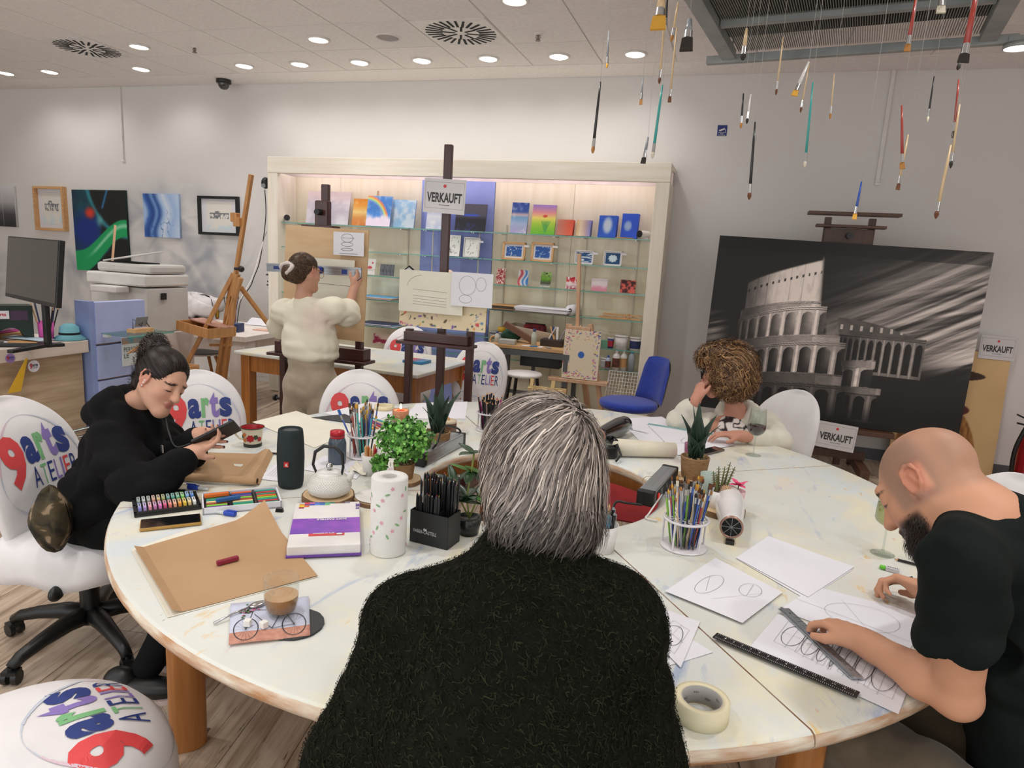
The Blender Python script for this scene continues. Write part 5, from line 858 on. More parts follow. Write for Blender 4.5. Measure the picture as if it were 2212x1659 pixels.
# ================================================================ THINGS ON THE ROUND TABLE
Z0=TZ+.0008
def tp(px,py,z=Z0):return at(px,py,z)
def poly_sheet(pts,m,lab,name='paper_sheet',cat='paper',dz=0,th=.0006,curl=None,n=10,extra=None):
 """A sheet given by its four corners on the table top, as a gently wavy thin grid."""
 P=[tp(*p)for p in pts];c=sum(P,Vector())/4;b=MB();q=[p-c for p in P];random.seed(len(lab));f=random.uniform(2,5)
 def fn(u,v):
  p=(q[0]*(1-u)+q[1]*u)*(1-v)+(q[3]*(1-u)+q[2]*u)*v;z=.0006*(1+math.sin(u*f+v*3));z+=curl(u,v)if curl else 0;return(p.x,p.y,z)
 b.grid(fn,n,n,0,False,(q[1]-q[0]).cross(q[3]-q[0]).z<0);t=thing(name,lab,cat,(c.x,c.y,Z0+dz));o=obj('sheet',b,m,t);so=o.modifiers.new('thickness','SOLIDIFY');so.thickness=th;so.offset=1
 t['k']=0
 if extra:
  ob=MB();U=lambda u,v:((q[0]*(1-u)+q[1]*u)*(1-v)+(q[3]*(1-u)+q[2]*u)*v)
  for pl,cl,w in extra:
   W=[U(*x)for x in pl];m_=len(W)
   for i in range(m_ if cl else m_-1):
    a,d=W[i],W[(i+1)%m_];e=d-a;L=e.length
    if L<1e-6:continue
    nn=Vector((-e.y,e.x,0))/L*w/2;ob.add([a+nn,a-nn,d-nn,d+nn],[(0,1,2,3)])
  obj('drawing',ob,m_ink,t,(0,0,.0028))
 return t
def el(cx,cy,rx,ry,n=26):return[(cx+rx*math.cos(2*PI*k/n),cy+ry*math.sin(2*PI*k/n))for k in range(n)]
m_brownp=mat('brown_paper','#b8946e',.75,c2='#ae8a64',sc=4)
poly_sheet([(283,1188),(420,1140),(690,1246),(362,1335)],m_cream_p,'white sheet peeping out under the large brown paper',dz=.0)
poly_sheet([(290,1190),(572,1108),(686,1246),(372,1330)],m_brownp,'large sheet of brown wrapping paper under the red pastel stick',dz=.0022,n=16,curl=lambda u,v:.045*max(0,u-.78)*max(0,.35-v)*12+.02*max(0,.06-u)*10+.004*math.sin(v*PI)*0)
pf=poly_sheet([(345,1012),(452,978),(590,982),(560,1048)],m_brownp,'sheet of brown paper with a rolled edge under the black phone',dz=.0,n=16,curl=lambda u,v:.014*max(0,v-.72)*3.5*math.sin(min(1,max(0,(v-.72)/.28))*PI)*3+.006*math.sin(u*9)*.3)
o=MB();a,c=tp(338,1036),tp(556,1050);o.lathe([(.012,0),(.014,.02),(.014,(c-a).length-.02),(.012,(c-a).length),(.010,(c-a).length)],14,T=Matrix.Translation(a-pf.location+Vector((0,0,.0185)))@frame(c-a));obj('rolled_edge',o,m_brownp,pf)
def pastel_tray():
 A,B,C=tp(290,1119),tp(435,1100),tp(291,1066);ux=(B-A);w=ux.length;rz=math.atan2(ux.y,ux.x);d=.135
 t=thing('pastel_tray','black foam tray with two rows of wrapped pastels','tray',(A.x,A.y,Z0),rz);b=MB();b.box((w/2,d/2,.006),(w,d,.012));obj('tray',b,m_black,t,bevel=.002)
 b=MB();b.box((w/2,.004,.012),(w,.008,.008));b.box((w/2,d-.004,.012),(w,.008,.008));b.box((w/2,d/2,.012),(w,.01,.008));b.box((.004,d/2,.012),(.008,d,.008));b.box((w-.004,d/2,.012),(.008,d,.008));obj('rim',b,m_black,t)
 back=[('grey green','#8fa39a'),('silver','#b9c0c0'),('stone','#a8aca4'),('salmon','#d8a58c'),('sand','#d9bc86'),('olive','#a3ac6c'),('sea green','#6fa59c'),('teal','#58a695'),('mint','#7fc79a'),('lime','#8fdc7a'),('sky blue','#86b9e4'),('blue','#5f93dc')];front=[('lavender','#8f93d6'),('lilac','#b49ad6'),('rose','#e89aae'),('mauve','#c583b4'),('orchid','#e07fc0'),('raspberry','#d85f86'),('coral','#ee8a7c'),('peach','#f0b08a'),('orange','#f2a13c'),('yellow','#f2d04a'),('buff','#ecd79a'),('white','#f1efe8')]
 step=(w-.02)/12
 for row,(lst,y)in enumerate(((front,.037),(back,d-.037))):
  for k,(nm,cl)in enumerate(lst):
   p=t.matrix_basis@Vector((.01+step*(k+.5),y,.0125));s=thing('pastel_stick','%s wrapped pastel in the %s row of the black tray'%(nm,('front','back')[row]),'pastel',p,rz,'wrapped pastels in the black tray')
   b=MB();b.box((0,0,.006),(step*.6,.046,.012));obj('stick',b,mat('pastel_'+nm.replace(' ','_'),cl,.8),s);b=MB();b.box((0,.004,.0066),(step*.62,.028,.0122));o=obj('wrapper',b,mat('pastel_wrap_'+nm.replace(' ','_'),'#%02x%02x%02x'%tuple(int(255*(.55*x+.4))for x in hx(cl)),.6),s);b=MB();b.box((0,.004,.0129),(step*.2,.02,.0004));obj('print',b,m_ink,s)
pastel_tray()
def pastel_box():
 A,B=tp(438,1113),tp(609,1096);ux=B-A;w=ux.length;rz=math.atan2(ux.y,ux.x);d=.15;t=thing('pastel_box','open white box of assorted bare pastel sticks','box',(A.x,A.y,Z0),rz)
 b=MB();b.box((w/2,.002,.011),(w,.004,.022));b.box((w/2,d-.002,.011),(w,.004,.022));b.box((.002,d/2,.011),(.004,d,.022));b.box((w-.002,d/2,.011),(.004,d,.022));b.box((w/2,d/2,.002),(w,d,.004));obj('box',b,m_paper,t);b=MB();b.box((w/2,d/2,.007),(w-.01,d-.01,.006));[b.box((w*q,d/2,.014),(.006,d-.01,.01))for q in(.345,.67)];obj('insert',b,m_black,t)
 cols=['#7b4fa0','#e8642c','#3b73b5','#4fa9bf','#c8404a','#58b06f','#efd9a0','#8ad04a','#35508f','#9b59b6','#3f8f6f','#d4808a','#6f7fd6','#2f9e8f','#b5523c'];nm=['purple','orange','denim blue','turquoise','red','green','cream','lime','navy','violet','dark green','pink','periwinkle','teal','rust'];col=['first','middle','last']
 for c in range(3):
  for r in range(8):
   i=(c*5+r*7+c*r)%15;x=w*(.18,.51,.83)[c];p=t.matrix_basis@Vector((x,.016+r*.0165,.0102));s=thing('pastel_stick','%s bare pastel in the %s compartment of the white box, row %s'%(nm[i],col[c],'one two three four five six seven eight'.split()[r]),'pastel',p,rz,'bare pastels in the white box');b=MB();b.box((0,0,.0045),(w*.26,.0105,.009));obj('stick',b,mat('pastel_%d'%i,cols[i],.8),s,bevel=.0015)
 for(px,cl,nmx,r_)in(((468,1071),'#e2702a','orange',4),((493,1080),'#2f5f9f','blue',12)):p=tp(*px,Z0+.024);b=MB();b.box((0,0,.006),(.075,.014,.012));tag(obj('pastel_stick',b,mat('pastel_loose_'+nmx,cl,.8),None,(p.x,p.y,Z0+.0215+(.0 if nmx=='orange' else.001)),(0,0,rz+R(r_)),bevel=.002),'loose %s pastel lying across the white pastel box'%nmx,'pastel')
pastel_box()
p=tp(492,1219);b=MB();b.box((0,0,.0065),(.058,.013,.013));tag(obj('pastel_stick',b,mat('crimson_pastel','#8c2338',.75),None,(p.x,p.y,Z0+.0045),(0,0,R(62)),bevel=.003),'dark red pastel stick lying on the large brown paper','pastel')
def phone(A,B,wd,case,lab,th=.011,scr=None):
 A,B=tp(*A),tp(*B);u=B-A;L=u.length;rz=math.atan2(u.y,u.x);t=thing('phone',lab,'phone',(A.x,A.y,Z0),rz);b=MB();b.box((L/2,wd/2,th/2),(L,wd,th));obj('case',b,case,t,bevel=.004);b=MB();b.box((L/2,wd/2,th+.0002),(L-.006,wd-.006,.0012));obj('screen',b,scr or mat('phone_glass','#141516',.08,coat=.6),t);b=MB();b.box((L*.6,-.001,th*.55),(.03,.003,.004));obj('side_button',b,case,t)
phone((301,1150),(436,1135),.075,mat('amber_case','#b0842e',.25,coat=.4),'phone in a golden case lying before the pastel tray');phone((1524,985),(1566,974),.06,mat('bronze_case','#6b5b50',.35),'phone lying near the red wine glass',.009)
def art_box():
 A,B,C=tp(619,1207),tp(779,1200),tp(634,1106);u=B-A;w=u.length;rz=math.atan2(u.y,u.x);d=(C-A).length*.97;t=thing('art_box','white and purple closed box of soft pastels','box',(A.x,A.y,Z0+.004),rz);h=.028
 b=MB();b.box((w/2,d/2,h/2+.003),(w,d,h));obj('lid',b,m_white,t,bevel=.003);b=MB();b.box((w/2,d/2-.004,.002),(w+.004,d+.006,.004));obj('base',b,mat('box_purple','#6a3fa0',.5),t)
 z=h+.0034;b=MB();b.box((w/2,d*.42,z),(w-.002,d*.34,.0006));obj('purple_band',b,mat('band_purple','#6b3fae',.3,c2='#9a4fc0',sc=14),t);T=Matrix.Translation((w,d,z+.0006))@Matrix.Rotation(PI,4,'Z')
 b=MB();lettering(b,'SOFT PASTELS',w*.44,(w*.42,d*.43),T,.012,.03,lift=.001);obj('title_print',b,m_white,t);b=MB();lettering(b,'36 x',.05,(0,0),Matrix.Translation((w*.94,d*.86,z+.0006))@Matrix.Rotation(R(-90),4,'Z'),.016,.03);obj('count_print',b,mat('box_purple','#6a3fa0'),t)
 b=MB();b.box((w*.52,d*.22,z+.0004),(w*.5,.017,.0006));obj('brand_band',b,m_red,t);b=MB();lettering(b,'art creation',w*.3,(w*.52,d*.75),T,.010,.015,lift=.001);b.prism([(w*.3+.009*math.cos(a),d*.78+.006*math.sin(a))for a in[2*PI*k/16 for k in range(16)]],.0004,T,z0=.0008);obj('brand_print',b,m_white,t)
 cc=['#c8c9d8','#e0443c','#c86fa8','#3f5fc0','#2f4f9a','#4fa08a','#3f7f6a','#8a5f3c','#6a4540','#8a8aa0','#f0a03c','#8a3f8a','#4a4ab0','#5f8fd8','#2f7fc0','#6fc07a','#f2d83a','#e0743a','#b03a5f','#f0b24a'];k=0
 for r_,n_ in enumerate((10,6,2,1)):
  for i in range(n_):b=MB();s=.0158;b.box((.012+i*s*1.0+s/2,d-.008-r_*s*.8,z),(s,s*.8,.0005));obj('swatch',b,mat('swatch_%d'%(k%20),cc[k%20],.4),t);k+=1
art_box()
p=tp(838,1190);t=thing('paper_towel_roll','tall white roll of paper towels printed with pink flowers','paper roll',p);H,r=.228,.052
b=MB();b.lathe([(.021,.001),(.021,H),(r-.003,H),(r,H-.004),(r,.004),(r-.002,0),(.021,.001)],36);obj('roll',b,mat('towel_paper','#eceae6',.9,bump=.7,bs=140),t);b=MB();b.lathe([(.0205,.002),(.0205,H-.001),(.0185,H-.001),(.0185,.002)],24);obj('core',b,mat('core_grey','#c9c6c0',.8),t)
pk=mat('print_pink','#e7a9b8',.8);gn=mat('print_leaf','#8fb58a',.8)
for k in range(26):
 a=R(-150+k*47%220-10);z=.02+((k*.618)%1)*.19;b=MB();T=Matrix.Rotation(a,4,'Z')@Matrix.Translation((r+.0004,0,z))@Matrix(((0,0,1,0),(1,0,0,0),(0,1,0,0),(0,0,0,1)))
 if k%2:b.prism([(.007*math.cos(x)*(1 if i%2 else.55),.007*math.sin(x)*(1 if i%2 else.55))for i,x in enumerate([2*PI*j/10 for j in range(10)])],.0003,T);obj('flower_print',b,pk,t)
 else:b.prism([(.008*math.cos(x),.0032*math.sin(x))for x in[2*PI*j/10 for j in range(10)]],.0003,T@Matrix.Rotation(k,4,'Z'));obj('leaf_print',b,gn,t)
def pencil(q,e,body,tipc,lab,group,r=.004,wd=None):
 q,e=Vector(q),Vector(e);d=(e-q).normalized();b=MB();b.cyl(q,e-d*.011,r,n=6,sm=False);o=obj('pencil',b,body);tag(o,lab,'pencil',group);b=MB();b.cyl(e-d*.011,e-d*.004,r,r*.35,n=6,sm=False);obj('sharpened_wood',b,wd or m_thinwood,o);b=MB();b.cyl(e-d*.004,e,r*.35,.0003,n=6);obj('lead',b,tipc,o);return o
m_pblack=mat('pencil_black','#19191b',.35);tips=[mat('tip_%d'%i,c,.6)for i,c in enumerate(('#d8502e','#e2b13c','#4a7fc0','#5a9a4a','#b04a7a','#d9a07a','#f0efe8','#7a4f9a'))]
def pencil_box():
 A,B=tp(877,1175),tp(980,1178);A=tp(884,1172);u=tp(975,1182)-A;w=.128;rz=R(-6);p=tp(930,1176);t=thing('pencil_box','black cardboard pencil box with silver lettering','box',(p.x,p.y+.02,Z0),rz);h1,h2=.1,.1
 b=MB();b.box((0,-.03,h1/2),(w,.002,h1));b.box((0,.045,h2/2),(w,.002,h2));b.box((-w/2,.0075,h1/2),(.002,.075,h1));b.box((w/2,.0075,h1/2),(.002,.075,h1));b.box((0,.0075,.002),(w,.075,.003));b.box((0,.01,.04),(w,.002,.08));b.box((w*.18,.0,h1/2),(.002,.055,h1));obj('box',b,mat('box_black','#1b1c1e',.45),t)
 T=Matrix.Translation((-.012,-.0312,0))@STANDT;b=MB();lettering(b,'FABER-CASTELL',.078,(0,.034),T,.0105,.008);b.prism([(-.007,.045),(0,.043),(.008,.045),(.004,.0475),(.006,.051),(.0,.049),(-.004,.052),(-.005,.0478)],.0004,T);obj('silver_print',b,mat('print_silver','#c9c9cc',.4),t)
 M=t.matrix_basis
 for k in range(39):
  row,i=(0,k)if k<10 else(1,k-10)if k<24 else(2,k-24)
  x=(-.05+i*.0085,-.056+i*.0085,-.056+i*.008)[row];y=(-.02,.02,.034)[row];L=(.155,.19,.205)[row]+random.uniform(-.008,.008)
  pencil(M@Vector((x,y,.004)),M@Vector((x+random.uniform(-.004,.004),y+random.uniform(-.004,.004),L)),m_pblack,tips[k%8],'black pencil with coloured tip in the %s row of the black box'%('front','middle','rear')[row],'pencils in the %s row of the black box'%('front','middle','rear')[row],wd=m_pblack)
pencil_box()
p=tp(628,1050);t=thing('portable_speaker','dark upright portable loudspeaker with a red badge','loudspeaker',p,R(18));b=MB();H,r=.215,.0475
V=[];n=32;prof=[(.75,0),(.9,.004),(.96,.02),(1.0,.06),(1.03,.11),(1.0,.16),(.94,.2),(.9,.212),(.82,H),(.74,H-.006),(.7,H-.014),(0.02,H-.014)]
b.lathe([(k*r,z)for k,z in prof],n,sx=.98,sy=.95);obj('body',b,mat('speaker_cloth','#1d292b',.8,bump=.5,bs=700),t);b=MB();b.lathe([(.03,H-.0135),(.028,H-.006),(.02,H-.0045),(0,H-.0045)],24);obj('end_disc',b,mat('disc_grey','#3a4548',.35),t)
b=MB();b.box((0,-r*1.0,.095),(.017,.006,.019));obj('badge',b,mat('badge_red','#c5201f',.4),t,(0,-.0,0),None,bevel=.001);b=MB();lettering(b,'JBL',.013,(0,0),Matrix.Translation((0,-r*1.0-.0032,.095))@STANDT@Matrix.Rotation(R(90),4,'Z')@Matrix.Translation((0,-.004,0)),.007,.03);obj('badge_print',b,m_white,t)
p=tp(728,1000);t=thing('drink_bottle','grey-blue bottle with a red flip lid','bottle',p);b=MB();b.lathe([(0,0),(.034,0),(.036,.01),(.036,.085),(.03,.105),(.026,.108),(0,.108)],26);obj('body',b,mat('bottle_slate','#4a5666',.25,coat=.3),t);b=MB();b.lathe([(.027,.106),(.029,.107),(.029,.128),(.0275,.134),(0,.136)],26);obj('lid',b,mat('lid_red','#c2182b',.3),t)
b=MB();b.lathe([(.0292,.117),(.0292,.119)],26);obj('lid_seam',b,m_dark,t)
m_bark=mat('bark','#8a6a48',.9,c2='#5f4630',sc=30,bump=.8,bs=80)
def slicemat():
 m,nt,b=newmat('wood_slice_rings');v=coords(nt,1);wv=N(nt,'ShaderNodeTexWave',wave_type='RINGS',rings_direction='Z',i_Scale=30,i_Distortion=3,i_Detail=2);nt.links.new(v,wv.inputs[0]);c=ramp(nt,wv.outputs['Fac'],[(.2,'#d2b38a'),(.9,'#ddc19b')]);nt.links.new(c,b.inputs['Base Color']);b.inputs['Roughness'].default_value=.6;return m
m_slice=slicemat()
def slice_(px,r,lab,h=.022,z=Z0):
 p=tp(*px);t=thing('wood_slice',lab,'wood slice',(p.x,p.y,z));b=MB();n=28;P=[(r*(1+.03*math.sin(3*a+r*50)+.02*math.sin(7*a))*math.cos(a),r*(1+.03*math.sin(3*a+r*50)+.02*math.sin(7*a))*math.sin(a))for a in[2*PI*k/n for k in range(n)]];b.prism(P,h*.98,None,0,True);obj('bark_rim',b,m_bark,t);b=MB();b.prism([(x*.955,y*.955)for x,y in P],.001,z0=h*.975);obj('cut_face',b,m_slice,t);return Vector((p.x,p.y,z+h))
q=slice_((710,1080),.088,'barked wood slice under the white teapot')
t=thing('teapot','white dimpled iron teapot with a black bail handle','teapot',(q.x+.002,q.y,q.z+.0006),R(20));b=MB();b.lathe([(0,0),(.05,0),(.07,.012),(.0755,.03),(.074,.038),(.062,.06),(.047,.072),(.042,.074),(0,.074)],40);o=obj('pot',b,None or mat('pot_white','#dedbd4',.55),t)
dm=MB()
for i in range(9):
 zz=.036+i*.0042;rr=np.interp(zz,[.03,.038,.06,.072],[.0755,.074,.062,.047])+.0002
 for k in range(44):a=2*PI*(k+.5*(i%2))/44;dm.ball((rr*math.cos(a),rr*math.sin(a),zz),.0016,5,3)
stuff(obj('dimples',dm,mat('dimple_grey','#cfcbc3',.6),t));b=MB();b.lathe([(.045,.073),(.043,.079),(.02,.084),(.008,.086)],30);obj('lid',b,mat('lid_white','#e8e6e1',.3),t);b=MB();b.ball((0,0,.099),.0115);b.cyl((0,0,.085),(0,0,.09),.006);obj('lid_knob',b,m_chrome,t)
b=MB();b.tube([(.052,0,.05),(.07,0,.062),(.078,0,.083)],[.015,.011,.008],10);obj('spout',b,MATS['pot_white'],t);b=MB();b.tube([(-.044+.0,-.0,.068),(-.058,0,.1),(-.05,0,.145),(-.02,0,.168),(.02,0,.168),(.044,0,.145),(.048,0,.1),(.042,0,.068)],[.004,.005,.006,.0065,.0065,.006,.005,.004],8);obj('bail_handle',b,m_black,t,None,(0,0,R(-8)))
q=slice_((812,1082),.075,'barked wood slice with a white plate behind the paper towels',.012);t=thing('plate','small white round plate on the wood slice','plate',q+Vector((0,0,.0006)));b=MB();b.lathe([(0,.003),(.06,.003),(.071,.008),(.0715,.0065),(.062,0),(0,0)],32);obj('plate',b,m_white,t)
m_rope=mat('jute_rope','#a5815a',.9,c2='#8a6946',sc=40,st=(1,1,5),bump=.6,bs=150);m_soil=mat('pebble_soil','#8f7a5c',.9,c2='#4a3c2c',sc=60,bump=1,bs=120);m_agave=mat('agave_green','#25402f',.5,c2='#1a3024',sc=14)
def rope_pot(px,r,h,lab,pos=None):
 p=pos if pos is not None else tp(*px);t=thing('potted_plant',lab,'plant',p);b=MB();prof=[(0,0),(r*.82,0)]
 for k in range(15):z=h*(k+.5)/15;rr=r*(.82+.18*(k/14)**.8);prof+=[(rr-.0012,z-h/32),(rr+.001,z)]
 b.lathe(prof+[(r,h),(r*.9,h),(r*.88,h*.86),(0,h*.86)],28);obj('rope_pot',b,m_rope,t);b=MB();b.lathe([(r*.9,h*.88),(r*.5,h*.92),(0,h*.93)],24);obj('soil',b,m_soil,t)
 pb=MB();random.seed(3);[pb.ball((random.uniform(-.6,.6)*r,random.uniform(-.6,.6)*r,h*.93),random.uniform(.003,.006),6,4)for _ in range(26)];stuff(obj('pebbles',pb,mat('pebble_tan','#a08a66',.8),t));return t
def agave(t,h0,specs):
 for(az,tilt,L,w)in specs:
  b=MB();ca,sa=math.cos(R(az)),math.sin(R(az))
  def fn(u,v,L=L,w=w,tilt=R(tilt)):
   s=v;ww=w*(.55+.45*math.sin(PI*min(1,s*1.15+.12)))*(1-s**3.2)**.9;x=(u-.5)*2*ww;cup_=.35*abs(x);th=tilt*(.35+.75*s);rad=L*(math.sin(th))*s*1.0+.006;z=L*s*math.cos(th*.8)
   rr=rad-cup_*.6+.0;return(ca*rr-sa*x,sa*rr+ca*x,h0+z)
  b.grid(fn,6,12);o=obj('leaf',b,m_agave,t);so=o.modifiers.new('thickness','SOLIDIFY');so.thickness=.002
t=rope_pot((944,974),.056,.09,'dark agave in a rope-wrapped pot near the candle');agave(t,.07,[(-100,8,.2,.034),(60,30,.21,.032),(150,34,.19,.034),(-30,18,.2,.034),(220,26,.14,.03),(100,12,.23,.034),(-70,20,.15,.032)])
q=slice_((1496,1042),.083,'barked wood slice under the agave near the wine',.022);t=rope_pot(None,.057,.088,'dark agave in a rope-wrapped pot on the wood slice near the wine',q+Vector((0,0,.0006)));agave(t,.076,[(-100,10,.18,.036),(40,22,.19,.034),(160,22,.18,.034),(-20,26,.17,.034),(240,30,.14,.033),(100,10,.23,.034),(190,6,.22,.034),(-60,30,.12,.032)])
q=slice_((872,1040),.068,'barked wood slice under the bushy green plant',.014);t=rope_pot(None,.04,.06,'bushy bright green plant in a woven pot',q+Vector((0,0,.0006)))
def leaves_blob(t,n,c0,rad,cols,size,seed,name='foliage'):
 r=np.random.default_rng(seed);d=r.normal(size=(n,3));d/=np.linalg.norm(d,axis=1)[:,None];rr=r.uniform(.35,1,n)**.6;lump=1+.25*np.sin(d[:,0]*5+1)*np.sin(d[:,1]*6+2)*np.cos(d[:,2]*4);P=np.array(c0)+d*np.array(rad)*(rr*lump)[:,None]
 nrm=d+r.normal(size=(n,3))*.7;nrm/=np.linalg.norm(nrm,axis=1)[:,None];a=np.cross(nrm,r.normal(size=(n,3)));a/=np.linalg.norm(a,axis=1)[:,None];bb=np.cross(nrm,a);s=(size*r.uniform(.6,1.25,n))[:,None]
 K=7;ang=np.linspace(0,2*PI,K,endpoint=False);V=np.zeros((n,K+1,3));V[:,0]=P+nrm*s*.12
 for k,x in enumerate(ang):V[:,k+1]=P+a*s*math.cos(x)+bb*s*.85*math.sin(x)
 F=np.array([[0,k+1,(k+1)%K+1]for k in range(K)])[None]+(np.arange(n)*(K+1))[:,None,None];me=npmesh(name,V.reshape(-1,3),F.reshape(-1,3),False);cc=np.array([hx(c)for c in cols])[r.integers(len(cols),size=n)]*(r.uniform(.75,1.15,n))[:,None];setcol(me,np.repeat(cc,K+1,0));return obj(name,me,vcol('leaf_paint',.5),t)
stuff(leaves_blob(t,1900,(0,0,.15),(.105,.1,.085),['#4f8f35','#63a843','#3c7429','#7fbf55','#8fc766'],.0075,3));stuff(leaves_blob(t,200,(-.075,-.05,.06),(.035,.03,.035),['#5c9a3e','#79b552'],.008,5,'foliage'))
b=MB();random.seed(5);[b.tube([(0,0,.05),(.03*math.cos(k),.03*math.sin(k),.1),(.07*math.cos(k),.07*math.sin(k),.15+.02*math.sin(k*3))],.0012,5)for k in range(12)];b.tube([(.03,0,.1),(.08,0,.15),(.105,0,.185)],.001,5);obj('stems',b,mat('stem_green','#4a6b35',.7),t);stuff(leaves_blob(t,40,(.1,0,.18),(.02,.01,.018),['#79a86a','#5c8f55'],.006,8,'foliage'))
p=tp(1012,1152);t=thing('potted_plant','leafy dark green plant in a black pot beside the grey-haired person','plant',p);b=MB();b.lathe([(0,0),(.03,0),(.04,.055),(.036,.055),(.034,.05),(0,.048)],24);obj('pot',b,mat('pot_black','#1b1e1d',.3),t);m_leaf=mat('leaf_deep','#2c4a2c',.35,c2='#21381f',sc=20);m_leaf2=mat('leaf_fresh','#4c8a2e',.4,c2='#3b7023',sc=20)
stems=[[(0,0,.05),(-.01,-.005,.12),(.0,0,.2),(.005,.0,.26)],[(0,0,.05),(-.03,0,.1),(-.05,-.01,.16)],[(0,0,.05),(.02,.02,.12),(.03,.02,.19)]]
b=MB();[b.tube(s,.003,6)for s in stems];obj('stems',b,mat('stem_yellow','#8f9a4a',.6),t);random.seed(11)
def leaf_mesh(L,w):
 b=MB();b.grid(lambda u,v:((u-.5)*2*w*math.sin(PI*(v*.94+.03))**.8*(1-.25*v),L*v,-.15*L*v*v+.25*abs(u-.5)*w),4,8);return b
k=0
for s in stems:
 for pnt in s[1:]:
  for j in range(4):
   az=k*137.5;k+=1;up=random.uniform(-.15,.75);b=leaf_mesh(random.uniform(.055,.075),random.uniform(.016,.021));M=Matrix.Translation(pnt)@Matrix.Rotation(R(az),4,'Z')@Matrix.Rotation(up,4,'X');b.v=[tuple(M@Vector(v))for v in b.v];o=obj('leaf',b,m_leaf2 if k%7==0 else m_leaf,t);o.modifiers.new('thickness','SOLIDIFY').thickness=.0008
q=slice_((1560,1108),.08,'barked wood slice under the cactus pots',.02)
t=thing('potted_cactus','spiky little cacti in a ribbed white pot','plant',(q.x-.015,q.y+.0,q.z+.0006));b=MB();n=48;V=[];prof=[(.036,0),(.044,.065),(.041,.065),(.038,.055)]
for r_,z in prof:V+=[(r_*(1+(.012 if k%2 and r_>.035 else 0))*math.cos(2*PI*k/n),r_*(1+(.012 if k%2 and r_>.035 else 0))*math.sin(2*PI*k/n),z)for k in range(n)]
b.add(V,[(i*n+k,i*n+(k+1)%n,(i+1)*n+(k+1)%n,(i+1)*n+k)for i in range(3)for k in range(n)]+[tuple(range(n-1,-1,-1))],0,True);obj('pot',b,m_white,t);b=MB();b.lathe([(.039,.056),(0,.058)],24);obj('soil',b,m_soil,t);m_cac=mat('cactus_green','#5f7a3c',.6,c2='#6a4a3a',sc=25)
for k,(dx,dy,tl,az,L)in enumerate(((-.02,.0,.15,180,.075),(-.008,.01,.1,140,.09),(.0,.0,.12,60,.095),(.012,.008,.3,20,.1),(-.012,-.012,.1,200,.07),(.006,.012,.2,40,.11))):
 b=MB();d=Vector((math.sin(tl)*math.cos(R(az)),math.sin(tl)*math.sin(R(az)),math.cos(tl)));pts=[Vector((dx,dy,.055))+d*L*s for s in[i/9 for i in range(10)]];b.tube(pts,[.006-.0005*i for i in range(10)],5)
 for i in range(1,9):
  for s in range(4):a=s*PI/2+.4;f=frame(d);o_=pts[i]+f.to_3x3()@Vector((.0065*math.cos(a),.0065*math.sin(a),0));b.ball(o_,.0018,5,3)
 obj('cactus_arm',b,m_cac,t)
b=MB();b.ball((.02,-.015,.068),.019,16,10);[b.cyl(Vector((.02,-.015,.068))+d_*.018,Vector((.02,-.015,.068))+d_*.024,.0018,.0005,n=4)for d_ in[Vector((math.cos(i*2.4)*math.sqrt(1-(1-i/45)**2),math.sin(i*2.4)*math.sqrt(1-(1-i/45)**2),1-i/45))for i in range(1,60)]];obj('round_cactus',b,mat('cactus_pinkish','#b59a6a',.8,c2='#c08a86',sc=60),t)
t=thing('flower_pot','pink artificial flower in a rosy cup behind the cacti','plant',(q.x+.045,q.y+.035,q.z+.0006));b=MB();b.lathe([(0,0),(.022,0),(.028,.06),(.025,.06),(.02,.004),(0,.004)],22);obj('cup',b,mat('cup_rose','#e5c3c3',.4),t);b=MB();b.cyl((0,0,.01),(0,0,.085),.002);obj('stem',b,MATS['stem_green'],t);m_petal=mat('petal_pink','#ec4f83',.5)
for k in range(7):b=leaf_mesh(.035,.013);M=Matrix.Translation((0,0,.08))@Matrix.Rotation(k*.95,4,'Z')@Matrix.Rotation(.15+.5*(k%2),4,'X');b.v=[tuple(M@Vector(v))for v in b.v];obj('petal',b,m_petal,t)
t=cup(None,.032,.075,mat('cup_sage','#a9b8ae',.5),'grey-green cup behind the cactus pot','ceramic_cup',Z0,pos=tp(1527,1062));t.location.z=Z0
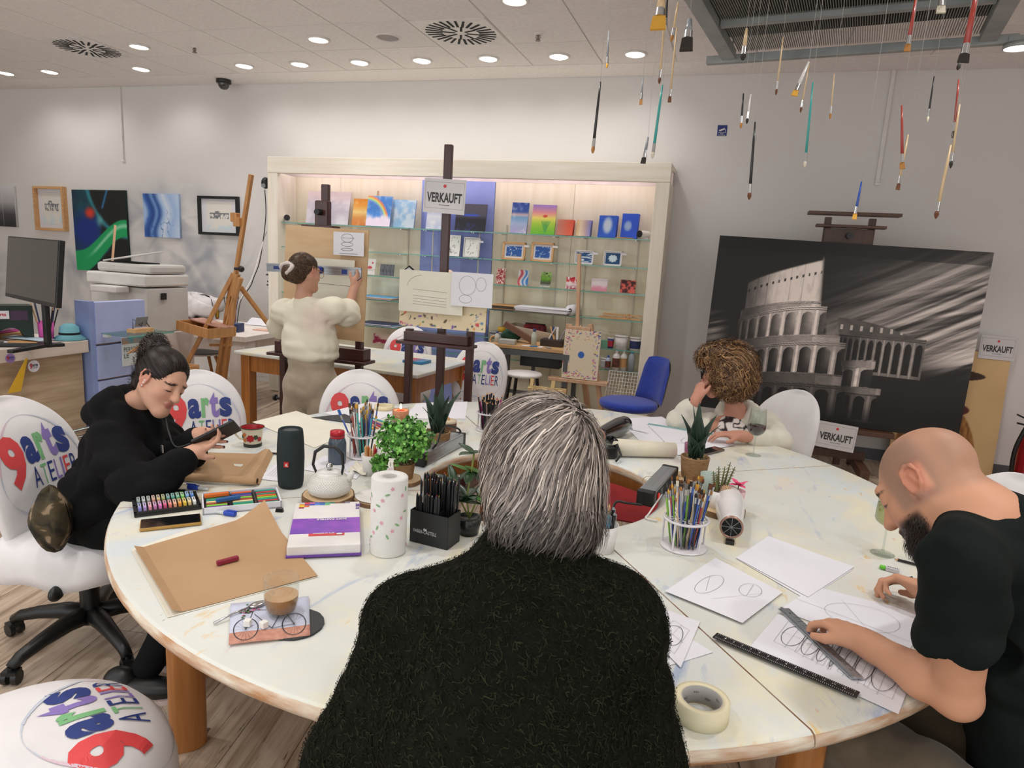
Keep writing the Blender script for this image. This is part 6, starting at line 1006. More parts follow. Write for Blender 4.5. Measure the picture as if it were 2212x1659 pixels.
# ================================================================ GLASSES, MUGS, HOLDERS, PAPERS, RULERS
m_gl=glassy('clear_glass','#fbfcfb',.03);m_coffee=mat('milky_coffee','#a8794c',.35);m_foam=mat('coffee_foam','#c9a077',.5)
p=tp(636,1350);t=thing('slate_coaster','round dark slate coaster under the bicycle napkin','coaster',p);b=MB();b.prism([(.066*(1+.012*math.sin(k*2.7))*math.cos(2*PI*k/40),.066*(1+.012*math.sin(k*1.9))*math.sin(2*PI*k/40))for k in range(40)],.005);obj('disc',b,mat('slate','#3a3b3d',.7,bump=.5,bs=90),t)
def napkin():
 P=[tp(498,1304,Z0+.006),tp(667,1288,Z0+.006),tp(670,1372,Z0+.006),tp(494,1392,Z0+.006)];c=sum(P,Vector())/4;q=[x-c for x in P];t=thing('napkin','folded paper napkin printed with a flower bicycle','napkin',(c.x,c.y,Z0+.0062));U=lambda u,v:(q[0]*(1-u)+q[1]*u)*(1-v)+(q[3]*(1-u)+q[2]*u)*v
 b=MB();b.grid(lambda u,v:U(u,v)+Vector((0,0,.001*math.sin(u*7)*v)),12,8,0,True,True);b.mi=[1 if(k//12)>=6 else 0 for k in range(96)];o=obj('cloth',b,[mat('napkin_pale','#cfd3e6',.9),mat('napkin_brick','#cf9a86',.9,c2='#b97f6c',sc=60)],t);so=o.modifiers.new('thickness','SOLIDIFY');so.thickness=.0016;so.offset=-1
 b=MB()
 def ln(pts,w,cl=False):
  W=[U(*x)+Vector((0,0,.0016))for x in pts];m_=len(W)
  for i in range(m_ if cl else m_-1):
   a,d=W[i],W[(i+1)%m_];e=d-a;L=e.length;nn=Vector((-e.y,e.x,0))/L*w/2;b.add([a+nn,a-nn,d-nn,d+nn],[(0,1,2,3)])
 for cx in(.2,.8):
  ln(el(cx,.7,.15,.26),.0022,True);[ln([(cx,.7),(cx+.14*math.cos(a),.7+.25*math.sin(a))],.0004)for a in[k*PI/8 for k in range(16)]]
 for s in([(.2,.7),(.3,.2)],[(.3,.35),(.52,.75),(.66,.3),(.3,.25)],[(.66,.3),(.8,.7),(.52,.75)],[(.6,.22),(.74,.22)],[(.22,.2),(.36,.16)],[(.66,.3),(.66,.22)]):ln(s,.0016)
 obj('bicycle_print',b,m_char,t);b=MB();random.seed(2)
 for k in range(30):a,d=random.gauss(.24,.05),random.gauss(.28,.06);x=U(a,d);b.prism([(x.x+.003*math.cos(y),x.y+.003*math.sin(y))for y in[2*PI*j/7 for j in range(7)]],.0004,None,k%2,z0=.0018)
 obj('flower_print',b,[mat('print_pink2','#d98aa5',.8),mat('print_green2','#5f7f52',.8)],t)
napkin()
def glassmug():
 p=tp(608,1324,Z0+.008);t=thing('glass_mug','clear glass mug half full of milky coffee','mug',(p.x,p.y,Z0+.0085));H=.088;prof=[(0,.0),(.026,.0),(.034,.008),(.039,.03),(.0405,.055),(.0405,H),(.0385,H),(.0385,.055),(.037,.031),(.032,.011),(.024,.006),(0,.006)]
 b=MB();b.lathe(prof,40);obj('glass',b,m_gl,t);b=MB();b.lathe([(0,.0065),(.024,.0065),(.0315,.0115),(.0365,.031),(.038,.045),(.038,.046),(0,.046)],36);obj('coffee',b,m_coffee,t);b=MB();b.lathe([(.0382,.0462),(.03,.0464),(0,.0464)],30);obj('coffee_surface',b,m_foam,t)
 b=MB();b.tube([Vector((0,-.038,.07)),Vector((0,-.056,.072)),Vector((0,-.062,.055)),Vector((0,-.058,.034)),Vector((0,-.037,.024))],[.005,.0055,.0055,.0055,.005],10);obj('handle',b,m_gl,t,None,(0,0,R(8)))
glassmug()
for k,(px,lab)in enumerate((((535,1352),'sugar cube on the printed front wheel'),((570,1356),'sugar cube nearer the glass mug'))):p=tp(*px,Z0+.008);b=MB();b.box((0,0,.0075),(.015,.015,.015));tag(obj('sugar_cube',b,mat('sugar','#f3f0ea',.9,bump=.5,bs=400),None,(p.x,p.y,Z0+.0088),(0,0,.3+k),bevel=.0015),lab,'sugar cube')
a,c=tp(462,1350,Z0+.001),tp(566,1303,Z0+.010);t=thing('spoon','steel teaspoon resting on the napkin','spoon',a);d=c-a;b=MB();b.tube([Vector((0,0,.004)),d*.4+Vector((0,0,.007)),d*.78+Vector((0,0,.0045))],[.0035,.0022,.0022],8);obj('stem',b,m_chrome,t);b=MB();M=Matrix.Translation(d*.9+Vector((0,0,.003)))@Matrix.Rotation(math.atan2(d.y,d.x),4,'Z');b.ball((0,0,0),(.021,.0125,.004),16,8,0,M);obj('bowl',b,m_chrome,t)
p=tp(546,962);t=thing('enamel_mug','cream enamel mug with red flowers and a red inside','mug',p,R(200));H,r=.082,.046;b=MB();b.lathe([(0,.001),(.034,.001),(.036,.012),(.04,.04),(.044,.072),(.048,H)],34);obj('body',b,mat('enamel_cream','#e8e0c6',.3),t);b=MB();b.lathe([(.0475,H),(.0435,.072),(.039,.04),(.035,.013),(0,.01)],34);obj('inside',b,mat('enamel_red','#b5202c',.3),t)
b=MB();b.lathe([(.0335,0),(.0375,0),(.0375,.013),(.0355,.014)],34);obj('foot_band',b,mat('enamel_olive','#2b2c22',.4),t);b=MB();b.lathe([(.0468,H-.003),(.0495,H-.001),(.0482,H+.002),(.047,H)],34);obj('rim_band',b,MATS['enamel_olive'],t);b=MB();b.tube([(.04,0,.066),(.066,0,.062),(.072,0,.045),(.055,0,.028),(.039,0,.026)],.0045,8);obj('handle',b,MATS['enamel_cream'],t)
for k,(az,z,rr,m)in enumerate(((95,.04,.015,MATS['enamel_red']),(60,.055,.009,mat('flower_orange','#d1752e',.5)),(58,.032,.009,MATS['flower_orange']),(125,.045,.01,mat('leaf_print_dark','#3c4a2e',.5)),(40,.045,.008,MATS['leaf_print_dark']),(150,.035,.01,MATS['enamel_red']))):
 b=MB();rad=.0362+.0046*((z-.012)/.06)*1.7+.0012;T=Matrix.Rotation(R(az),4,'Z')@Matrix.Translation((rad,0,z))@Matrix(((0,0,1,0),(1,0,0,0),(0,1,0,0),(0,0,0,1)));b.prism([(rr*(1+.14*math.sin(7*a))*math.cos(a),rr*(1+.14*math.sin(7*a))*math.sin(a))for a in[2*PI*j/28 for j in range(28)]],.0006,T);obj('flower_print',b,m,t)
p=tp(865,910);t=thing('candle','lit orange candle in a glass','candle',p);b=MB();b.lathe([(0,0),(.044,0),(.045,.08),(.0425,.08),(.0415,.004),(0,.004)],30);obj('glass',b,m_gl,t);b=MB();b.lathe([(0,.005),(.041,.005),(.042,.06),(.03,.057),(0,.056)],28);obj('wax',b,mat('wax_orange','#d9875a',.5),t);b=MB();b.lathe([(.022,.0572),(0,.0572)],20);obj('melt_pool',b,mat('wax_red','#a8362c',.2),t);b=MB();b.cyl((0,0,.055),(0,0,.066),.0012);obj('wick',b,m_black,t);b=MB();b.lathe([(0,.064),(.005,.068),(.006,.074),(.003,.086),(0,.094)],12);obj('flame',b,mat('flame','#ffd27a',.5,em=20),t)
l=bpy.data.lights.new('candle_light','POINT');l.energy=.35;l.color=(1,.65,.3);l.shadow_soft_size=.006;link('candle_light',l,t,(0,0,.082))
p=tp(966,938);t=thing('jar','ribbed brown glass jar with a wooden lid behind the agave','jar',p);b=MB();b.lathe([(0,0),(.04,0),(.044,.012),(.044,.055),(.042,.06),(0,.06)],30);obj('jar',b,mat('amber_brown','#6b4a36',.2,coat=.4),t);b=MB();b.lathe([(.044,.06),(.045,.066),(.043,.071),(0,.071)],28);obj('lid',b,mat('lid_cream','#d8c7ac',.6),t);b=MB();b.lathe([(.012,.071),(.008,.083),(0,.086)],12);obj('knob',b,m_kraft,t)
p=tp(1002,937);t=thing('glass_dish','tiny clear glass dish near the ribbed jar','dish',p);b=MB();b.lathe([(0,.003),(.02,.003),(.027,.014),(.029,.014),(.022,0),(0,0)],24);obj('dish',b,m_gl,t)
p=tp(830,884);t=thing('tape_roll','flat roll of cream tape near the candle','tape',p);b=MB();b.lathe([(.035,0),(.055,0),(.055,.022),(.035,.022),(.035,0)],30);obj('tape',b,mat('masking_tape','#e9dcb4',.7),t)
p=tp(800,1024);t=thing('crayon_cup','white paper cup with short wooden crayons','cup',p);b=MB();b.lathe([(0,.002),(.024,.002),(.034,.08),(.036,.08),(.026,0),(0,0)],26);obj('cup',b,m_white,t)
for k in range(5):a=k*1.3;c_=[MATS['enamel_red'],m_kraft,MATS['flower_orange'],m_thinwood,m_kraft][k];q=p+Vector((.012*math.cos(a),.012*math.sin(a),.004));e=p+Vector((.02*math.cos(a),.02*math.sin(a),.1+.008*(k%2)));b=MB();b.cyl(q,e,.006,n=8);b.cyl(e,e+Vector((0,0,.008)),.006,.002,n=8);tag(obj('crayon',b,c_),['red','tan','orange','natural wood','brown'][k]+' crayon in the white paper cup','crayon')
m_acr=mat('white_acrylic','#e6e2e6',.3);m_ferr=mat('ferrule','#c4c6c8',.25,metal=.9);HC_={n:mat('handle_'+n,c,.35,coat=.3)for n,c in(('blue','#2450a8'),('black','#1c1d20'),('red','#a83a30'),('white','#e6e4e0'),('natural','#d6ba90'),('green','#7fb83a'),('teal','#2f9f9a'),('yellow','#d9b02e'),('grey','#8d9298'))};BC=[mat('bristle_'+n,c,.8)for n,c in(('brown','#6b3f22'),('tan','#b07a3c'),('golden','#d9a23a'),('dark','#2e2722'),('pale','#d6cdb8'),('blue','#2f62b0'),('pink','#e86fa8'))]
def brush(q,e,hc,bc,lab,group,r=.0035,flat=False,bl=.018,fl=.02):
 """q handle end, e bristle tip."""
 q,e=Vector(q),Vector(e);d=(e-q).normalized();b=MB();L=(e-q).length;b.tube([q,q+d*L*.25,q+d*(L-bl-fl)],[r*.55,r*.8,r],7);o=obj('paintbrush',b,HC_[hc]);tag(o,lab,'paintbrush',group);b=MB();b.cyl(e-d*(bl+fl),e-d*bl,r*1.02,r*1.15,n=8);obj('ferrule',b,m_ferr,o);b=MB()
 if flat:f=frame(d).to_3x3();b.add([e-d*bl+f@Vector((x*r*1.3,y*r*.6,0))for x,y in((-1,-1),(1,-1),(1,1),(-1,1))]+[e+f@Vector((x*r*1.6,y*r*.3,0))for x,y in((-1,-1),(1,-1),(1,1),(-1,1))],[(3,2,1,0),(4,5,6,7),(0,1,5,4),(1,2,6,5),(2,3,7,6),(3,0,4,7)])
 else:b.tube([e-d*bl,e-d*bl*.6,e-d*bl*.2,e],[r*1.1,r*1.25,r*.7,.0004],8)
 obj('bristles',b,BC[bc],o);return o
def holder(px,r,h,lab):
 p=tp(*px);t=thing('brush_holder',lab,'holder',p);
 for z,nm in((.0,'base_ring'),(h,'top_ring')):
  b=MB();b.lathe([(r*.2,z),(r,z),(r+.002,z+.002),(r,z+.005),(r*.2,z+.005),(r*.2,z)],36)if z==0 else b.lathe([(r*.9,z),(r+.001,z),(r+.002,z+.003),(r,z+.006),(r*.9,z+.006),(r*.9,z)],36);obj(nm,b,m_acr,t)
 b=MB();[b.lathe([(.009,h+.001),(.012,h+.001),(.012,h+.004),(.009,h+.004),(.009,h+.001)],12,(r*.68*math.cos(a),r*.68*math.sin(a),0))for a in[2*PI*k/9 for k in range(9)]];[b.lathe([(.009,h+.001),(.012,h+.001),(.012,h+.004),(.009,h+.004),(.009,h+.001)],12,(r*.3*math.cos(a),r*.3*math.sin(a),0))for a in[2*PI*k/4 for k in range(4)]];obj('hole_plate',b,m_acr,t)
 for k in range(5):a=2*PI*k/5+.5;b=MB();b.cyl((r*.96*math.cos(a),r*.96*math.sin(a),.004),(r*.96*math.cos(a),r*.96*math.sin(a),h),.003);obj('post',b,m_acr,t)
 return p
def fill(p,r,n,h,Lr,hcs,where,seed):
 random.seed(seed)
 for k in range(n):
  a=k*2.399;rr=r*.85*math.sqrt((k+.5)/n);q=p+Vector((rr*.75*math.cos(a+.5),rr*.75*math.sin(a+.5),.006));L=random.uniform(*Lr);tilt=Vector((rr*.5*math.cos(a)+random.gauss(0,.012),rr*.5*math.sin(a)+random.gauss(0,.012),0));e=q+(tilt+Vector((0,0,L))).normalized()*L;hc=hcs[k%len(hcs)];fl=k%3==0
  brush(q,e,hc,random.randrange(5),'%s-handled %s paintbrush standing in the holder %s'%(hc,'flat' if fl else 'round',where),'%s %s brushes %s'%(hc,'flat' if fl else 'round',where),random.uniform(.0028,.0042),fl,random.uniform(.012,.02))
pA=holder((783,985),.064,.09,'round white brush holder behind the red-lidded bottle');fill(pA,.062,34,.09,(.17,.23),['blue','red','black','natural','white','blue','black','teal'],'near the red lid',1)
a=pA+Vector((-.045,-.01,.06));brush(a,a+Vector((-.06,-.01,.13)),'blue',5,'fan brush with blue bristles leaning out of the holder',None,.004,True,.025)
pC=holder((1476,1180),.07,.09,'round white brush holder beside the white hair dryer');fill(pC,.066,46,.09,(.17,.225),['blue','black','white','blue','red','grey','natural','green','black'],'by the white hair dryer',2)
pB=holder((1056,928),.066,.085,'round white holder full of pencils behind the grey hair');random.seed(9)
for k in range(34):a=k*2.399;rr=.056*math.sqrt((k+.5)/34);q=pB+Vector((rr*.7*math.cos(a+.4),rr*.7*math.sin(a+.4),.006));e=q+Vector((rr*.6*math.cos(a),rr*.6*math.sin(a),random.uniform(.14,.185)));kk=k%9;pencil(q,e,m_pblack if kk<7 else(mat('pencil_rose','#c9a2a0',.4)if kk==7 else mat('pencil_magenta','#b0307a',.4)),tips[k%3],'%s pencil standing in the white pencil holder'%('black' if kk<7 else 'rose' if kk==7 else 'magenta'),'%s pencils in the white pencil holder'%('black' if kk<7 else 'rose' if kk==7 else 'magenta'))
random.seed(4)
for k,(c_,nm)in enumerate((('#2f9f5a','green'),('#3a6fc0','blue'),('#d9b02e','yellow'),('#e0803a','orange'),('#b03a4a','red'),('#7a4f9a','purple'),('#e6c08a','cream'),('#3fa0b0','turquoise'))):q=tp(796+k*7,932-k*2.2,Z0+.004+.0*k);ang=R(150+random.uniform(-8,8));pencil(q,q+Vector((math.cos(ang),math.sin(ang),0))*.16,mat('cp_'+nm,c_,.5),mat('cp_'+nm,c_),'loose %s coloured pencil behind the bushy plant'%nm,'loose coloured pencils')
p=tp(1300,1188);t=thing('pen_cup','white cup crammed with pens and coloured pencils','cup',p);b=MB();b.lathe([(0,.002),(.034,.002),(.043,.085),(.045,.085),(.036,0),(0,0)],28);obj('cup',b,m_white,t);random.seed(13)
for k in range(18):
 a=k*2.399;rr=.034*math.sqrt((k+.5)/18);q=p+Vector((rr*.7*math.cos(a),rr*.7*math.sin(a),.005));e=q+Vector((rr*.35*math.cos(a),rr*.35*math.sin(a),random.uniform(.1,.135)))
 if k%3==0:nm=['red','green','orange','yellow','blue','purple'][k//3];pencil(q,e+Vector((0,0,.012)),m_thinwood,mat('cp_'+nm,'#888888'),'wooden pencil with %s tip in the white pen cup'%nm,None)
 else:b=MB();b.cyl(q,e,.005,n=10);o=obj('pen',b,m_pblack if k%5 else mat('pen_cyan','#3fa9d0',.3));tag(o,'%s pen in the white pen cup'%('black' if k%5 else 'cyan'),'pen','%s pens in the white pen cup'%('black' if k%5 else 'cyan'));b=MB();b.cyl(e,e+Vector((0,0,.006)),.0052,.003,n=10);b.box(e+Vector((.0055,0,-.012)),(.002,.003,.03));obj('cap_clip',b,m_grey,o)
def power_strip(A,B,lab,tilt=0,flip=1):
 A,B=tp(*A),tp(*B);u=B-A;L=u.length;t=thing('power_strip',lab,'power strip',A,math.atan2(u.y,u.x));w,h=.062,.055;T=Matrix.Translation((0,0,.004))@rotm(R(tilt))
 b=MB();b.box((L/2,0,h/2),(L-.04,w,h),T);obj('housing',b,m_alu,t,bevel=.004)
 for x in(.012,L-.012):b=MB();b.box((x,0,h/2),(.026,w+.004,h+.003),T);obj('end_cap',b,m_black,t,bevel=.006)
 b=MB();b.box((L/2,flip*-(w/2+.001),h/2),(L-.08,.003,h*.7),T);obj('socket_face',b,m_black,t);
 for k in range(4):b=MB();b.cyl(T@Vector((.07+k*(L-.14)/3,flip*-(w/2+.002),h/2)),T@Vector((.07+k*(L-.14)/3,flip*-(w/2+.004),h/2)),.019,n=18);obj('socket',b,m_dark,t)
 b=MB();b.box((.052,flip*-(w/2+.004),h/2),(.016,.006,.024),T);obj('switch',b,mat('switch_red','#cf2a26',.4,em=.3),t);return t
power_strip((902,1008),(992,960),'silver power strip at the hole edge beside the bushy plant',0,-1);power_strip((1392,1095),(1446,1035),'black and silver power strip beside the brush holder',0,1)
def cord(pts,lab,r=.004,m=None):return cable(cat_m([Vector(p)for p in pts]),r,m or m_black,lab)
q=tp(908,1004);e=tp(994,962);cord([e+Vector((.0,0,.04)),e+Vector((-.01,.0,.075)),(q+e)/2+Vector((0,.02,.12)),q+Vector((.05,.05,.09)),q+Vector((.03,.05,.06))],'black cord arching over the silver power strip',.0045)
q=tp(1385,1108);cord([q+Vector((0,0,.03)),q+Vector((-.05,-.02,.035)),q+Vector((-.09,-.02,.03)),tp(1318,1130)+Vector((0,0,.008)),tp(1316,1165)+Vector((0,0,.006))],'black cord curling from the power strip to the pen cup',.0045)
q=tp(1440,1085);cord([q+Vector((-.02,-.01,.03)),tp(1402,1112)+Vector((0,0,.006)),tp(1395,1122)+Vector((0,0,.005)),tp(1420,1128)+Vector((0,0,.005))],'white cord beside the brush holder',.003,m_white)
def dryer(noz,back,lab,body,r0=.036,r1=.05,grille=True,lift=0):
 A,B=tp(*noz),tp(*back);u=B-A;L=u.length;t=thing('hair_dryer',lab,'hair dryer',A+Vector((0,0,.052+lift)),math.atan2(u.y,u.x));T=frame((1,0,0),(0,0,1))
 b=MB();b.lathe([(r0*.85,.0),(r0,.004),(r0*.98,.03),(r1*.93,L*.45),(r1,L*.7),(r1*.9,L*.92),(r1*.5,L*1.02),(0,L*1.04)],28,T=T);obj('barrel',b,body,t);b=MB();b.lathe([(r0*.86,.002),(r0*.9,-.004),(r0*1.02,-.002),(r0*1.02,.006)],28,T=T);obj('nozzle_ring',b,mat('copper_ring','#b08a7a',.3,metal=.6),t)
 b=MB();b.lathe([(r0*.84,.006),(0,.006)],24,T=T);obj('nozzle_dark',b,m_dark,t);b=MB();[b.bar(Vector((-.001,-r0*.84*math.cos(a),-r0*.84*math.sin(a))),Vector((-.001,r0*.84*math.cos(a),r0*.84*math.sin(a))),.0015,.0015)for a in(0,PI/4,PI/2,3*PI/4)];obj('nozzle_bars',b,m_grey,t);return t,L
t,L=dryer((1576,1172),(1571,1098),'white hair dryer with paint specks lying on the table',mat('dryer_white','#e8e5e4',.25,coat=.3));b=MB();b.tube([(L*.72,.0,-.02),(L*.9,.03,-.036),(L*1.2,.05,-.036)],[.018,.017,.015],12);obj('handle',b,MATS['dryer_white'],t);b=MB();b.box((-.008,.0,-.046),(.022,.026,.012));obj('loop_end',b,m_black,t)
t,L=dryer((1290,965),(1352,935),'glossy black hair dryer behind the paper roll',mat('dryer_black','#131416',.15,coat=.6),.036,.046);b=MB();b.tube([(L*.3,.0,-.02),(L*.3,-.04,-.036),(L*.28,-.12,-.036)],[.018,.017,.015],12);obj('handle',b,MATS['dryer_black'],t)
p=tp(1318,990);t=thing('power_plug','black power plug adapter hanging at the hole edge','plug',p+Vector((0,0,.0)),.5);b=MB();b.box((0,0,.03),(.06,.04,.06));obj('body',b,m_black,t,bevel=.012);b=MB();b.tube([(0,0,.05),(.02,-.02,.07),(.03,-.05,.03),(.0,-.075,.01)],.005,8);obj('lead',b,m_black,t)
a,c=tp(1325,985),tp(1456,988);d=c-a;t=thing('paper_roll','roll of cream drawing paper lying before the black hair dryer','paper roll',a);L=d.length;rr=.034;b=MB();b.lathe([(.019,0),(rr,0),(rr,L),(.019,L),(.019,0)],28,T=Matrix.Translation((0,0,rr+.0005))@frame(d));obj('roll',b,mat('roll_paper','#e8e0cb',.8),t);f_=d.normalized();nrm=Vector((-f_.y,f_.x,0));b=MB();b.grid(lambda u,v:Vector((0,0,2*rr-.001))+f_*(.02+u*(L-.04))+nrm*(v*.05)+Vector((0,0,.012*v*(1-u)-.02*v*v*.5)),8,5);obj('loose_flap',b,MATS['roll_paper'],t)
p=tp(1492,1003);t=thing('tumbler','pink tinted drinking glass behind the agave','glass',p);b=MB();b.lathe([(0,0),(.03,0),(.036,.095),(.0345,.095),(.0285,.005),(0,.005)],28);obj('glass',b,glassy('pink_glass','#e9b3d6',.12),t)
def wine(px,s,lab,liq,level,name='wine_glass',kind='round'):
 p=tp(*px);t=thing(name,lab,'wine glass',p);B0=.092*s
 pr_=[(.036,.001),(.03,.004),(.006,.008),(.0035,.02),(.0033,.08),(.006,.09),(.02,.1),(.034,.112),(.0425,.13),(.0425,.15),(.038,.2),(.0355,.225)]if kind=='round' else[(.036,.001),(.03,.004),(.006,.008),(.0035,.02),(.0033,.082),(.006,.09),(.02,.098),(.034,.108),(.0385,.118),(.037,.16),(.033,.215)]
 pr_=[(r*s,z*s)for r,z in pr_];b=MB();b.lathe([(0,0),(.036*s,0)]+pr_+[(r-.001,z)for r,z in pr_[::-1]if z>.095*s],36);obj('glass',b,glassy('wine_crystal','#f4f7f5',.06),t)
 rs=[(r-.0015,z)for r,z in pr_ if.095*s<z<level*s];rl=np.interp(level*s,[z for r,z in pr_ if z>.095*s],[r for r,z in pr_ if z>.095*s])-.0015;b=MB();b.lathe([(0,.096*s)]+rs+[(rl,level*s),(0,level*s)],32);obj('wine',b,liq,t)
wine((1627,983),1.0,'tall stemmed glass of red wine',mat('red_wine','#3a0c14',.08,coat=.3),.145);wine((1906,1196),1.0,'tall stemmed glass of white wine beside the bald man',glassy('white_wine','#e9e6b4',.08),.165,kind='angular')
def circ_lines(cs):
 out=[]
 for cx,cy,rx,ry in cs:out+=[(el(cx,cy,rx,ry),True,.0014),([(cx-rx*1.3,cy-ry*1.2),(cx+rx*1.3,cy-ry*1.1),(cx+rx*1.2,cy+ry*1.2),(cx-rx*1.2,cy+ry*1.1)],True,.0005),([(cx,cy-ry*1.3),(cx,cy+ry*1.3)],False,.0005),([(cx-rx*1.3,cy),(cx+rx*1.3,cy)],False,.0004)]
 return out
poly_sheet([(1590,1207),(1660,1160),(1845,1226),(1745,1292)],m_paper,'blank white sheet between the hair dryer and the wine glass',dz=.0022)
poly_sheet([(1590,1207),(1660,1160),(1840,1232),(1742,1296)],m_paper,'white sheet peeping out under the blank sheet',dz=.0)
poly_sheet([(1436,1281),(1545,1209),(1690,1283),(1603,1350)],m_paper,'white sheet with faint ellipses left of the blank sheet',dz=.0045,extra=[(el(.45,.3,.25,.12),True,.0008),(el(.7,.72,.16,.13),True,.0008),([(.3,.35),(.6,.2)],False,.0006),([(.55,.75),(.85,.68)],False,.0006),([(.2,.5),(.75,.85)],False,.0005)])
poly_sheet([(1355,1330),(1445,1322),(1512,1345),(1470,1445)],m_paper,'white sheet with a drawn ellipse under the arm of the grey-haired person',dz=.0022,extra=circ_lines([(.4,.65,.25,.18)]));poly_sheet([(1380,1330),(1460,1360),(1540,1410),(1440,1440)],m_paper,'second white sheet beside the masking tape',dz=.0)
poly_sheet([(1683,1318),(1760,1268),(2010,1330),(1955,1420)],m_paper,'large white sheet under the hands of the bald man',dz=.0,extra=[(el(.5,.55,.3,.3),True,.0006),([(.45,.0),(.3,1)],False,.0006),([(.2,.7),(.8,.3)],False,.0004)])
poly_sheet([(1680,1330),(1985,1425),(1940,1546),(1620,1400)],m_paper,'white sheet with a row of drawn ellipses overhanging the table edge',dz=.0035,extra=circ_lines([(.2,.42,.075,.25),(.34,.46,.055,.25),(.44,.48,.035,.25),(.52,.5,.012,.25),(.62,.5,.035,.25),(.72,.52,.055,.25),(.85,.55,.075,.25)]))
poly_sheet([(1330,905),(1430,900),(1500,945),(1390,960)],m_paper,'white sheet behind the paper roll',dz=.0,extra=[(el(.6,.6,.18,.12),True,.0008)]);poly_sheet([(1395,915),(1500,912),(1590,962),(1465,985)],m_paper,'white sheet with ellipses before the woman with brown hair',dz=.0022,extra=[(el(.45,.7,.2,.12),True,.0012),([(.1,.7),(.3,.75)],False,.001)])
poly_sheet([(700,893),(800,868),(880,880),(800,915)],m_paper,'white sheet behind the brush holder',dz=.0);poly_sheet([(870,905),(900,872),(1010,868),(1005,905)],m_paper,'printed white sheet with rows of small dots by the agave',dz=.0,extra=[([(.2+.03*k,.35+.1*j),(.215+.03*k,.36+.1*j)],False,.003)for k in range(18)for j in range(4)])
poly_sheet([(545,912),(640,888),(765,930),(680,968)],m_cream_p,'blank cream sheet behind the dark loudspeaker',dz=.0);poly_sheet([(672,903),(745,895),(770,905),(760,915)],mat('black_card','#333436',.6),'black card near the fan brush',dz=.0016)
poly_sheet([(556,1035),(600,1000),(640,1010),(620,1042)],m_paper,'white printed sheets under the dark loudspeaker',dz=.0,extra=[([(.2,.2+.1*k),(.8,.2+.1*k)],False,.0008)for k in range(6)]);poly_sheet([(655,1015),(700,985),(800,1000),(770,1035)],m_paper,'white sheet with scribbles behind the teapot',dz=.0,extra=[(el(.3,.5,.15,.2),True,.001)]);poly_sheet([(752,1020),(770,1000),(795,1008),(790,1030)],m_cream_p,'crumpled scrap of paper behind the teapot',dz=.0022,curl=lambda u,v:.01*math.sin(u*5+v*4)**2)
p=tp(1000,893)
def rule(A,B,wd,m,lab,ink,dz=.0045,name='ruler',ridge=False):
 A,B=tp(*A,Z0+dz),tp(*B,Z0+dz);u=B-A;L=u.length;t=thing(name,lab,'ruler',A,math.atan2(u.y,u.x));b=MB();b.box((L/2,0,.0015),(L,wd,.003));obj('blade',b,m,t,bevel=.0006)
 b=MB();n=int(L/.004);[b.box((.006+k*.004,wd/2-(.003 if k%5 else.005),.0031),(.0006,.006 if k%5 else.01,.0003))for k in range(n-2)];[b.box((.006+k*.004,-wd/2+(.003 if k%5 else.004),.0031),(.0006,.004 if k%5 else.007,.0003))for k in range(n-2)];obj('scale_marks',b,ink,t);b=MB()
 for k in range(int(L/.02)-1):lettering(b,str(k+1),.004 if k<9 else.007,(.026+k*.02,wd/2-.0145),Matrix.Translation((0,0,.0031)),.004,0)
 obj('numerals',b,ink,t)
 if ridge:b=MB();b.box((L/2,-wd*.22,.0045),(L,.006,.004));obj('grip_ridge',b,m,t);b=MB();b.box((L*.46,-wd*.22,.0068),(.03,.0055,.0006));obj('brand_plate',b,m_navy,t)
rule((1544,1373),(1854,1503),.026,mat('ruler_black','#1e1d1f',.25),'long black ruler near the table edge',mat('mark_white','#cfccc8',.5),.007);rule((1692,1316),(1852,1467),.03,m_alu,'aluminium safety ruler under the hand of the bald man',m_char,.0075,ridge=True);rule((1400,916),(1540,938),.025,mat('ruler_teal','#8fc0c0',.3),'pale teal ruler in front of the woman with brown hair',m_char)
p=tp(1512,1545);t=thing('masking_tape','big roll of cream masking tape at the table edge','tape',p);H,r=.038,.0535;b=MB();b.lathe([(.035,0),(r,0),(r,H),(.0395,H),(.0395,0)],48);obj('tape',b,mat('tape_cream','#e8dfbe',.65,c2='#e2d8b4'),t);b=MB();b.lathe([(.0395,H),(.0375,H),(.0375,0),(.0395,0)],40);obj('core',b,mat('core_card','#b5b1ad',.7),t)
b=MB();random.seed(6)
for k,w_ in enumerate(('masking','indoor','tape','masking','FSC','indoor','tape','masking','indoor','tape')):T=Matrix.Rotation(R(36*k),4,'Z')@Matrix.Translation((.0373,0,.012+.011*(k%2)))@Matrix(((0,0,-1,0),(-1,0,0,0),(0,1,0,0),(0,0,0,1)));lettering(b,w_,.016,(0,0),T,.005,0,lift=.0003)
obj('core_print',b,m_char,t)
p=tp(1921,1233);t=thing('eraser','eraser in a white sleeve with a green end','eraser',p,R(-15));b=MB();b.box((.008,0,.006),(.036,.018,.012));obj('sleeve',b,mat('sleeve_grey','#cdc8cc',.6),t,bevel=.001);b=MB();b.box((-.018,0,.006),(.018,.016,.0105));obj('rubber',b,mat('rubber_green','#6cc83c',.7),t,bevel=.004);b=MB();[b.box((x,.0,.0122),(.004,.004,.0004))for x in(-.004,.002,.008,.014,.02)];obj('print',b,m_char,t)
def flatpencil(A,B,m,lab,tip=True,z=.0045):A,B=tp(*A,Z0+z),tp(*B,Z0+z);return pencil(B,A,m,m_black,lab,None)
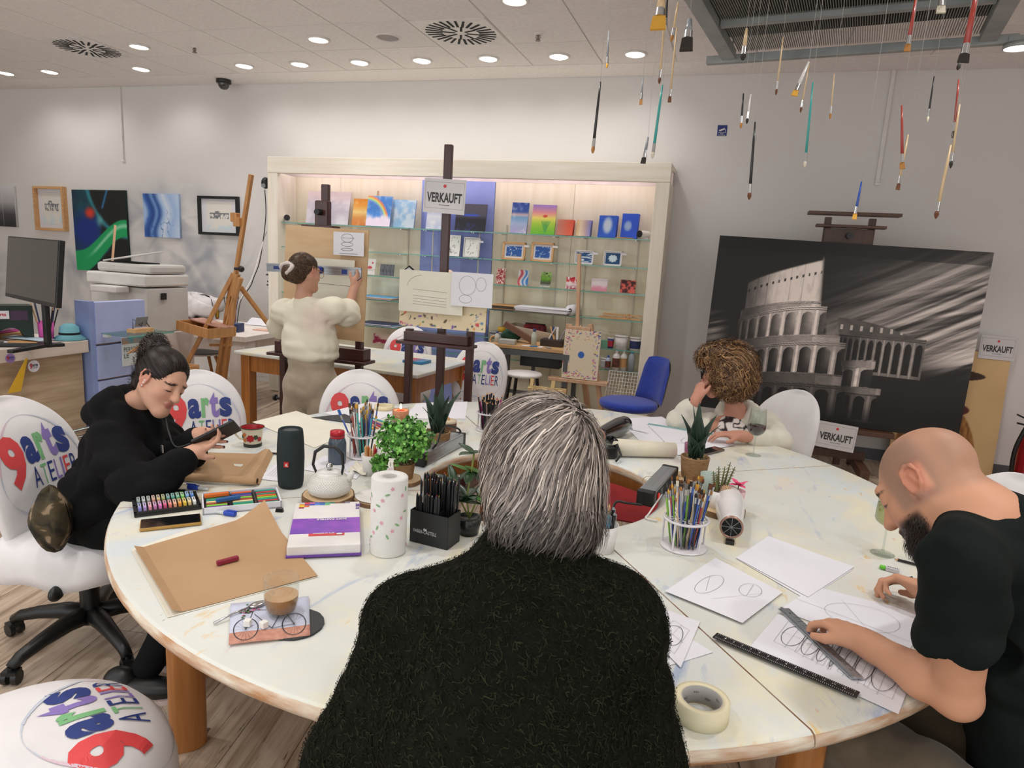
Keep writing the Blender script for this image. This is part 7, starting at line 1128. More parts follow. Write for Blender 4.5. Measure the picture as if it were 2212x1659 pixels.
flatpencil((1931,1207),(1990,1222),m_pblack,'black pencil lying by the foot of the white wine glass');flatpencil((327,1056),(400,1060),m_pblack,'black pencil lying with a blue cap near the pastel tray');flatpencil((566,977),(600,980),m_pblack,'black pencil half hidden behind the dark loudspeaker');flatpencil((644,1092),(656,1105),mat('pencil_dkgreen','#1f3a2c',.4),'short dark green pencil behind the art box')
def clipcap(px,rz,lab):p=tp(*px);t=thing('marker_cap',lab,'marker',p,R(rz));m_=mat('marker_blue','#2247b8',.35);b=MB();b.box((0,0,.008),(.042,.016,.015));obj('cap',b,m_,t,bevel=.004);b=MB();b.box((.008,0,.0175),(.034,.006,.003));obj('clip',b,m_,t);b=MB();b.cyl((-.02,0,.0075),(-.055,0,.0055),.0065,.005,n=10);obj('barrel',b,m_grey if 0 else mat('marker_clear','#cfd2d2',.3),t)
clipcap((418,1057),190,'blue capped marker by the black pencil');clipcap((497,1114),5,'blue capped marker in front of the white pastel box')
p=tp(604,1105);t=thing('sharpener','small black pencil sharpener by the pastel box','sharpener',p,.3);b=MB();b.box((0,0,.006),(.026,.013,.012),taper=.8);obj('body',b,m_black,t,bevel=.001);b=MB();b.box((0,0,.0125),(.02,.008,.001));obj('blade',b,m_chrome,t)
p=tp(1366,930);t=thing('compass','small silver drawing compass on the white sheet','compass',p,-.3);b=MB();b.cyl((0,0,.004),(.09,.006,.003),.002,.0008);b.cyl((0,0,.004),(.09,-.012,.003),.002,.0008);obj('legs',b,m_chrome,t);b=MB();b.ball((-.005,0,.007),.0065);b.cyl((-.03,0,.006),(-.01,0,.006),.004);obj('hinge',b,m_chrome,t)
b=MB();b.grid(lambda u,v:(.065*math.cos(2*PI*u)*math.sin(PI*v)**.6*(1+.1*math.sin(u*19+v*7)),.06*math.sin(2*PI*u)*math.sin(PI*v)**.6*(1+.12*math.sin(u*23)),.25*v+.012*math.sin(u*17+v*11)),36,16);o=obj('bag',b,mat('camouflage','#3a3424',.8,c2='#8f7f66',sc=20,bump=.5,bs=20),None,at(118,1188,.505),(R(10),R(6),R(20)));o.data.materials.clear()
def camo():
 m,nt,bs_=newmat('camouflage_cloth');v=coords(nt,1,(1,1,.7));c=ramp(nt,noise(nt,v,17,3,.5,.8),[(.4,'#1a170f'),(.47,'#3a3220'),(.56,'#4a3f28'),(.6,'#8a765e'),(.7,'#a08a72')]);nt.links.new(c,bs_.inputs['Base Color']);bs_.inputs['Roughness'].default_value=.8;return m
o.data.materials.append(camo());tag(o,'camouflage patterned bag on the chair behind the woman in black','bag')
# ================================================================ WORK BENCH, STOOLS AND BASKET BEFORE THE SHELF
BYY=5.72;a,c=at(1040,748,.82),at(1212,757,.82);t=thing('work_bench','grey metal bench with a wooden top before the shelf unit','bench',(-1.98,BYY,0));W=.72;m_steel=mat('grey_steel','#6b6f72',.45,metal=.5)
b=MB();b.box((W/2,.2,.81),(W+.04,.42,.03));obj('top',b,wood('bench_top','#d0a878','#bd9260',.5,axis=0),t,bevel=.003);[obj('rail',(lambda b:b.box((W/2,y,.765),(W,.03,.05)))(MB()),m_steel,t)for y in(0,.4)]
for x in(.03,W-.03):
 for y in(.0,.4):b=MB();b.box((x,y,.37),(.04,.04,.74));obj('leg',b,m_steel,t)
b=MB();b.box((W/2,.4,.33),(W,.03,.03));b.box((W*.4,.4,.5),(.03,.03,.5));obj('brace',b,m_steel,t);b=MB();b.box((W*.62,.12,.70),(.36,.2,.1));obj('drawer',b,m_black,t,bevel=.004)
zt=.826;X=lambda px:aty(px,740,BYY+.15).x
def bitem(px,dy,mb,m,lab,name,cat,rz=0,bevel=0):return tag(obj(name,mb,m,None,(X(px),BYY+dy,zt),(0,0,rz),bevel=bevel),lab,cat)
b=MB();b.box((0,0,.03),(.3,.07,.05),Matrix.Translation((0,0,.07))@rotm(0,R(28),0));bitem(1112,.2,b,mat('brown_case','#7a5442',.6),'long brown box tilted on the bench','wooden_box','box',.2,.004)
b=MB();b.grid(lambda u,v:(.1*math.cos(2*PI*u)*math.sin(PI*v),.08*math.sin(2*PI*u)*math.sin(PI*v),.055-.055*math.cos(PI*v)+.012*math.sin(u*21)),20,10);bitem(1094,.28,b,mat('green_cloth','#24503f',.8,bump=.4,bs=30),'crumpled dark green cloth on the bench','cloth','cloth')
def smallbottle(px,dy,r,h,m,cm,lab):t=thing('bottle',lab,'bottle',(X(px),BYY+dy,zt));b=MB();b.lathe([(0,0),(r,0),(r,h*.65),(r*.5,h*.8),(r*.5,h*.85)],18);obj('body',b,m,t);b=MB();b.lathe([(r*.55,h*.83),(r*.55,h),(0,h)],14);obj('cap',b,cm,t)
smallbottle(1155,.12,.025,.15,mat('bottle_greenish','#c9d2c4',.2),m_navy,'clear bottle with a navy cap on the bench');smallbottle(1077,.1,.022,.1,mat('bottle_milky','#d6d6cc',.3),m_navy,'small milky bottle with a navy cap on the bench')
b=MB();b.box((0,0,.02),(.15,.1,.04));bitem(1103,.06,b,mat('grey_tin','#b9b8b0',.4),'flat grey tin on the bench','tin','tin',.1,.003);b=MB();b.lathe([(.03,0),(.045,0),(.045,.02),(.03,.02),(.03,0)],20,T=rotm(R(70)));b2=b;bitem(1064,.2,b,m_kraft,'brown tape ring standing on the bench','tape_ring','tape')
b=MB();b.box((0,0,.03),(.2,.14,.06));bitem(1190,.22,b,mat('dark_box','#3c2f28',.6),'dark open box with tools on the bench','tool_tray','box',0,.003)
for k in range(5):b=MB();b.bar((0,0,0),(.05*math.cos(k*1.5),.03,.11),.02,.006);bitem(1182+k*6,.2,b,[m_white,m_navy,m_thinwood,m_white,m_grey][k],['white','navy','wooden','second white','grey'][k]+' spatula sticking out of the dark box','spatula','spatula');bpy.data.objects[-1]if 0 else None
for o_ in[o for o in COL.objects if o.name.startswith('spatula')]:o_.location.z=zt+.062
for k in range(4):b=MB();b.box((0,0,.003),(.07,.04,.005));bitem(1145+k*16,.03,b,[m_paper,mat('blue_scrap','#3f7fb8',.6),m_paper,m_grey][k],['white scrap by the bottle','blue scrap in the middle of the bench front','white scrap near the pine easel','grey scrap nearest the pine easel'][k]+', bench top','paper_scrap','paper',k*.7)
p=at(1160,800,.62);t=thing('stool','small stool with a white seat and black legs','stool',(-1.6,5.5,0));b=MB();b.lathe([(0,.6),(.14,.6),(.16,.612),(.15,.63),(0,.635)],26);obj('seat',b,m_white,t)
for sx,sy in((-1,-1),(1,-1),(1,1),(-1,1)):b=MB();b.bar((.09*sx,.09*sy,.6),(.15*sx,.15*sy,.003),.022,.022);obj('leg',b,m_black,t)
b=MB();b.box((0,-.12,.3),(.22,.02,.02));b.box((0,.12,.3),(.22,.02,.02));obj('rung',b,m_black,t)
m_raw=wood('raw_pine','#dcc088','#cdae74',.6,axis=2,sc=3)
for k,(px,lab)in enumerate(((1165,'raw wooden folding stool nearer the bench'),(1196,'raw wooden folding stool nearer the pine easel'))):
 x=aty(px,820,5.2).x;t=thing('folding_stool',lab,'stool',(x,5.2,0),.2*k)
 for s in(-1,1):
  b=MB();b.bar((s*.09,-.1,.003),(s*.09,.12,.62-.06*k),.03,.016);obj('leg',b,m_raw,t);b=MB();b.bar((s*.06,.14,.003),(s*.06,-.06,.58),.03,.016);obj('leg',b,m_raw,t)
 b=MB();b.box((0,.1,.55),(.2,.02,.03));b.box((0,-.04,.5),(.16,.02,.03));obj('crosspiece',b,m_raw,t)
x=aty(1348,830,5.98).x;t=thing('wire_basket','white wire basket stand behind the blue chair','basket',(x-.02,5.98,0));b=MB();w,h,d=.26,.22,.14;z0=.42
for k in range(11):b.cyl((-w/2+w*k/10,-d/2,z0),(-w/2+w*k/10,d/2-.0,z0+h),.002,n=5)
for k in range(9):s=k/8;b.cyl((-w/2,-d/2+d*s,z0+h*s),(w/2,-d/2+d*s,z0+h*s),.002,n=5)
for k in range(8):b.cyl((-w/2,-d/2+d*k/7,z0-.1),(w/2,-d/2+d*k/7,z0-.1),.002,n=5)
obj('wire_mesh',b,m_white,t);b=MB();[b.cyl((sx*w/2,sy*d/2,.003),(sx*w/2,sy*d/2,z0+(h if sy>0 else 0)),.006,n=8)for sx in(-1,1)for sy in(-1,1)];obj('frame_leg',b,m_white,t)
for k,(dx,m,nm)in enumerate(((-.08,m_red,'first red'),(-.03,m_red,'second red'),(.03,m_grey,'grey'))):t2=thing('paint_pot',nm+' paint pot in the white wire basket','paint pot',(x-.02+dx,5.98,z0-.097));b=MB();b.cyl((0,0,0),(0,0,.05),.022,n=16);obj('pot',b,m_white,t2);b=MB();b.cyl((0,0,.05),(0,0,.06),.0225,n=16);b.cyl((0,0,.01),(0,0,.03),.0225,n=16,cap=False);obj('colour_parts',b,m,t2)
p=aty(1383,775,FY-.03);t=thing('lint_roller','lilac handled roller leaning at the end of the shelf unit','roller',(p.x,FY+.05,SHZ[5]+.001),R(20));b=MB();b.bar((0,0,0),(.05,0,.16),.04,.025);obj('handle',b,mat('lilac_plastic','#c9b2d6',.4),t,bevel=.006);b=MB();b.cyl((.02,-.02,.18),(.09,-.02,.14),.03,n=16);obj('roller',b,m_black,t)
p=at(2200,1055,0);t=thing('fire_extinguisher','red fire extinguisher with a black hose at the picture edge','extinguisher',(2.32,6.0,.009));b=MB();b.lathe([(0,0),(.085,0),(.09,.02),(.09,.42),(.07,.48),(.03,.51),(.03,.54),(0,.54)],28);obj('cylinder',b,mat('extinguisher_red','#a01820',.3,coat=.4),t);b=MB();b.box((0,0,.56),(.05,.05,.04));b.bar((-.02,0,.58),(-.14,0,.63),.025,.012);b.bar((-.02,0,.55),(-.13,0,.565),.025,.012);obj('valve',b,m_black,t);b=MB();b.tube(cat_m([Vector((.0,-.03,.55)),Vector((.02,-.06,.75)),Vector((-.04,-.09,.72)),Vector((-.14,-.09,.4)),Vector((-.13,-.08,.12))]),.016,10);obj('hose',b,m_black,t);b=MB();b.cyl((-.13,-.08,.12),(-.125,-.08,.02),.016,.028);obj('nozzle',b,m_black,t);b=MB();b.cyl((-.02,-.03,.55),(-.02,-.05,.55),.016);obj('gauge',b,mat('gauge_yellow','#d9b93a',.4),t)
p=at(395,1580,.002);b=MB();b.box((0,0,.001),(.16,.045,.002));tag(obj('tape_strip',b,mat('grey_tape','#6f675e',.5),None,(p.x,p.y,.0005),(0,0,R(18))),'strip of worn grey tape on the floor by the table leg','tape')
sp_=aty(1028,845,6.05);o=canvas('splattered_board',.3,.42,.015,30,40,palette,side='#d9c39a');o.location=(sp_.x,6.02,.004);o.rotation_euler=(R(-10),0,0);tag(o,'small splattered board leaning at the foot of the blue panel','board')
# ================================================================ PAINTBRUSHES HANGING ON NYLON THREADS
m_thread=mat('nylon_thread','#c9c6c2',.3);ZG=3.0
HB=[((1432,-20),(1421,64),2.3,'natural',2,19,1,'wide flat brush with golden bristles'),((1442,-20),(1437,68),2.5,'black',4,6,0,'short black brush beside the wide golden one'),((1465,5),(1450,90),2.4,'natural',1,6,0,'brush with green band near the wide golden one'),((1315,66),(1311,148),2.9,'grey',2,5,0,'short grey brush above the long black brush'),((1437,20),(1424,182),2.4,'natural',0,5,0,'long pale brush with a brown tip below the wide golden one'),((1462,60),(1446,221),2.6,'natural',0,5,1,'long pale brush with a square brown tip'),((1490,42),(1482,110),2.3,'grey',3,16,1,'short wide brush with dark green bristles'),((1389,166),(1384,226),2.8,'grey',1,5,1,'small grey brush between pale ones'),((1297,177),(1280,332),2.3,'black',1,6,0,'long black brush with a round brown tip'),((1431,184),(1409,343),2.3,'teal',4,6,0,'thick turquoise brush with a white tip'),((1400,297),(1389,353),2.5,'grey',3,7,1,'small grey brush below the thick turquoise one'),((1613,62),(1604,131),2.3,'natural',3,9,0,'short brush with a black tip before the grille'),((1692,80),(1676,206),2.4,'natural',0,4,0,'thin pale brush with a brown tip before the grille edge'),((1747,134),(1715,207),2.5,'white',2,8,1,'white brush tilted with orange bristles'),((1748,138),(1729,244),2.6,'natural',0,4,0,'thin brown brush crossing the tilted white one'),((1606,202),(1600,278),2.6,'black',1,5,0,'short black brush beside the patterned one'),((1622,204),(1613,268),2.6,'white',3,5,0,'short white patterned brush'),((1631,264),(1618,432),2.2,'black',0,6,0,'long black speckled brush with a thin tip'),((1756,178),(1738,363),2.3,'teal',4,5,0,'long thin turquoise brush'),((1802,160),(1793,258),2.5,'natural',1,4,0,'pale brush with a violet band'),((1978,0),(1959,111),2.1,'red',1,7,1,'red-brown brush with a flat tan tip'),((2035,-20),(2032,28),2.0,'white',4,9,1,'white flat brush cut by the upper edge'),((2110,-20),(2080,135),1.8,'red',3,10,1,'thick red-brown brush with dark green bristles'),((2095,78),(2068,152),2.2,'black',3,6,0,'dark palette knife brush behind the thick red-brown one'),((2018,165),(2003,265),2.4,'black',4,4,0,'thin black brush beside the conduit'),((1948,228),(1949,365),2.3,'red',1,6,1,'straight red-brown brush with a flat tip'),((1962,291),(1939,410),2.4,'natural',0,5,1,'pale brush with a black end crossing the straight red-brown one'),((2071,172),(2060,298),2.2,'red',3,5,1,'pink brush at the far side of the hanging brushes'),((2073,226),(2053,364),2.1,'natural',3,5,0,'pale brush with a black end below the pink one'),((2054,314),(2021,473),2.0,'natural',0,6,0,'long pale brush with a dark red tip'),((1861,393),(1845,474),2.6,'blue',2,6,1,'lowest blue brush with a golden ferrule')]
for k,(a,c,d,hc,bc,wmm,flat,look)in enumerate(HB):
 p,q=atd(*a,d),atd(*c,d*.99);r=wmm*.001*.85;bl=.022 if not(flat and wmm>12)else.045
 o=brush(p,q,hc,bc,look+', hanging on a thread','paintbrushes hanging from the ceiling',max(.0028,r),bool(flat),bl,.03)
 b=MB();top=Vector((p.x+.01*math.sin(k*3),p.y+.02,ZC-.002));b.tube([p,(p+top)/2+Vector((.004*math.sin(k),0,0)),top],.0005,4);obj('thread',b,m_thread,o)
# ================================================================ PEOPLE: smooth bodies from blended distance fields
def v3(p):return np.array(tuple(p),np.float32)
class SDF:
 def __init__(s,lo,hi,h):s.lo=v3(lo);s.h=h;s.n=np.ceil((v3(hi)-s.lo)/h).astype(int)+1;s.D=np.full(s.n,1.0,np.float32)
 def reg(s,lo,hi,k):
  a=np.clip(np.floor((lo-s.lo-k)/s.h).astype(int),0,s.n);b=np.clip(np.ceil((hi-s.lo+k)/s.h).astype(int)+1,0,s.n);sl=tuple(slice(i,j)for i,j in zip(a,b))
  return sl,[(s.lo[i]+s.h*np.arange(a[i],b[i],dtype=np.float32)).reshape([-1 if j==i else 1 for j in range(3)])for i in range(3)]
 def mix(s,sl,d,k,sub=False):
  A=s.D[sl]
  if sub:q=np.maximum(k-np.abs(A+d),0);s.D[sl]=np.maximum(A,-d)+q*q/(4*k)
  else:q=np.maximum(k-np.abs(A-d),0);s.D[sl]=np.minimum(A,d)-q*q/(4*k)
 def cone(s,p0,r0,p1,r1,k=.02,sub=False):
  p0,p1=v3(p0),v3(p1);r=max(r0,r1);sl,(X,Y,Z)=s.reg(np.minimum(p0,p1)-r,np.maximum(p0,p1)+r,k+.03);d=p1-p0;L=max(float(d@d),1e-9)
  t=np.clip(((X-p0[0])*d[0]+(Y-p0[1])*d[1]+(Z-p0[2])*d[2])/L,0,1);q=np.sqrt((X-p0[0]-t*d[0])**2+(Y-p0[1]-t*d[1])**2+(Z-p0[2]-t*d[2])**2)-(r0+(r1-r0)*t);s.mix(sl,q,k,sub)
 def chain(s,pts,k=.02):
  for(p,r),(q,t)in zip(pts[:-1],pts[1:]):s.cone(p,r,q,t,k)
 def ell(s,c,rad,M=None,k=.02,sub=False):
  c=v3(c);rad=v3(rad);M=np.eye(3)if M is None else np.asarray(M,np.float32);r=max(rad);sl,(X,Y,Z)=s.reg(c-r,c+r,k+.03);P=(X-c[0],Y-c[1],Z-c[2])
  l=[sum(M[j,i]*P[j]for j in range(3))for i in range(3)];a=np.sqrt(sum((l[i]/rad[i])**2 for i in range(3)))+1e-6;b=np.sqrt(sum((l[i]/rad[i]**2)**2 for i in range(3)))+1e-6;s.mix(sl,a*(a-1)/b,k,sub)
 def wrinkle(s,amp,f,seed=0,n=7):
  r=np.random.default_rng(seed);ax=[(s.lo[i]+s.h*np.arange(s.n[i],dtype=np.float32)).reshape([-1 if j==i else 1 for j in range(3)])for i in range(3)]
  T=np.zeros(s.n,np.float32)
  for k in range(n):
   d=r.normal(size=3);d/=np.linalg.norm(d);w=f*r.uniform(.5,1.6);T+=1.8/n*np.sin(w*(ax[0]*d[0]+ax[1]*d[1]+ax[2]*d[2])+r.uniform(0,6)+1.5*np.sin(ax[2]*w*.4+k))
  s.D-=amp*(np.sqrt(T*T+.012)-.08)
 def mesh(s):
  D=s.D;I=D<0;n=s.n;c=np.zeros(n-1,np.int8);O=[(i,j,k)for i in(0,1)for j in(0,1)for k in(0,1)]
  for i,j,k in O:c+=I[i:n[0]-1+i,j:n[1]-1+j,k:n[2]-1+k]
  idx=np.argwhere((c>0)&(c<8));acc=np.zeros((len(idx),3));cnt=np.zeros(len(idx))
  for a in O:
   for ax in range(3):
    if a[ax]:continue
    b=list(a);b[ax]=1;da=D[tuple((idx+a).T)];db=D[tuple((idx+b).T)];m=(da<0)!=(db<0);t=np.where(m,da/np.where(m,da-db,1),0);p=np.array(a)[None]+np.zeros((len(idx),3));p[:,ax]+=t;acc[m]+=p[m];cnt[m]+=1
  V=(idx+acc/cnt[:,None])*s.h+s.lo;G=np.full(n-1,-1,np.int32);G[tuple(idx.T)]=np.arange(len(idx));F=[]
  for ax in range(3):
   o1,o2=[(1,2),(2,0),(0,1)][ax];S0=np.take(I,range(n[ax]-1),ax);S1=np.take(I,range(1,n[ax]),ax);e=np.argwhere(S0!=S1);e=e[(e[:,o1]>0)&(e[:,o2]>0)&(e[:,o1]<n[o1]-1)&(e[:,o2]<n[o2]-1)];fl=S0[tuple(e.T)]
   q=[]
   for x,y in((1,1),(0,1),(0,0),(1,0)):g=e.copy();g[:,o1]-=x;g[:,o2]-=y;q.append(G[tuple(g.T)])
   q=np.stack(q,1);q[~fl]=q[~fl][:,::-1];F.append(q)
  F=np.concatenate(F);return V,F[(F>=0).all(1)]
 def val(s,P):
  g=np.clip((P-s.lo)/s.h,0,s.n-1.001);i=g.astype(int);f=g-i;o=0
  for a in(0,1):
   for b in(0,1):
    for c in(0,1):o=o+s.D[i[:,0]+a,i[:,1]+b,i[:,2]+c]*np.abs(1-a-f[:,0])*np.abs(1-b-f[:,1])*np.abs(1-c-f[:,2])
  return o
 def grad(s,P):
  e=s.h;g=np.stack([s.val(P+d)-s.val(P-d)for d in np.eye(3)*e],1);return g/(np.linalg.norm(g,axis=1)[:,None]+1e-9)
def skin_obj(name,s,m,parent,paint=None):
 V,F=s.mesh();me=npmesh(name,V,F)
 if paint is not None:setcol(me,paint(V))
 return obj(name,me,m,parent)
def basis(f,u):
 f=Vector(f).normalized();u=Vector(u);u=(u-f*u.dot(f)).normalized();r=f.cross(u);return np.array([list(r),list(f),list(u)]).T
def cv(x,u,f):return AX*x+AU*u+AF*f
class Head:
 def __init__(s,c,f,u,sc=1):s.c=v3(c);s.M=basis(f,u);s.sc=sc
 def w(s,x,y,z):return s.c+s.M@(np.array([x,y,z])*s.sc)
 def l(s,V):return((V-s.c)@s.M)/s.sc
 def build(s,B,neck,rn=.058,male=False):
  q=s.sc;E=lambda c,r,k=.03,sub=False:B.ell(s.w(*c),np.array(r)*q,s.M,k*q,sub);C=lambda a,r0,b,r1,k=.02:B.cone(s.w(*a),r0*q,s.w(*b),r1*q,k*q)
  E((0,-.018,.035),(.073,.094,.083));E((0,.025,-.03),(.061,.066,.082),.04)
  for x in(-1,1):C((x*.052,-.01,-.045),.018,(x*.016,.068,-.098),.016,.035);E((x*.036,.053 if male else.048,-.03),(.024,.026,.022),.02);E((x*.031,.098,.002),(.019,.017,.013),.018,True);E((x*.031,.073,.001),(.0145,.0145,.0125),.006)
  C((-.042,.074,.026),.010 if male else.006,(.042,.074,.026),.010 if male else.006,.02);C((0,.087,.012),.008,(0,.108,-.028),.0105,.012);E((0,.103,-.03),(.017,.012,.009),.01);C((0,.07,-.1),.018,(0,.072,-.098),.018,.03)
  E((0,.088,-.056),(.021,.010,.0062),.006);E((0,.086,-.066),(.018,.010,.0066),.006);E((0,.1,-.061),(.022,.006,.0016),.004,True)
  for x in(-1,1):E((x*.072,-.01,-.002),(.007,.017,.026),.008);E((x*.078,-.002,-.031),(.005,.007,.009),.006);h_=[(.006,-.02),(.011,.002),(.007,.022),(-.006,.031),(-.02,.025),(-.026,.006),(-.02,-.016),(-.007,-.032)];[C((x*(.078+.3*max(0,-a)),a,b),.0042,(x*(.078+.3*max(0,-c)),c,d),.0042,.004)for(a,b),(c,d)in zip(h_[:-1],h_[1:])];C((x*.079,-.006,.012),.003,(x*.081,-.014,-.012),.004,.005)
  B.cone(s.w(0,-.028,-.05),rn*.93*q,neck,rn,.03)
 def face(s,V,skin,lip,brow='#3a2a22',stub=None):
  L=s.l(V);x,y,z=L.T;c=np.tile(hx(skin),(len(V),1));near=np.abs(L).max(1)<.14
  t=np.clip(fbm(x*3+5,z*3+5,3,2)-.5,-.3,.3)[:,None]*.12;c=c*(1+t)
  ck=np.exp(-(((np.abs(x)-.038)/.02)**2+((z+.03)/.02)**2))*(y>.03)*near;c=c*(1-ck[:,None]*.25)+np.array([.80,.45,.40])*ck[:,None]*.25
  lp=ss(1.2,.8,(x/.023)**2+((z+.061)/.0125)**2)*(y>.07)*near;c=c*(1-.75*lp[:,None])+hx(lip)*.75*lp[:,None]
  br=ss(1.2,.7,((np.abs(x)-.033)/.021)**2+((z-.024-.004*np.cos(np.abs(x)*60))/.0055)**2)*(y>.05)*near;c=c*(1-br[:,None])+hx(brow)*br[:,None]
  la=ss(1.2,.6,((np.abs(x)-.031)/.016)**2+((z+.006)/.0028)**2)*(y>.06)*near;c=c*(1-.85*la[:,None])+hx('#1a1210')*.85*la[:,None]
  er=ss(.066,.074,np.abs(x))*ss(.05,.035,np.abs(z))*ss(.035,.02,np.abs(y+.01))*near;c=c*(1-.3*er[:,None])+np.array([.78,.42,.36])*.3*er[:,None]
  return c
def hand(B,w,d,n,side,curl=(.3,.4,.3),spread=.1,thumb=(.7,.6,-.35),sc=1.0,curls=None,bend=.5):
 """w wrist, d towards the knuckles, n back of the hand, side +1/-1 puts the thumb on d x n * side."""
 w,d,n=v3(w),v3(Vector(d).normalized()),v3(n);n=n-d*(n@d);n/=np.linalg.norm(n);s=np.cross(d,n)*side;M=np.stack([s,d,n],1);tips=[];J=lambda a,b,c:w+(s*a+d*b+n*c)*sc
 B.ell(J(0,.048,0),(.040*sc,.05*sc,.0145*sc),M,.012);B.cone(J(0,-.02,0),.026*sc,J(0,.03,0),.024*sc,.02);B.ell(J(.022,.035,-.008),(.018*sc,.03*sc,.014*sc),M,.012)
 for i,(x,L,b0)in enumerate(((.029,.9,.086),(.0095,1.0,.092),(-.0105,.94,.088),(-.029,.76,.078))):
  p=J(x,b0,0);a=0;cu=curls[i]if curls else curl;sd=(x/.03)*spread;r=.0092*sc*(1 if i<3 else.88);B.cone(J(x*.7,.045,.002),r,p,r,.01)
  for j,l in enumerate((.042,.027,.021)):a+=cu[j];dd=(d*math.cos(a)-n*math.sin(a))*math.cos(sd)+s*math.sin(sd);q=p+dd*l*L*sc;r2=r*(.92,.88,.8)[j];B.cone(p,r,q,r2,.004);p,r=q,r2
  tips.append((p,n*math.cos(a)+d*math.sin(a)))
 p=J(.028,.022,-.004);t=s*thumb[0]+d*thumb[1]+n*thumb[2];t/=np.linalg.norm(t);q=p+t*.044*sc;B.cone(p,.0135*sc,q,.0105*sc,.012);t2=t+d*bend-s*.2*bend;t2/=np.linalg.norm(t2);q2=q+t2*.03*sc;B.cone(q,.0105*sc,q2,.0082*sc,.006);tips.append((q2,n));return tips
def strands(H,P,flow,steps,sl,lift,wid,cols,seed,taper=.7,wob=.25,col_fn=None):
 """Ribbons that follow the hair volume H from the roots P along flow(P)."""
 r=np.random.default_rng(seed);n=len(P);P=P.copy();pts=[];nr=[];of=r.uniform(.1,1,n)*lift;ph=r.uniform(0,6,n);L=r.uniform(.55,1.2,n)*sl
 for k in range(steps+1):
  N_=H.grad(P);d=H.val(P);P=P-N_*(d-of*(1+.5*k/steps))[:,None]*.9;pts.append(P.copy());nr.append(N_);f=flow(P);rd=np.stack([np.sin(ph+k*.9+i*2)for i in range(3)],1);f=f+rd*wob;f=f-N_*(f*N_).sum(1)[:,None];f/=np.linalg.norm(f,axis=1)[:,None]+1e-9;P=P+f*(L/steps)[:,None]
 pts=np.stack(pts,1);nr=np.stack(nr,1);t=np.gradient(pts,axis=1);b=np.cross(t,nr);b/=np.linalg.norm(b,axis=2)[...,None]+1e-9;w=wid*(1-taper*np.linspace(0,1,steps+1)**2)[None,:,None]*r.uniform(.6,1.4,(n,1,1));V=np.stack([pts-b*w,pts+b*w],2).reshape(-1,3);m=(steps+1)*2
 F=np.array([[2*k,2*k+1,2*k+3,2*k+2]for k in range(steps)])[None]+(np.arange(n)*m)[:,None,None];c=np.array([hx(x)for x in cols])[r.integers(len(cols),size=n)]*r.uniform(.8,1.15,(n,1))
 if col_fn is not None:c=col_fn(pts[:,0],c)
 return V,F.reshape(-1,4),np.repeat(c,m,0)
def hair_obj(name,H,base,parent,sets,rough=.45):
 V,F=H.mesh();C=np.tile(hx(base),(len(V),1));Vs,Fs,Cs=[V],[F],[C];o=len(V)
 for fn in sets:v,f,c=fn(V,F);Vs.append(v);Fs.append(f+o);Cs.append(c);o+=len(v)
 me=npmesh(name,np.concatenate(Vs),np.concatenate(Fs));setcol(me,np.concatenate(Cs));return obj(name,me,vcol('hair_strands',rough,spec=.35),parent)
def roots(V,n,seed,mask=None):
 r=np.random.default_rng(seed);Q=V if mask is None else V[mask(V)];return Q[r.integers(len(Q),size=n)]+r.normal(size=(n,3))*.002
def fold(f,u=None):pass
def bnd(pts,pad):P=np.array([v3(p)for p in pts]);return P.min(0)-pad,P.max(0)+pad
m_skin=vcol('skin',.5,spec=.3,bump=.06,bs=500);UP=Vector((0,0,1))
def cloth(name,pts,h,build,m,parent,wr=(.006,40),pad=.3,paint=None,seed=1):
 S_=SDF(*bnd(pts,pad),h);build(S_)
 if wr:S_.wrinkle(wr[0],wr[1],seed)
 return skin_obj(name,S_,m,parent,paint),S_
def fabric(name,c,c2=None,bump=.35,bs=500,sheen=.3):
 m=mat(name,c,.9,c2=c2,sc=9,bump=bump,bs=bs,sheen=sheen);m.node_tree.nodes['Principled BSDF'].inputs['Specular IOR Level'].default_value=.15;return m
def shoe(t,p,d,m):b=MB();M=Matrix.Translation(Vector(p))@Matrix.Rotation(math.atan2(d[1],d[0]),4,'Z');b.ball((.06,0,.04),(.14,.048,.04),18,10,0,M);b.ball((-.02,0,.06),(.06,.042,.055),14,8,0,M);obj('shoe',b,m,t);b=MB();b.prism([(.06+.145*math.cos(a),.05*math.sin(a))for a in[2*PI*k/20 for k in range(20)]],.018,M);obj('shoe_sole',b,mat('sole_pale','#d9c6c0',.7),t)
P=thing('person','grey-haired person in a dark green boucle sweater seen from behind','person',(0,0,0))
hd=Head(atd(1170,1020,1.14),cv(-.05,-.14,1),cv(0,1,.14),.96);nk=atd(1150,1190,1.10);Mb=basis((AF.x,AF.y,0),UP);ch,be_,hp=atd(1120,1440,1.06),atd(1085,1680,1.02),Vector((-.2,.86,.58))
shL,shR,elL,elR=atd(895,1350,1.08),atd(1325,1338,1.08),atd(765,1640,1.05),atd(1372,1640,1.05);wL,wR=at(1010,1330,.80),at(1290,1300,.80)
B=SDF(*bnd([hd.c,nk,ch,hp,elL,elR,wL,wR],.16),.006);hd.build(B,nk,.06);B.ell(ch,(.16,.09,.18),Mb,.05);B.ell(be_,(.16,.1,.18),Mb,.05);B.cone(nk,.05,ch,.08,.05)
for s_,e_,w_,sd in((shL,elL,wL,1),(shR,elR,wR,-1)):B.chain([(s_,.045),(e_,.04),(w_,.028)],.03);B.cone(nk-Vector((0,0,.04)),.04,s_,.045,.03);hand(B,w_,(AF.x,AF.y,0),UP,sd,(.2,.3,.3))
skin_obj('body',B,m_skin,P,lambda V:hd.face(V,'#b88a74','#a8675a'))
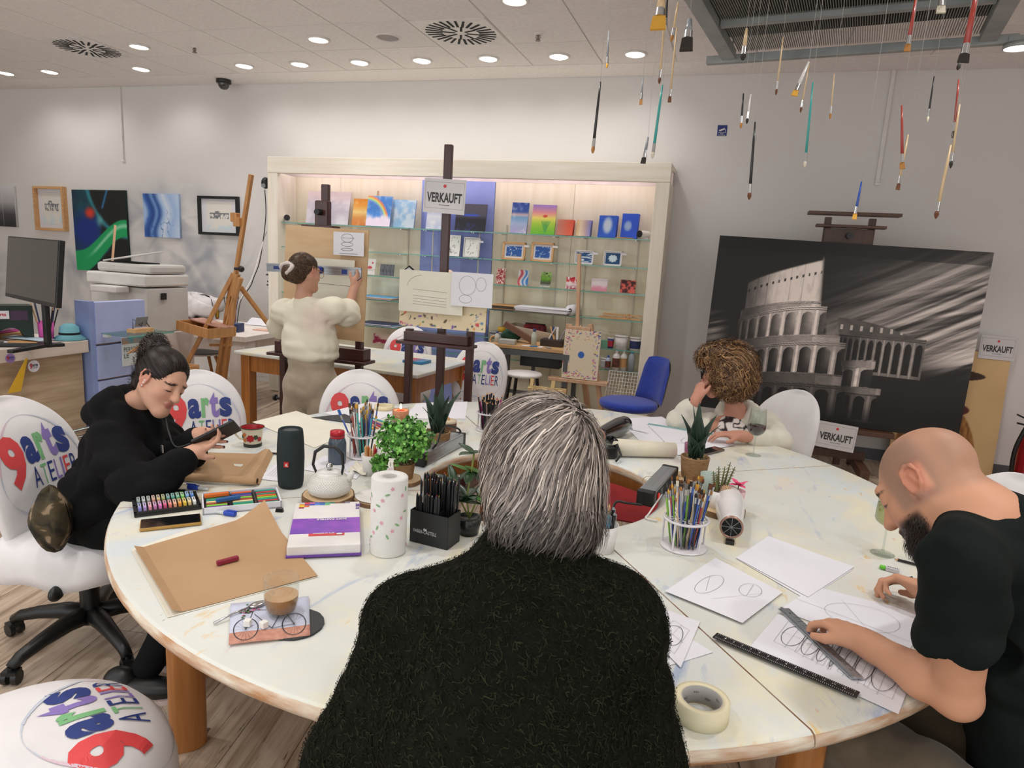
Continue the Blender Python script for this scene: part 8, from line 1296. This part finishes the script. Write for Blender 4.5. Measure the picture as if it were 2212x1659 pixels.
def sweat(S_):
 S_.ell(ch,(.185,.125,.18),Mb,.06);S_.ell(be_,(.205,.14,.22),Mb,.06);S_.ell(hp,(.2,.16,.16),Mb,.06);S_.cone(nk-Vector((0,0,.004)),.062,atd(1140,1280,1.1),.09,.05)
 for s_,e_,w_ in((shL,elL,wL),(shR,elR,wR)):S_.cone(atd(1140,1272,1.1),.07,s_,.066,.06);S_.chain([(s_,.07),(e_,.068),(w_-(w_-e_)*.12,.045)],.04)
sw,SS=cloth('sweater',[nk,hp,elL,elR,wL,wR],.008,sweat,fabric('boucle_green','#12130b','#0b0c06',1,70,0),P,(.012,34),.22)
def tuft(V,n,ln,cols,seed,lift=.009):r=np.random.default_rng(seed);Q=V[r.integers(len(V),size=n)];rd=r.normal(size=(n,3));return strands(SS,Q+r.normal(size=(n,3))*.003,lambda p:rd,4,ln,lift,.0008,cols,seed,.6,1.3)
V=np.array([v.co for v in sw.data.vertices]);vis=((V-v3(CAMP))@v3(AF)>.2)&(V[:,1]<1.2)&(V[:,2]<nk.z+.03);v,f,c=tuft(V[vis],42000,.013,['#16180f','#1d1f14','#0f110a','#26281b','#14160c'],5,.0035);me=npmesh('boucle_loops',v,f);setcol(me,c);stuff(obj('boucle_loops',me,vcol('boucle_fibre',.9,spec=.1),P))
cloth('trousers',[hp,hp+Vector((-.12,.5,0)),(-.2,1.4,.05)],.012,lambda S_:(S_.ell(hp,(.19,.15,.11),Mb,.05),[S_.chain([(hp+Vector((x,.05,-.04)),.09),(hp+Vector((x-.06,.46,-.03)),.07),(Vector((-.2+x-.1,1.28,.09)),.05)],.03)for x in(-.1,.1)]),fabric('dark_denim','#23262c'),P,None,.2);[shoe(P,(-.2+x-.1,1.3,.0),(-.1,1),m_black)for x in(-.1,.1)]
H=SDF(*bnd([hd.c],.27),.0045);E=lambda c,r,k=.03,sub=False:H.ell(hd.w(*c),np.array(r)*.97,hd.M,k,sub);E((0,-.02,.036),(.093,.108,.093));E((0,-.056,-.04),(.086,.062,.078),.05);E((0,-.058,-.092),(.062,.036,.035),.04);E((.045,-.05,-.088),(.03,.035,.035),.03);E((-.1,.012,-.03),(.026,.03,.036),.015,True)
cr=np.array([.05,-.085,.08]);fl=lambda p:(lambda q:(q/(np.linalg.norm(q,axis=1)[:,None]+.01)*1.1+np.array([-.35,0,-.75])+.35*np.stack([np.sin(q[:,2]*38+q[:,0]*21),q[:,0]*0,np.sin(q[:,0]*33)*.5],1))@hd.M.T)(hd.l(p)-cr)
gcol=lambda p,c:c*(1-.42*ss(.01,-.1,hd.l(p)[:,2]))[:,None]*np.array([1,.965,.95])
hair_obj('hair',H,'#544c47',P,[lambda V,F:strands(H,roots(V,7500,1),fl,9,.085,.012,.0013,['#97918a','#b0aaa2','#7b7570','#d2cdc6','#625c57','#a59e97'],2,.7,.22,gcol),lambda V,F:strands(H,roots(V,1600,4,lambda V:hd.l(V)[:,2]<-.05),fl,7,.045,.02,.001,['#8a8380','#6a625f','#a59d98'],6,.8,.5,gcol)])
P=thing('person','seated woman in a black hoodie looking down at her phone','person',(0,0,0))
hd=Head(atd(350,824,2.5),cv(.80,-.46,-.32),cv(.42,.85,.05),.93);nk=atd(292,880,2.56);ch,be_,hp=atd(283,985,2.58),atd(250,1085,2.6),Vector((-2.12,1.9,.58));Mb=basis((.9,.25,0),UP)
shR,shL,elR,elL,wR,wL=atd(245,960,2.43),atd(330,930,2.72),atd(308,1072,2.3),atd(385,1000,2.66),atd(398,986,2.3),atd(430,940,2.45)
pa,pb=atd(428,960,2.36),atd(507,921,2.39);pd=(pb-pa).normalized();pn=(Vector(hd.c)-pa).normalized();pn=(pn-pd*pn.dot(pd)).normalized();ps=pd.cross(pn);pc=(pa+pb)/2
B=SDF(*bnd([hd.c,nk,hp,wR,wL,pb],.14),.0045);hd.build(B,nk,.05);B.cone(nk,.045,ch,.09,.04);B.ell(be_,(.12,.09,.15),Mb,.05)
for s_,e_,w_ in((shR,elR,wR),(shL,elL,wL)):B.cone(nk-Vector((0,0,.03)),.04,s_,.04,.03);B.chain([(s_,.042),(e_,.036),(w_,.024)],.03)
nails=hand(B,wR,(pa+pd*.03-wR)-pn*.012,-pn*.3-ps*.9,-1,(.25,.75,.5),.06,(.25,.7,.6),.92,bend=.3);nails+=hand(B,wL,(pa+pd*.045-wL),-pn*.5+ps*.7,1,(.3,.8,.6),.06,(.2,.75,.55),.9,bend=.3)
def paint2(V):
 c=hd.face(V,'#c99a82','#a8625a','#2a1c18')
 for p,n in nails:c[(np.linalg.norm(V-p,axis=1)<.0085)&((V-p)@n>.001)]=hx('#4a1020')
 return c
skin_obj('body',B,m_skin,P,paint2)
def hoodie(S_):
 S_.ell(ch,(.175,.14,.18),Mb,.06);S_.ell(be_,(.19,.165,.18),Mb,.06);S_.ell(hp+Vector((0,0,.03)),(.2,.19,.14),Mb,.06)
 for s_,e_,w_ in((shR,elR,wR),(shL,elL,wL)):S_.cone(nk-Vector((0,0,.05)),.07,s_,.07,.04);S_.chain([(s_,.078),(e_,.068),(w_-(w_-e_)*.16,.046)],.035);q=w_-(w_-e_)*.1;S_.cone(q-(w_-e_)*.08,.036,q,.036,.008)
 bk_=Vector(hd.M[:,1]);f2=Vector((.9,.25,0))
 for a in range(-5,6):an=a*.28;d_=-f2*math.cos(an)+Vector((-f2 .y,f2 .x,0))*math.sin(an);p=nk+d_*.085+Vector((0,0,.0+.035*math.cos(an)-.02));S_.ell(p,(.04,.04,.05 if abs(a)<4 else.04),None,.03)
 S_.ell(nk-f2*.11+Vector((0,0,-.03)),(.06,.09,.06),Mb,.04)
cloth('hoodie',[nk,hp,elR,elL,wR,wL],.0065,hoodie,fabric('hoodie_black','#121213','#0d0d0e',.3,700,0),P,(.026,36),.2,seed=3)
z0=atd(352,965,2.2);b=MB();b.tube(cat_m([atd(358,905,2.46),atd(365,935,2.4),atd(380,965,2.39),atd(412,958,2.4)]),.003,6);obj('drawstring',b,m_black,P);b=MB();b.box((0,0,0),(.008,.004,.028));obj('zip_pull',b,m_chrome,P,atd(350,970,2.38));b=MB();[b.ball(hd.w(.079,-.0,z),.0035,8,6)for z in(-.034,-.022,-.012)];obj('earring',b,m_white,P)
kn=Vector((-1.66,2.0,.56));cloth('trousers',[hp,kn,(-1.7,1.75,.1)],.01,lambda S_:(S_.ell(hp-Vector((0,0,.04)),(.18,.19,.1),Mb,.05),[S_.chain([(hp+Vector((.05,y,-.02)),.095),(kn+Vector((0,y,-.02)),.07),(Vector((-1.82+.02*i,1.72+.2*i,.1)),.05)],.03)for i,y in enumerate((-.1,.1))]),fabric('black_trousers','#101112',None,.35,500,0),P,(.006,30),.18);[shoe(P,(-1.86,1.66+.2*i,.0),(.9,.3),m_black)for i in(0,1)]
H=SDF(*bnd([hd.c],.26),.004);E=lambda c,r,k=.03,sub=False:H.ell(hd.w(*c),np.array(r)*.98,hd.M,k,sub);E((0,-.026,.04),(.08,.1,.084));E((0,.125,.0),(.085,.08,.1),.02,True);[E((x*.085,.02,-.045),(.03,.05,.055),.015,True)for x in(-1,1)];E((0,-.115,.075),(.042,.04,.05),.03);E((.0,-.13,.11),(.03,.03,.03),.02);E((0,-.07,-.05),(.05,.03,.04),.03)
bn=np.array([0,-.12,.085]);fl2=lambda p:(lambda q:(bn-q+np.array([0,-.06,.02]))@hd.M.T)(hd.l(p));cf2=lambda p:(lambda q:np.stack([q[:,2],q[:,0]*.5,-q[:,0]],1)@hd.M.T)(hd.l(p)-bn)
hair_obj('hair',H,'#17110f',P,[lambda V,F:strands(H,roots(V,3200,7,lambda V:hd.l(V)[:,1]>-.1),fl2,7,.09,.003,.0011,['#1d1513','#2a1f1b','#120d0c','#33261f'],8,.5,.04),lambda V,F:strands(H,roots(V,500,8,lambda V:hd.l(V)[:,1]<-.085),cf2,7,.08,.014,.0012,['#1d1513','#2a1f1b'],9,.7,.5)])
b=MB();m_tort=mat('tortoiseshell','#3a2418',.25,c2='#b5793a',sc=60,coat=.5)
for k in range(5):y0=-.105-.018*k;b.tube([Vector(hd.w(x,y0*.9-.02+abs(x)*.2,.07+.05-.9*abs(x)-.012*k))for x in(-.05,-.03,0,.03,.05)],[.003,.006,.007,.006,.003],7)
obj('hair_claw',b,m_tort,P)
t=thing('phone','black phone held up by the woman in the black hoodie','phone',pc,rot=Matrix((pd,-ps,pn)).transposed().to_euler());b=MB();b.box((0,0,0),(.155,.074,.010));obj('case',b,m_black,t,bevel=.004);b=MB();b.box((0,0,.0055),(.148,.068,.001));obj('screen',b,mat('phone_lit','#3c4756',.1,em=.25),t)
Yw=3.68;Q=lambda x,y,dy=0:aty(x,y,Yw+dy);P=thing('person','standing woman in a cream blouse drawing at the easel','person',(0,0,0))
hd=Head(Q(661,588,.0),cv(.5,-.08,.86),cv(0,1,.06),.93);nk=Q(655,648,-.02);Mb=basis((-.05,1,0),UP);shL,shR,elL,elR,wR,wL=Q(612,672),Q(722,668),Q(608,705,.12),Q(748,676,.1),Q(766,620,.17),Q(660,640,.3);ch,wa,hp=Q(668,700),Q(671,770),Q(672,830)
B=SDF(*bnd([hd.c,nk,hp,wR,wL,elL,elR],.14),.006);hd.build(B,nk,.041);B.cone(nk,.045,ch,.1,.05);B.ell(wa,(.12,.08,.2),Mb,.05)
for s_,e_,w_ in((shL,elL,wL),(shR,elR,wR)):B.cone(nk-UP*.03,.04,s_,.042,.03);B.chain([(s_,.042),(e_,.036),(w_,.023)],.03)
hand(B,wR,cv(.35,.9,.2),cv(.8,-.3,-.5),-1,(.5,.8,.5),.05,(.5,.6,-.4),.92);hand(B,wL,cv(.3,.5,.8),cv(-.2,.3,-.9),1,(.4,.6,.4),.05,sc=.92);skin_obj('body',B,m_skin,P,lambda V:hd.face(V,'#c2937c','#a8645a'))
def blouse(S_):
 S_.ell(ch+UP*.0,(.165,.115,.16),Mb,.06);S_.ell(Q(670,745),(.185,.14,.12),Mb,.06);S_.ell(Q(672,765),(.18,.135,.045),Mb,.03);S_.cone(nk-UP*.02,.058,nk-UP*.05,.075,.03)
 for s_,e_,w_ in((shL,elL,wL),(shR,elR,wR)):S_.cone(nk-UP*.07,.07,s_,.066,.04);S_.cone(s_,.07,e_,.082,.03);S_.cone(e_,.082,e_+(w_-e_)*.12,.07,.02)
cloth('blouse',[nk,hp,elL,elR],.006,blouse,vcol('blouse_cloth',.85,.25,300),P,(.009,44),.2,lambda V:lerp('#e2dcc8','#dcc2b8',ss(.13,.03,np.hypot(V[:,0]-Q(715,690).x+.05,V[:,2]-Q(715,690).z))*.6),4)
cloth('trousers',[hp,Q(672,770),(hp.x,hp.y,.05)],.01,lambda S_:(S_.ell(hp+UP*.0,(.175,.14,.17),Mb,.05),S_.ell(Q(672,780),(.15,.12,.07),Mb,.04),[S_.chain([(hp+Vector((s*.085,0,-.05)),.1),(Vector((hp.x+s*.095,hp.y,.45)),.092),(Vector((hp.x+s*.1,hp.y-.01,.09)),.082)],.012)for s in(-1,1)]),fabric('linen_beige','#b3a48f','#a39480'),P,(.009,30),.22,seed=8);[shoe(P,(hp.x+s*.1,hp.y,.0),(0,1),m_white)for s in(-1,1)]
H=SDF(*bnd([hd.c],.24),.005);E=lambda c,r,k=.03,sub=False:H.ell(hd.w(*c),np.array(r)*.93,hd.M,k,sub);E((0,-.026,.036),(.081,.1,.087));E((0,.115,-.03),(.09,.07,.09),.02,True);[E((x*.085,.02,-.04),(.03,.05,.05),.015,True)for x in(-1,1)];E((-.01,-.125,-.03),(.055,.05,.055),.03);E((0,-.07,-.05),(.055,.035,.04),.03)
bn3=np.array([-.01,-.14,-.03]);fl3=lambda p:(lambda q:(bn3-q)@hd.M.T)(hd.l(p));hair_obj('hair',H,'#553d2b',P,[lambda V,F:strands(H,roots(V,1800,3),fl3,6,.08,.004,.0014,['#5a4230','#4a3526','#6f5440','#38281d'],4,.5,.1)])
b=MB();c0=np.array([-.01,-.155,-.01]);b.tube([Vector(hd.w(*(c0+np.array([.045*math.cos(a),.012*math.sin(a*2),.035*math.sin(a)]))))for a in[2*PI*k/16 for k in range(16)]],[.012+.003*math.sin(k*2.1)for k in range(16)],8,closed=True);obj('scrunchie',b,mat('scrunchie_white','#d9cbc6',.9,bump=.6,bs=120),P)
b=MB();b.tube([Vector(hd.w(.078,.0,.01)),Vector(hd.w(.072,.09,.012)),Vector(hd.w(.058,.103,.012))],.0016,6);b.tube([Vector(hd.w(.036+.023*math.cos(a),.108-.3*abs(.036+.023*math.cos(a)-.02)*.3,-.002+.02*math.sin(a)))for a in[2*PI*k/14 for k in range(14)]],.0014,6,closed=True);obj('glasses',b,mat('gold_wire','#b8964f',.3,metal=.9),P)
pencil(Q(781,598,.19),Q(758,618,.14),m_pblack,m_black,'black pencil in the hand of the standing woman',None)
P=thing('person','woman with curly brown hair and glasses in a white hooded jacket','person',(0,0,0));D=lambda x,y,d:atd(x,y,d)
hd=Head(D(1562,806,3.62),cv(-.86,-.1,.42),cv(.06,1,.0),1.0);nk=D(1590,892,3.68);Mb=basis((-.5,-.85,0),UP);ch,be_,hp=D(1600,955,3.76),D(1608,1000,3.84),Vector((.24,4.0,.56));shR,shL,elR,elL,wR,wL=D(1535,920,3.66),D(1652,915,3.78),D(1466,910,3.70),D(1682,955,3.5),D(1504,862,3.6),at(1600,942,.785)
B=SDF(*bnd([hd.c,nk,hp,wR,wL,elR,elL],.16),.0055);hd.build(B,nk,.048);B.cone(nk,.046,ch,.075,.04);B.ell(be_,(.14,.1,.16),Mb,.05)
for s_,e_,w_ in((shR,elR,wR),(shL,elL,wL)):B.cone(nk-UP*.03,.04,s_,.042,.03);B.chain([(s_,.042),(e_,.036),(w_,.025)],.03)
hand(B,wR,cv(.3,.9,.05),cv(-.85,.3,-.3),1,(.9,.9,.6),.05,(.5,.7,-.2),.95);hand(B,wL,cv(-.9,.12,.1),UP,-1,(.25,.5,.4),.1,(.6,.6,-.3),.95);skin_obj('body',B,m_skin,P,lambda V:hd.face(V,'#c58d78','#b0605a'))
def jacket(S_):
 S_.ell(ch,(.175,.125,.16),Mb,.06);S_.ell(be_,(.185,.14,.17),Mb,.06);S_.ell(hp,(.19,.17,.13),Mb,.06)
 for s_,e_,w_ in((shR,elR,wR),(shL,elL,wL)):S_.cone(nk-UP*.07,.06,s_,.06,.04);S_.chain([(s_,.064),(e_,.058),(w_-(w_-e_)*.38,.048)],.03)
 for a in range(-5,6):an=a*.3;d_=Vector((.5,.85,0))*math.cos(an)+Vector((-.85,.5,0))*math.sin(an);S_.ell(nk+d_*.09+UP*(.02*math.cos(an)-.02),(.035,.035,.06),None,.025)
 f_=Vector((-.5,-.85,0));S_.cone(nk+f_*.13-UP*.02,.06,nk+f_*.2-UP*.3,.085,.02,True)
cloth('jacket',[nk,hp,elR,elL,wL],.0065,jacket,fabric('fleece_white','#dcd8ca','#d2cdbe',.4,300),P,(.011,40),.2,seed=6)
def blpaint(V):r=fbm((V[:,0]+2)*1.1,V[:,2]*1.1,22,5,2);return lerp('#ddd4cf','#2c1d22',ss(.07,.045,np.abs(r-.5)))
cloth('blouse',[nk,be_],.006,lambda S_:(S_.ell(D(1572,932,3.66),(.115,.085,.085),Mb,.03),S_.ell(be_+Vector((-.5,-.85,0))*.05,(.14,.125,.15),Mb,.05)),vcol('print_blouse',.8),P,None,.18,blpaint)
b=MB();b.tube([Vector(nk)+Vector((-.5,-.85,0))*.05+Vector((-.85,.5,0))*x+UP*(-.02-.09*(1-abs(x)/.06))for x in(-.06,-.03,0,.03,.06)],.0035,6);obj('necklace',b,m_black,P);w_=wR-(wR-elR)*.12;b=MB();b.lathe([(.027,-.009),(.031,-.009),(.031,.009),(.027,.009)],18,T=Matrix.Translation(w_)@frame(wR-elR));obj('wristband',b,m_black,P)
b=MB();b.tube([Vector(hd.w(-.08,.0,.012)),Vector(hd.w(-.074,.09,.01)),Vector(hd.w(-.06,.104,.008))],.003,6);[b.tube([Vector(hd.w(x+.026*math.cos(a),.112-.25*abs(x+.026*math.cos(a))*.6,.0+.02*math.sin(a)))for a in[2*PI*k/14 for k in range(14)]],.0032,6,closed=True)for x in(-.034,.034)];obj('glasses',b,m_black,P)
cloth('trousers',[hp,(.0,3.5,.5),(.05,3.6,.1)],.012,lambda S_:(S_.ell(hp-UP*.04,(.18,.17,.1),Mb,.05),[S_.chain([(hp+Vector((x,-.05,-.03)),.09),(hp+Vector((x-.15,-.45,-.02)),.07),(Vector((.06+x,3.58,.09)),.05)],.03)for x in(-.1,.1)]),MATS['dark_denim'],P,None,.2);[shoe(P,(.06+x,3.56,0),(-.4,-.9),m_black)for x in(-.1,.1)]
H=SDF(*bnd([hd.c],.28),.006);E=lambda c,r,k=.04,sub=False:H.ell(hd.w(*c),r,hd.M,k,sub);E((0,-.03,.045),(.112,.125,.105));E((0,-.05,-.04),(.118,.1,.095),.05);E((0,.14,-.05),(.125,.105,.105),.02,True);E((0,.06,.1),(.07,.05,.035),.03)
fl4=lambda p:(lambda q:(np.array([0,-.25,-.75])+q*np.array([3,3,0])+.6*np.stack([np.sin(q[:,2]*26+q[:,1]*14),np.sin(q[:,0]*22+q[:,2]*18),np.cos(q[:,1]*24)*.4],1))@hd.M.T)(hd.l(p))
hair_obj('hair',H,'#5a3d26',P,[lambda V,F:strands(H,roots(V,5200,5,lambda V:(lambda q:(q[:,1]<.05)|(q[:,2]>.07))(hd.l(V))),fl4,8,.085,.03,.002,['#7a5636','#94704a','#5f4028','#a8835a','#4a3120'],6,.75,.9)])
P=thing('person','bald bearded man in a dark green t-shirt bent over his drawing','person',(0,0,0))
hd=Head(atd(2006,1054,1.44),cv(-.56,-.60,.58),cv(-.17,.76,.62),1.03);nk=atd(2118,1130,1.37);ch,be_,hp=atd(2235,1360,1.42),atd(2260,1580,1.45),Vector((.98,1.22,.56));Mb=basis((-.75,.6,0),UP)
shL,shR,elL,elR,wL,wR=atd(2078,1215,1.25),atd(2240,1180,1.62),at(2068,1505,.795),atd(2150,1330,1.75),at(1868,1388,.792),at(2012,1284,.80)
B=SDF(*bnd([hd.c,nk,hp,wL,wR,elL,at(1740,1310,.8)],.13),.0045);hd.build(B,nk,.064,True);B.cone(nk,.06,ch,.12,.05);B.cone(nk,.066,atd(2160,1180,1.38),.075,.06);B.ell(be_,(.15,.1,.18),Mb,.05)
B.cone(nk-UP*.03,.05,shL,.055,.04);B.chain([(shL,.057),(shL*.5+elL*.5,.052),(elL,.041)],.03);B.chain([(elL,.042),(elL*.65+wL*.35,.043),(wL,.028)],.02);B.cone(nk-UP*.03,.05,shR,.055,.04);B.chain([(shR,.05),(elR,.04),(wR,.028)],.03)
hand(B,wL,(at(1768,1326,.785)-wL),UP+cv(.0,0,.35),-1,(.55,.9,.7),.06,(.45,.75,-.35),1.04,bend=.6);pt,pe=at(1893,1271,.748),at(1972,1247,.80);hand(B,wR,at(1965,1270,.80)-wR+cv(0,.01,.03),UP*.75+cv(0,0,.6),1,None,.03,(.4,.8,-.35),1.0,curls=[(.5,.7,.3),(.65,.9,.5),(.8,1.0,.7),(.9,1.1,.8)],bend=.5)
def paint5(V):
 c=hd.face(V,'#cc9678','#a5665a','#2e2420');L=hd.l(V);x,y,z=L.T;near=np.abs(L).max(1)<.17;nz=fbm(x*40+9,(y+z)*40+9,6,3,3)
 sc_=ss(-.06,-.03,z+.35*np.maximum(y,-.05)*0)*ss(.075,.045,y-.15*(z-.03))*ss(.12,.08,z)*near*(1-ss(.055,.07,np.abs(x))*ss(.04,.02,np.abs(z))*ss(.03,.02,np.abs(y+.01)));pat=.45+.55*ss(.35,.6,fbm(x*6+4,y*6+4,2,7));c=c*(1-.5*(sc_*pat)[:,None])+hx('#6f5f58')*.5*(sc_*pat)[:,None]
 bd=ss(.0,.02,y-.01+.0*z)*ss(-.045,-.062,z)*ss(-.16,-.12,z)*near*ss(.3,.45,nz+.2);c=c*(1-.88*bd[:,None])+hx('#241a16')*.88*bd[:,None];return c
skin_obj('body',B,m_skin,P,paint5)
HB_=SDF(*bnd([hd.c],.22),.005);[HB_.ell(hd.w(*q),r,hd.M,.03)for q,r in(((0,.065,-.1),(.04,.034,.03)),((-.04,.035,-.07),(.022,.03,.02)),((.04,.035,-.07),(.022,.03,.02)))];bdf=lambda p:(lambda q:(np.array([0,.5,-.9])+0*q)@hd.M.T)(hd.l(p));hair_obj('beard',HB_,'#1f1714',P,[lambda V,F:strands(HB_,roots(V,1500,3),bdf,4,.022,.008,.0008,['#2a1f1a','#1a1310','#3a2c24'],4,.7,.5)])
cut=shL*.5+elL*.5
def tee(S_):
 S_.ell(ch,(.19,.12,.2),Mb,.06);S_.ell(be_,(.185,.13,.22),Mb,.06);S_.ell(hp+UP*.03,(.19,.16,.13),Mb,.06);S_.cone(atd(2150,1170,1.37),.095,ch,.14,.05)
 for s_,e_ in((shL,cut),(shR,shR*.5+elR*.5)):S_.cone(atd(2150,1180,1.38),.08,s_,.06,.05);S_.cone(s_,.066,e_,.072,.03)
 S_.cone(nk,.078,nk+(Vector(hd.c)-nk)*.5,.075,.012,True);d_=(elL-shL).normalized();S_.ell(cut+d_*.062,(.11,.11,.06),basis(d_.cross(UP),d_),.006,True)
cloth('t_shirt',[nk,hp,shL,shR,cut],.0065,tee,fabric('tee_green','#141c1a','#101615',.25,900,0),P,(.022,30),.2,seed=12)
k1=Vector((.42,1.75,.53));cloth('trousers',[hp,k1,(.45,1.6,.1)],.01,lambda S_:(S_.ell(hp-UP*.03,(.19,.18,.11),Mb,.05),[S_.chain([(hp+Vector(o_)*1.0-UP*.03,.1),(k1+Vector(o_)*.9,.078),(Vector((.5,1.62,.1))+Vector(o_),.06)],.03)for o_ in((-.08,-.08,0),(.08,.08,0))]),fabric('khaki_cloth','#6b604f','#5d5343'),P,(.01,30),.2,seed=9);[shoe(P,(.5+o_,1.62+o_,0),(-.7,.5),m_black)for o_ in(-.08,.08)]
pencil(pe,pt,m_pblack,m_black,'black pencil in the drawing hand of the bald man',None)
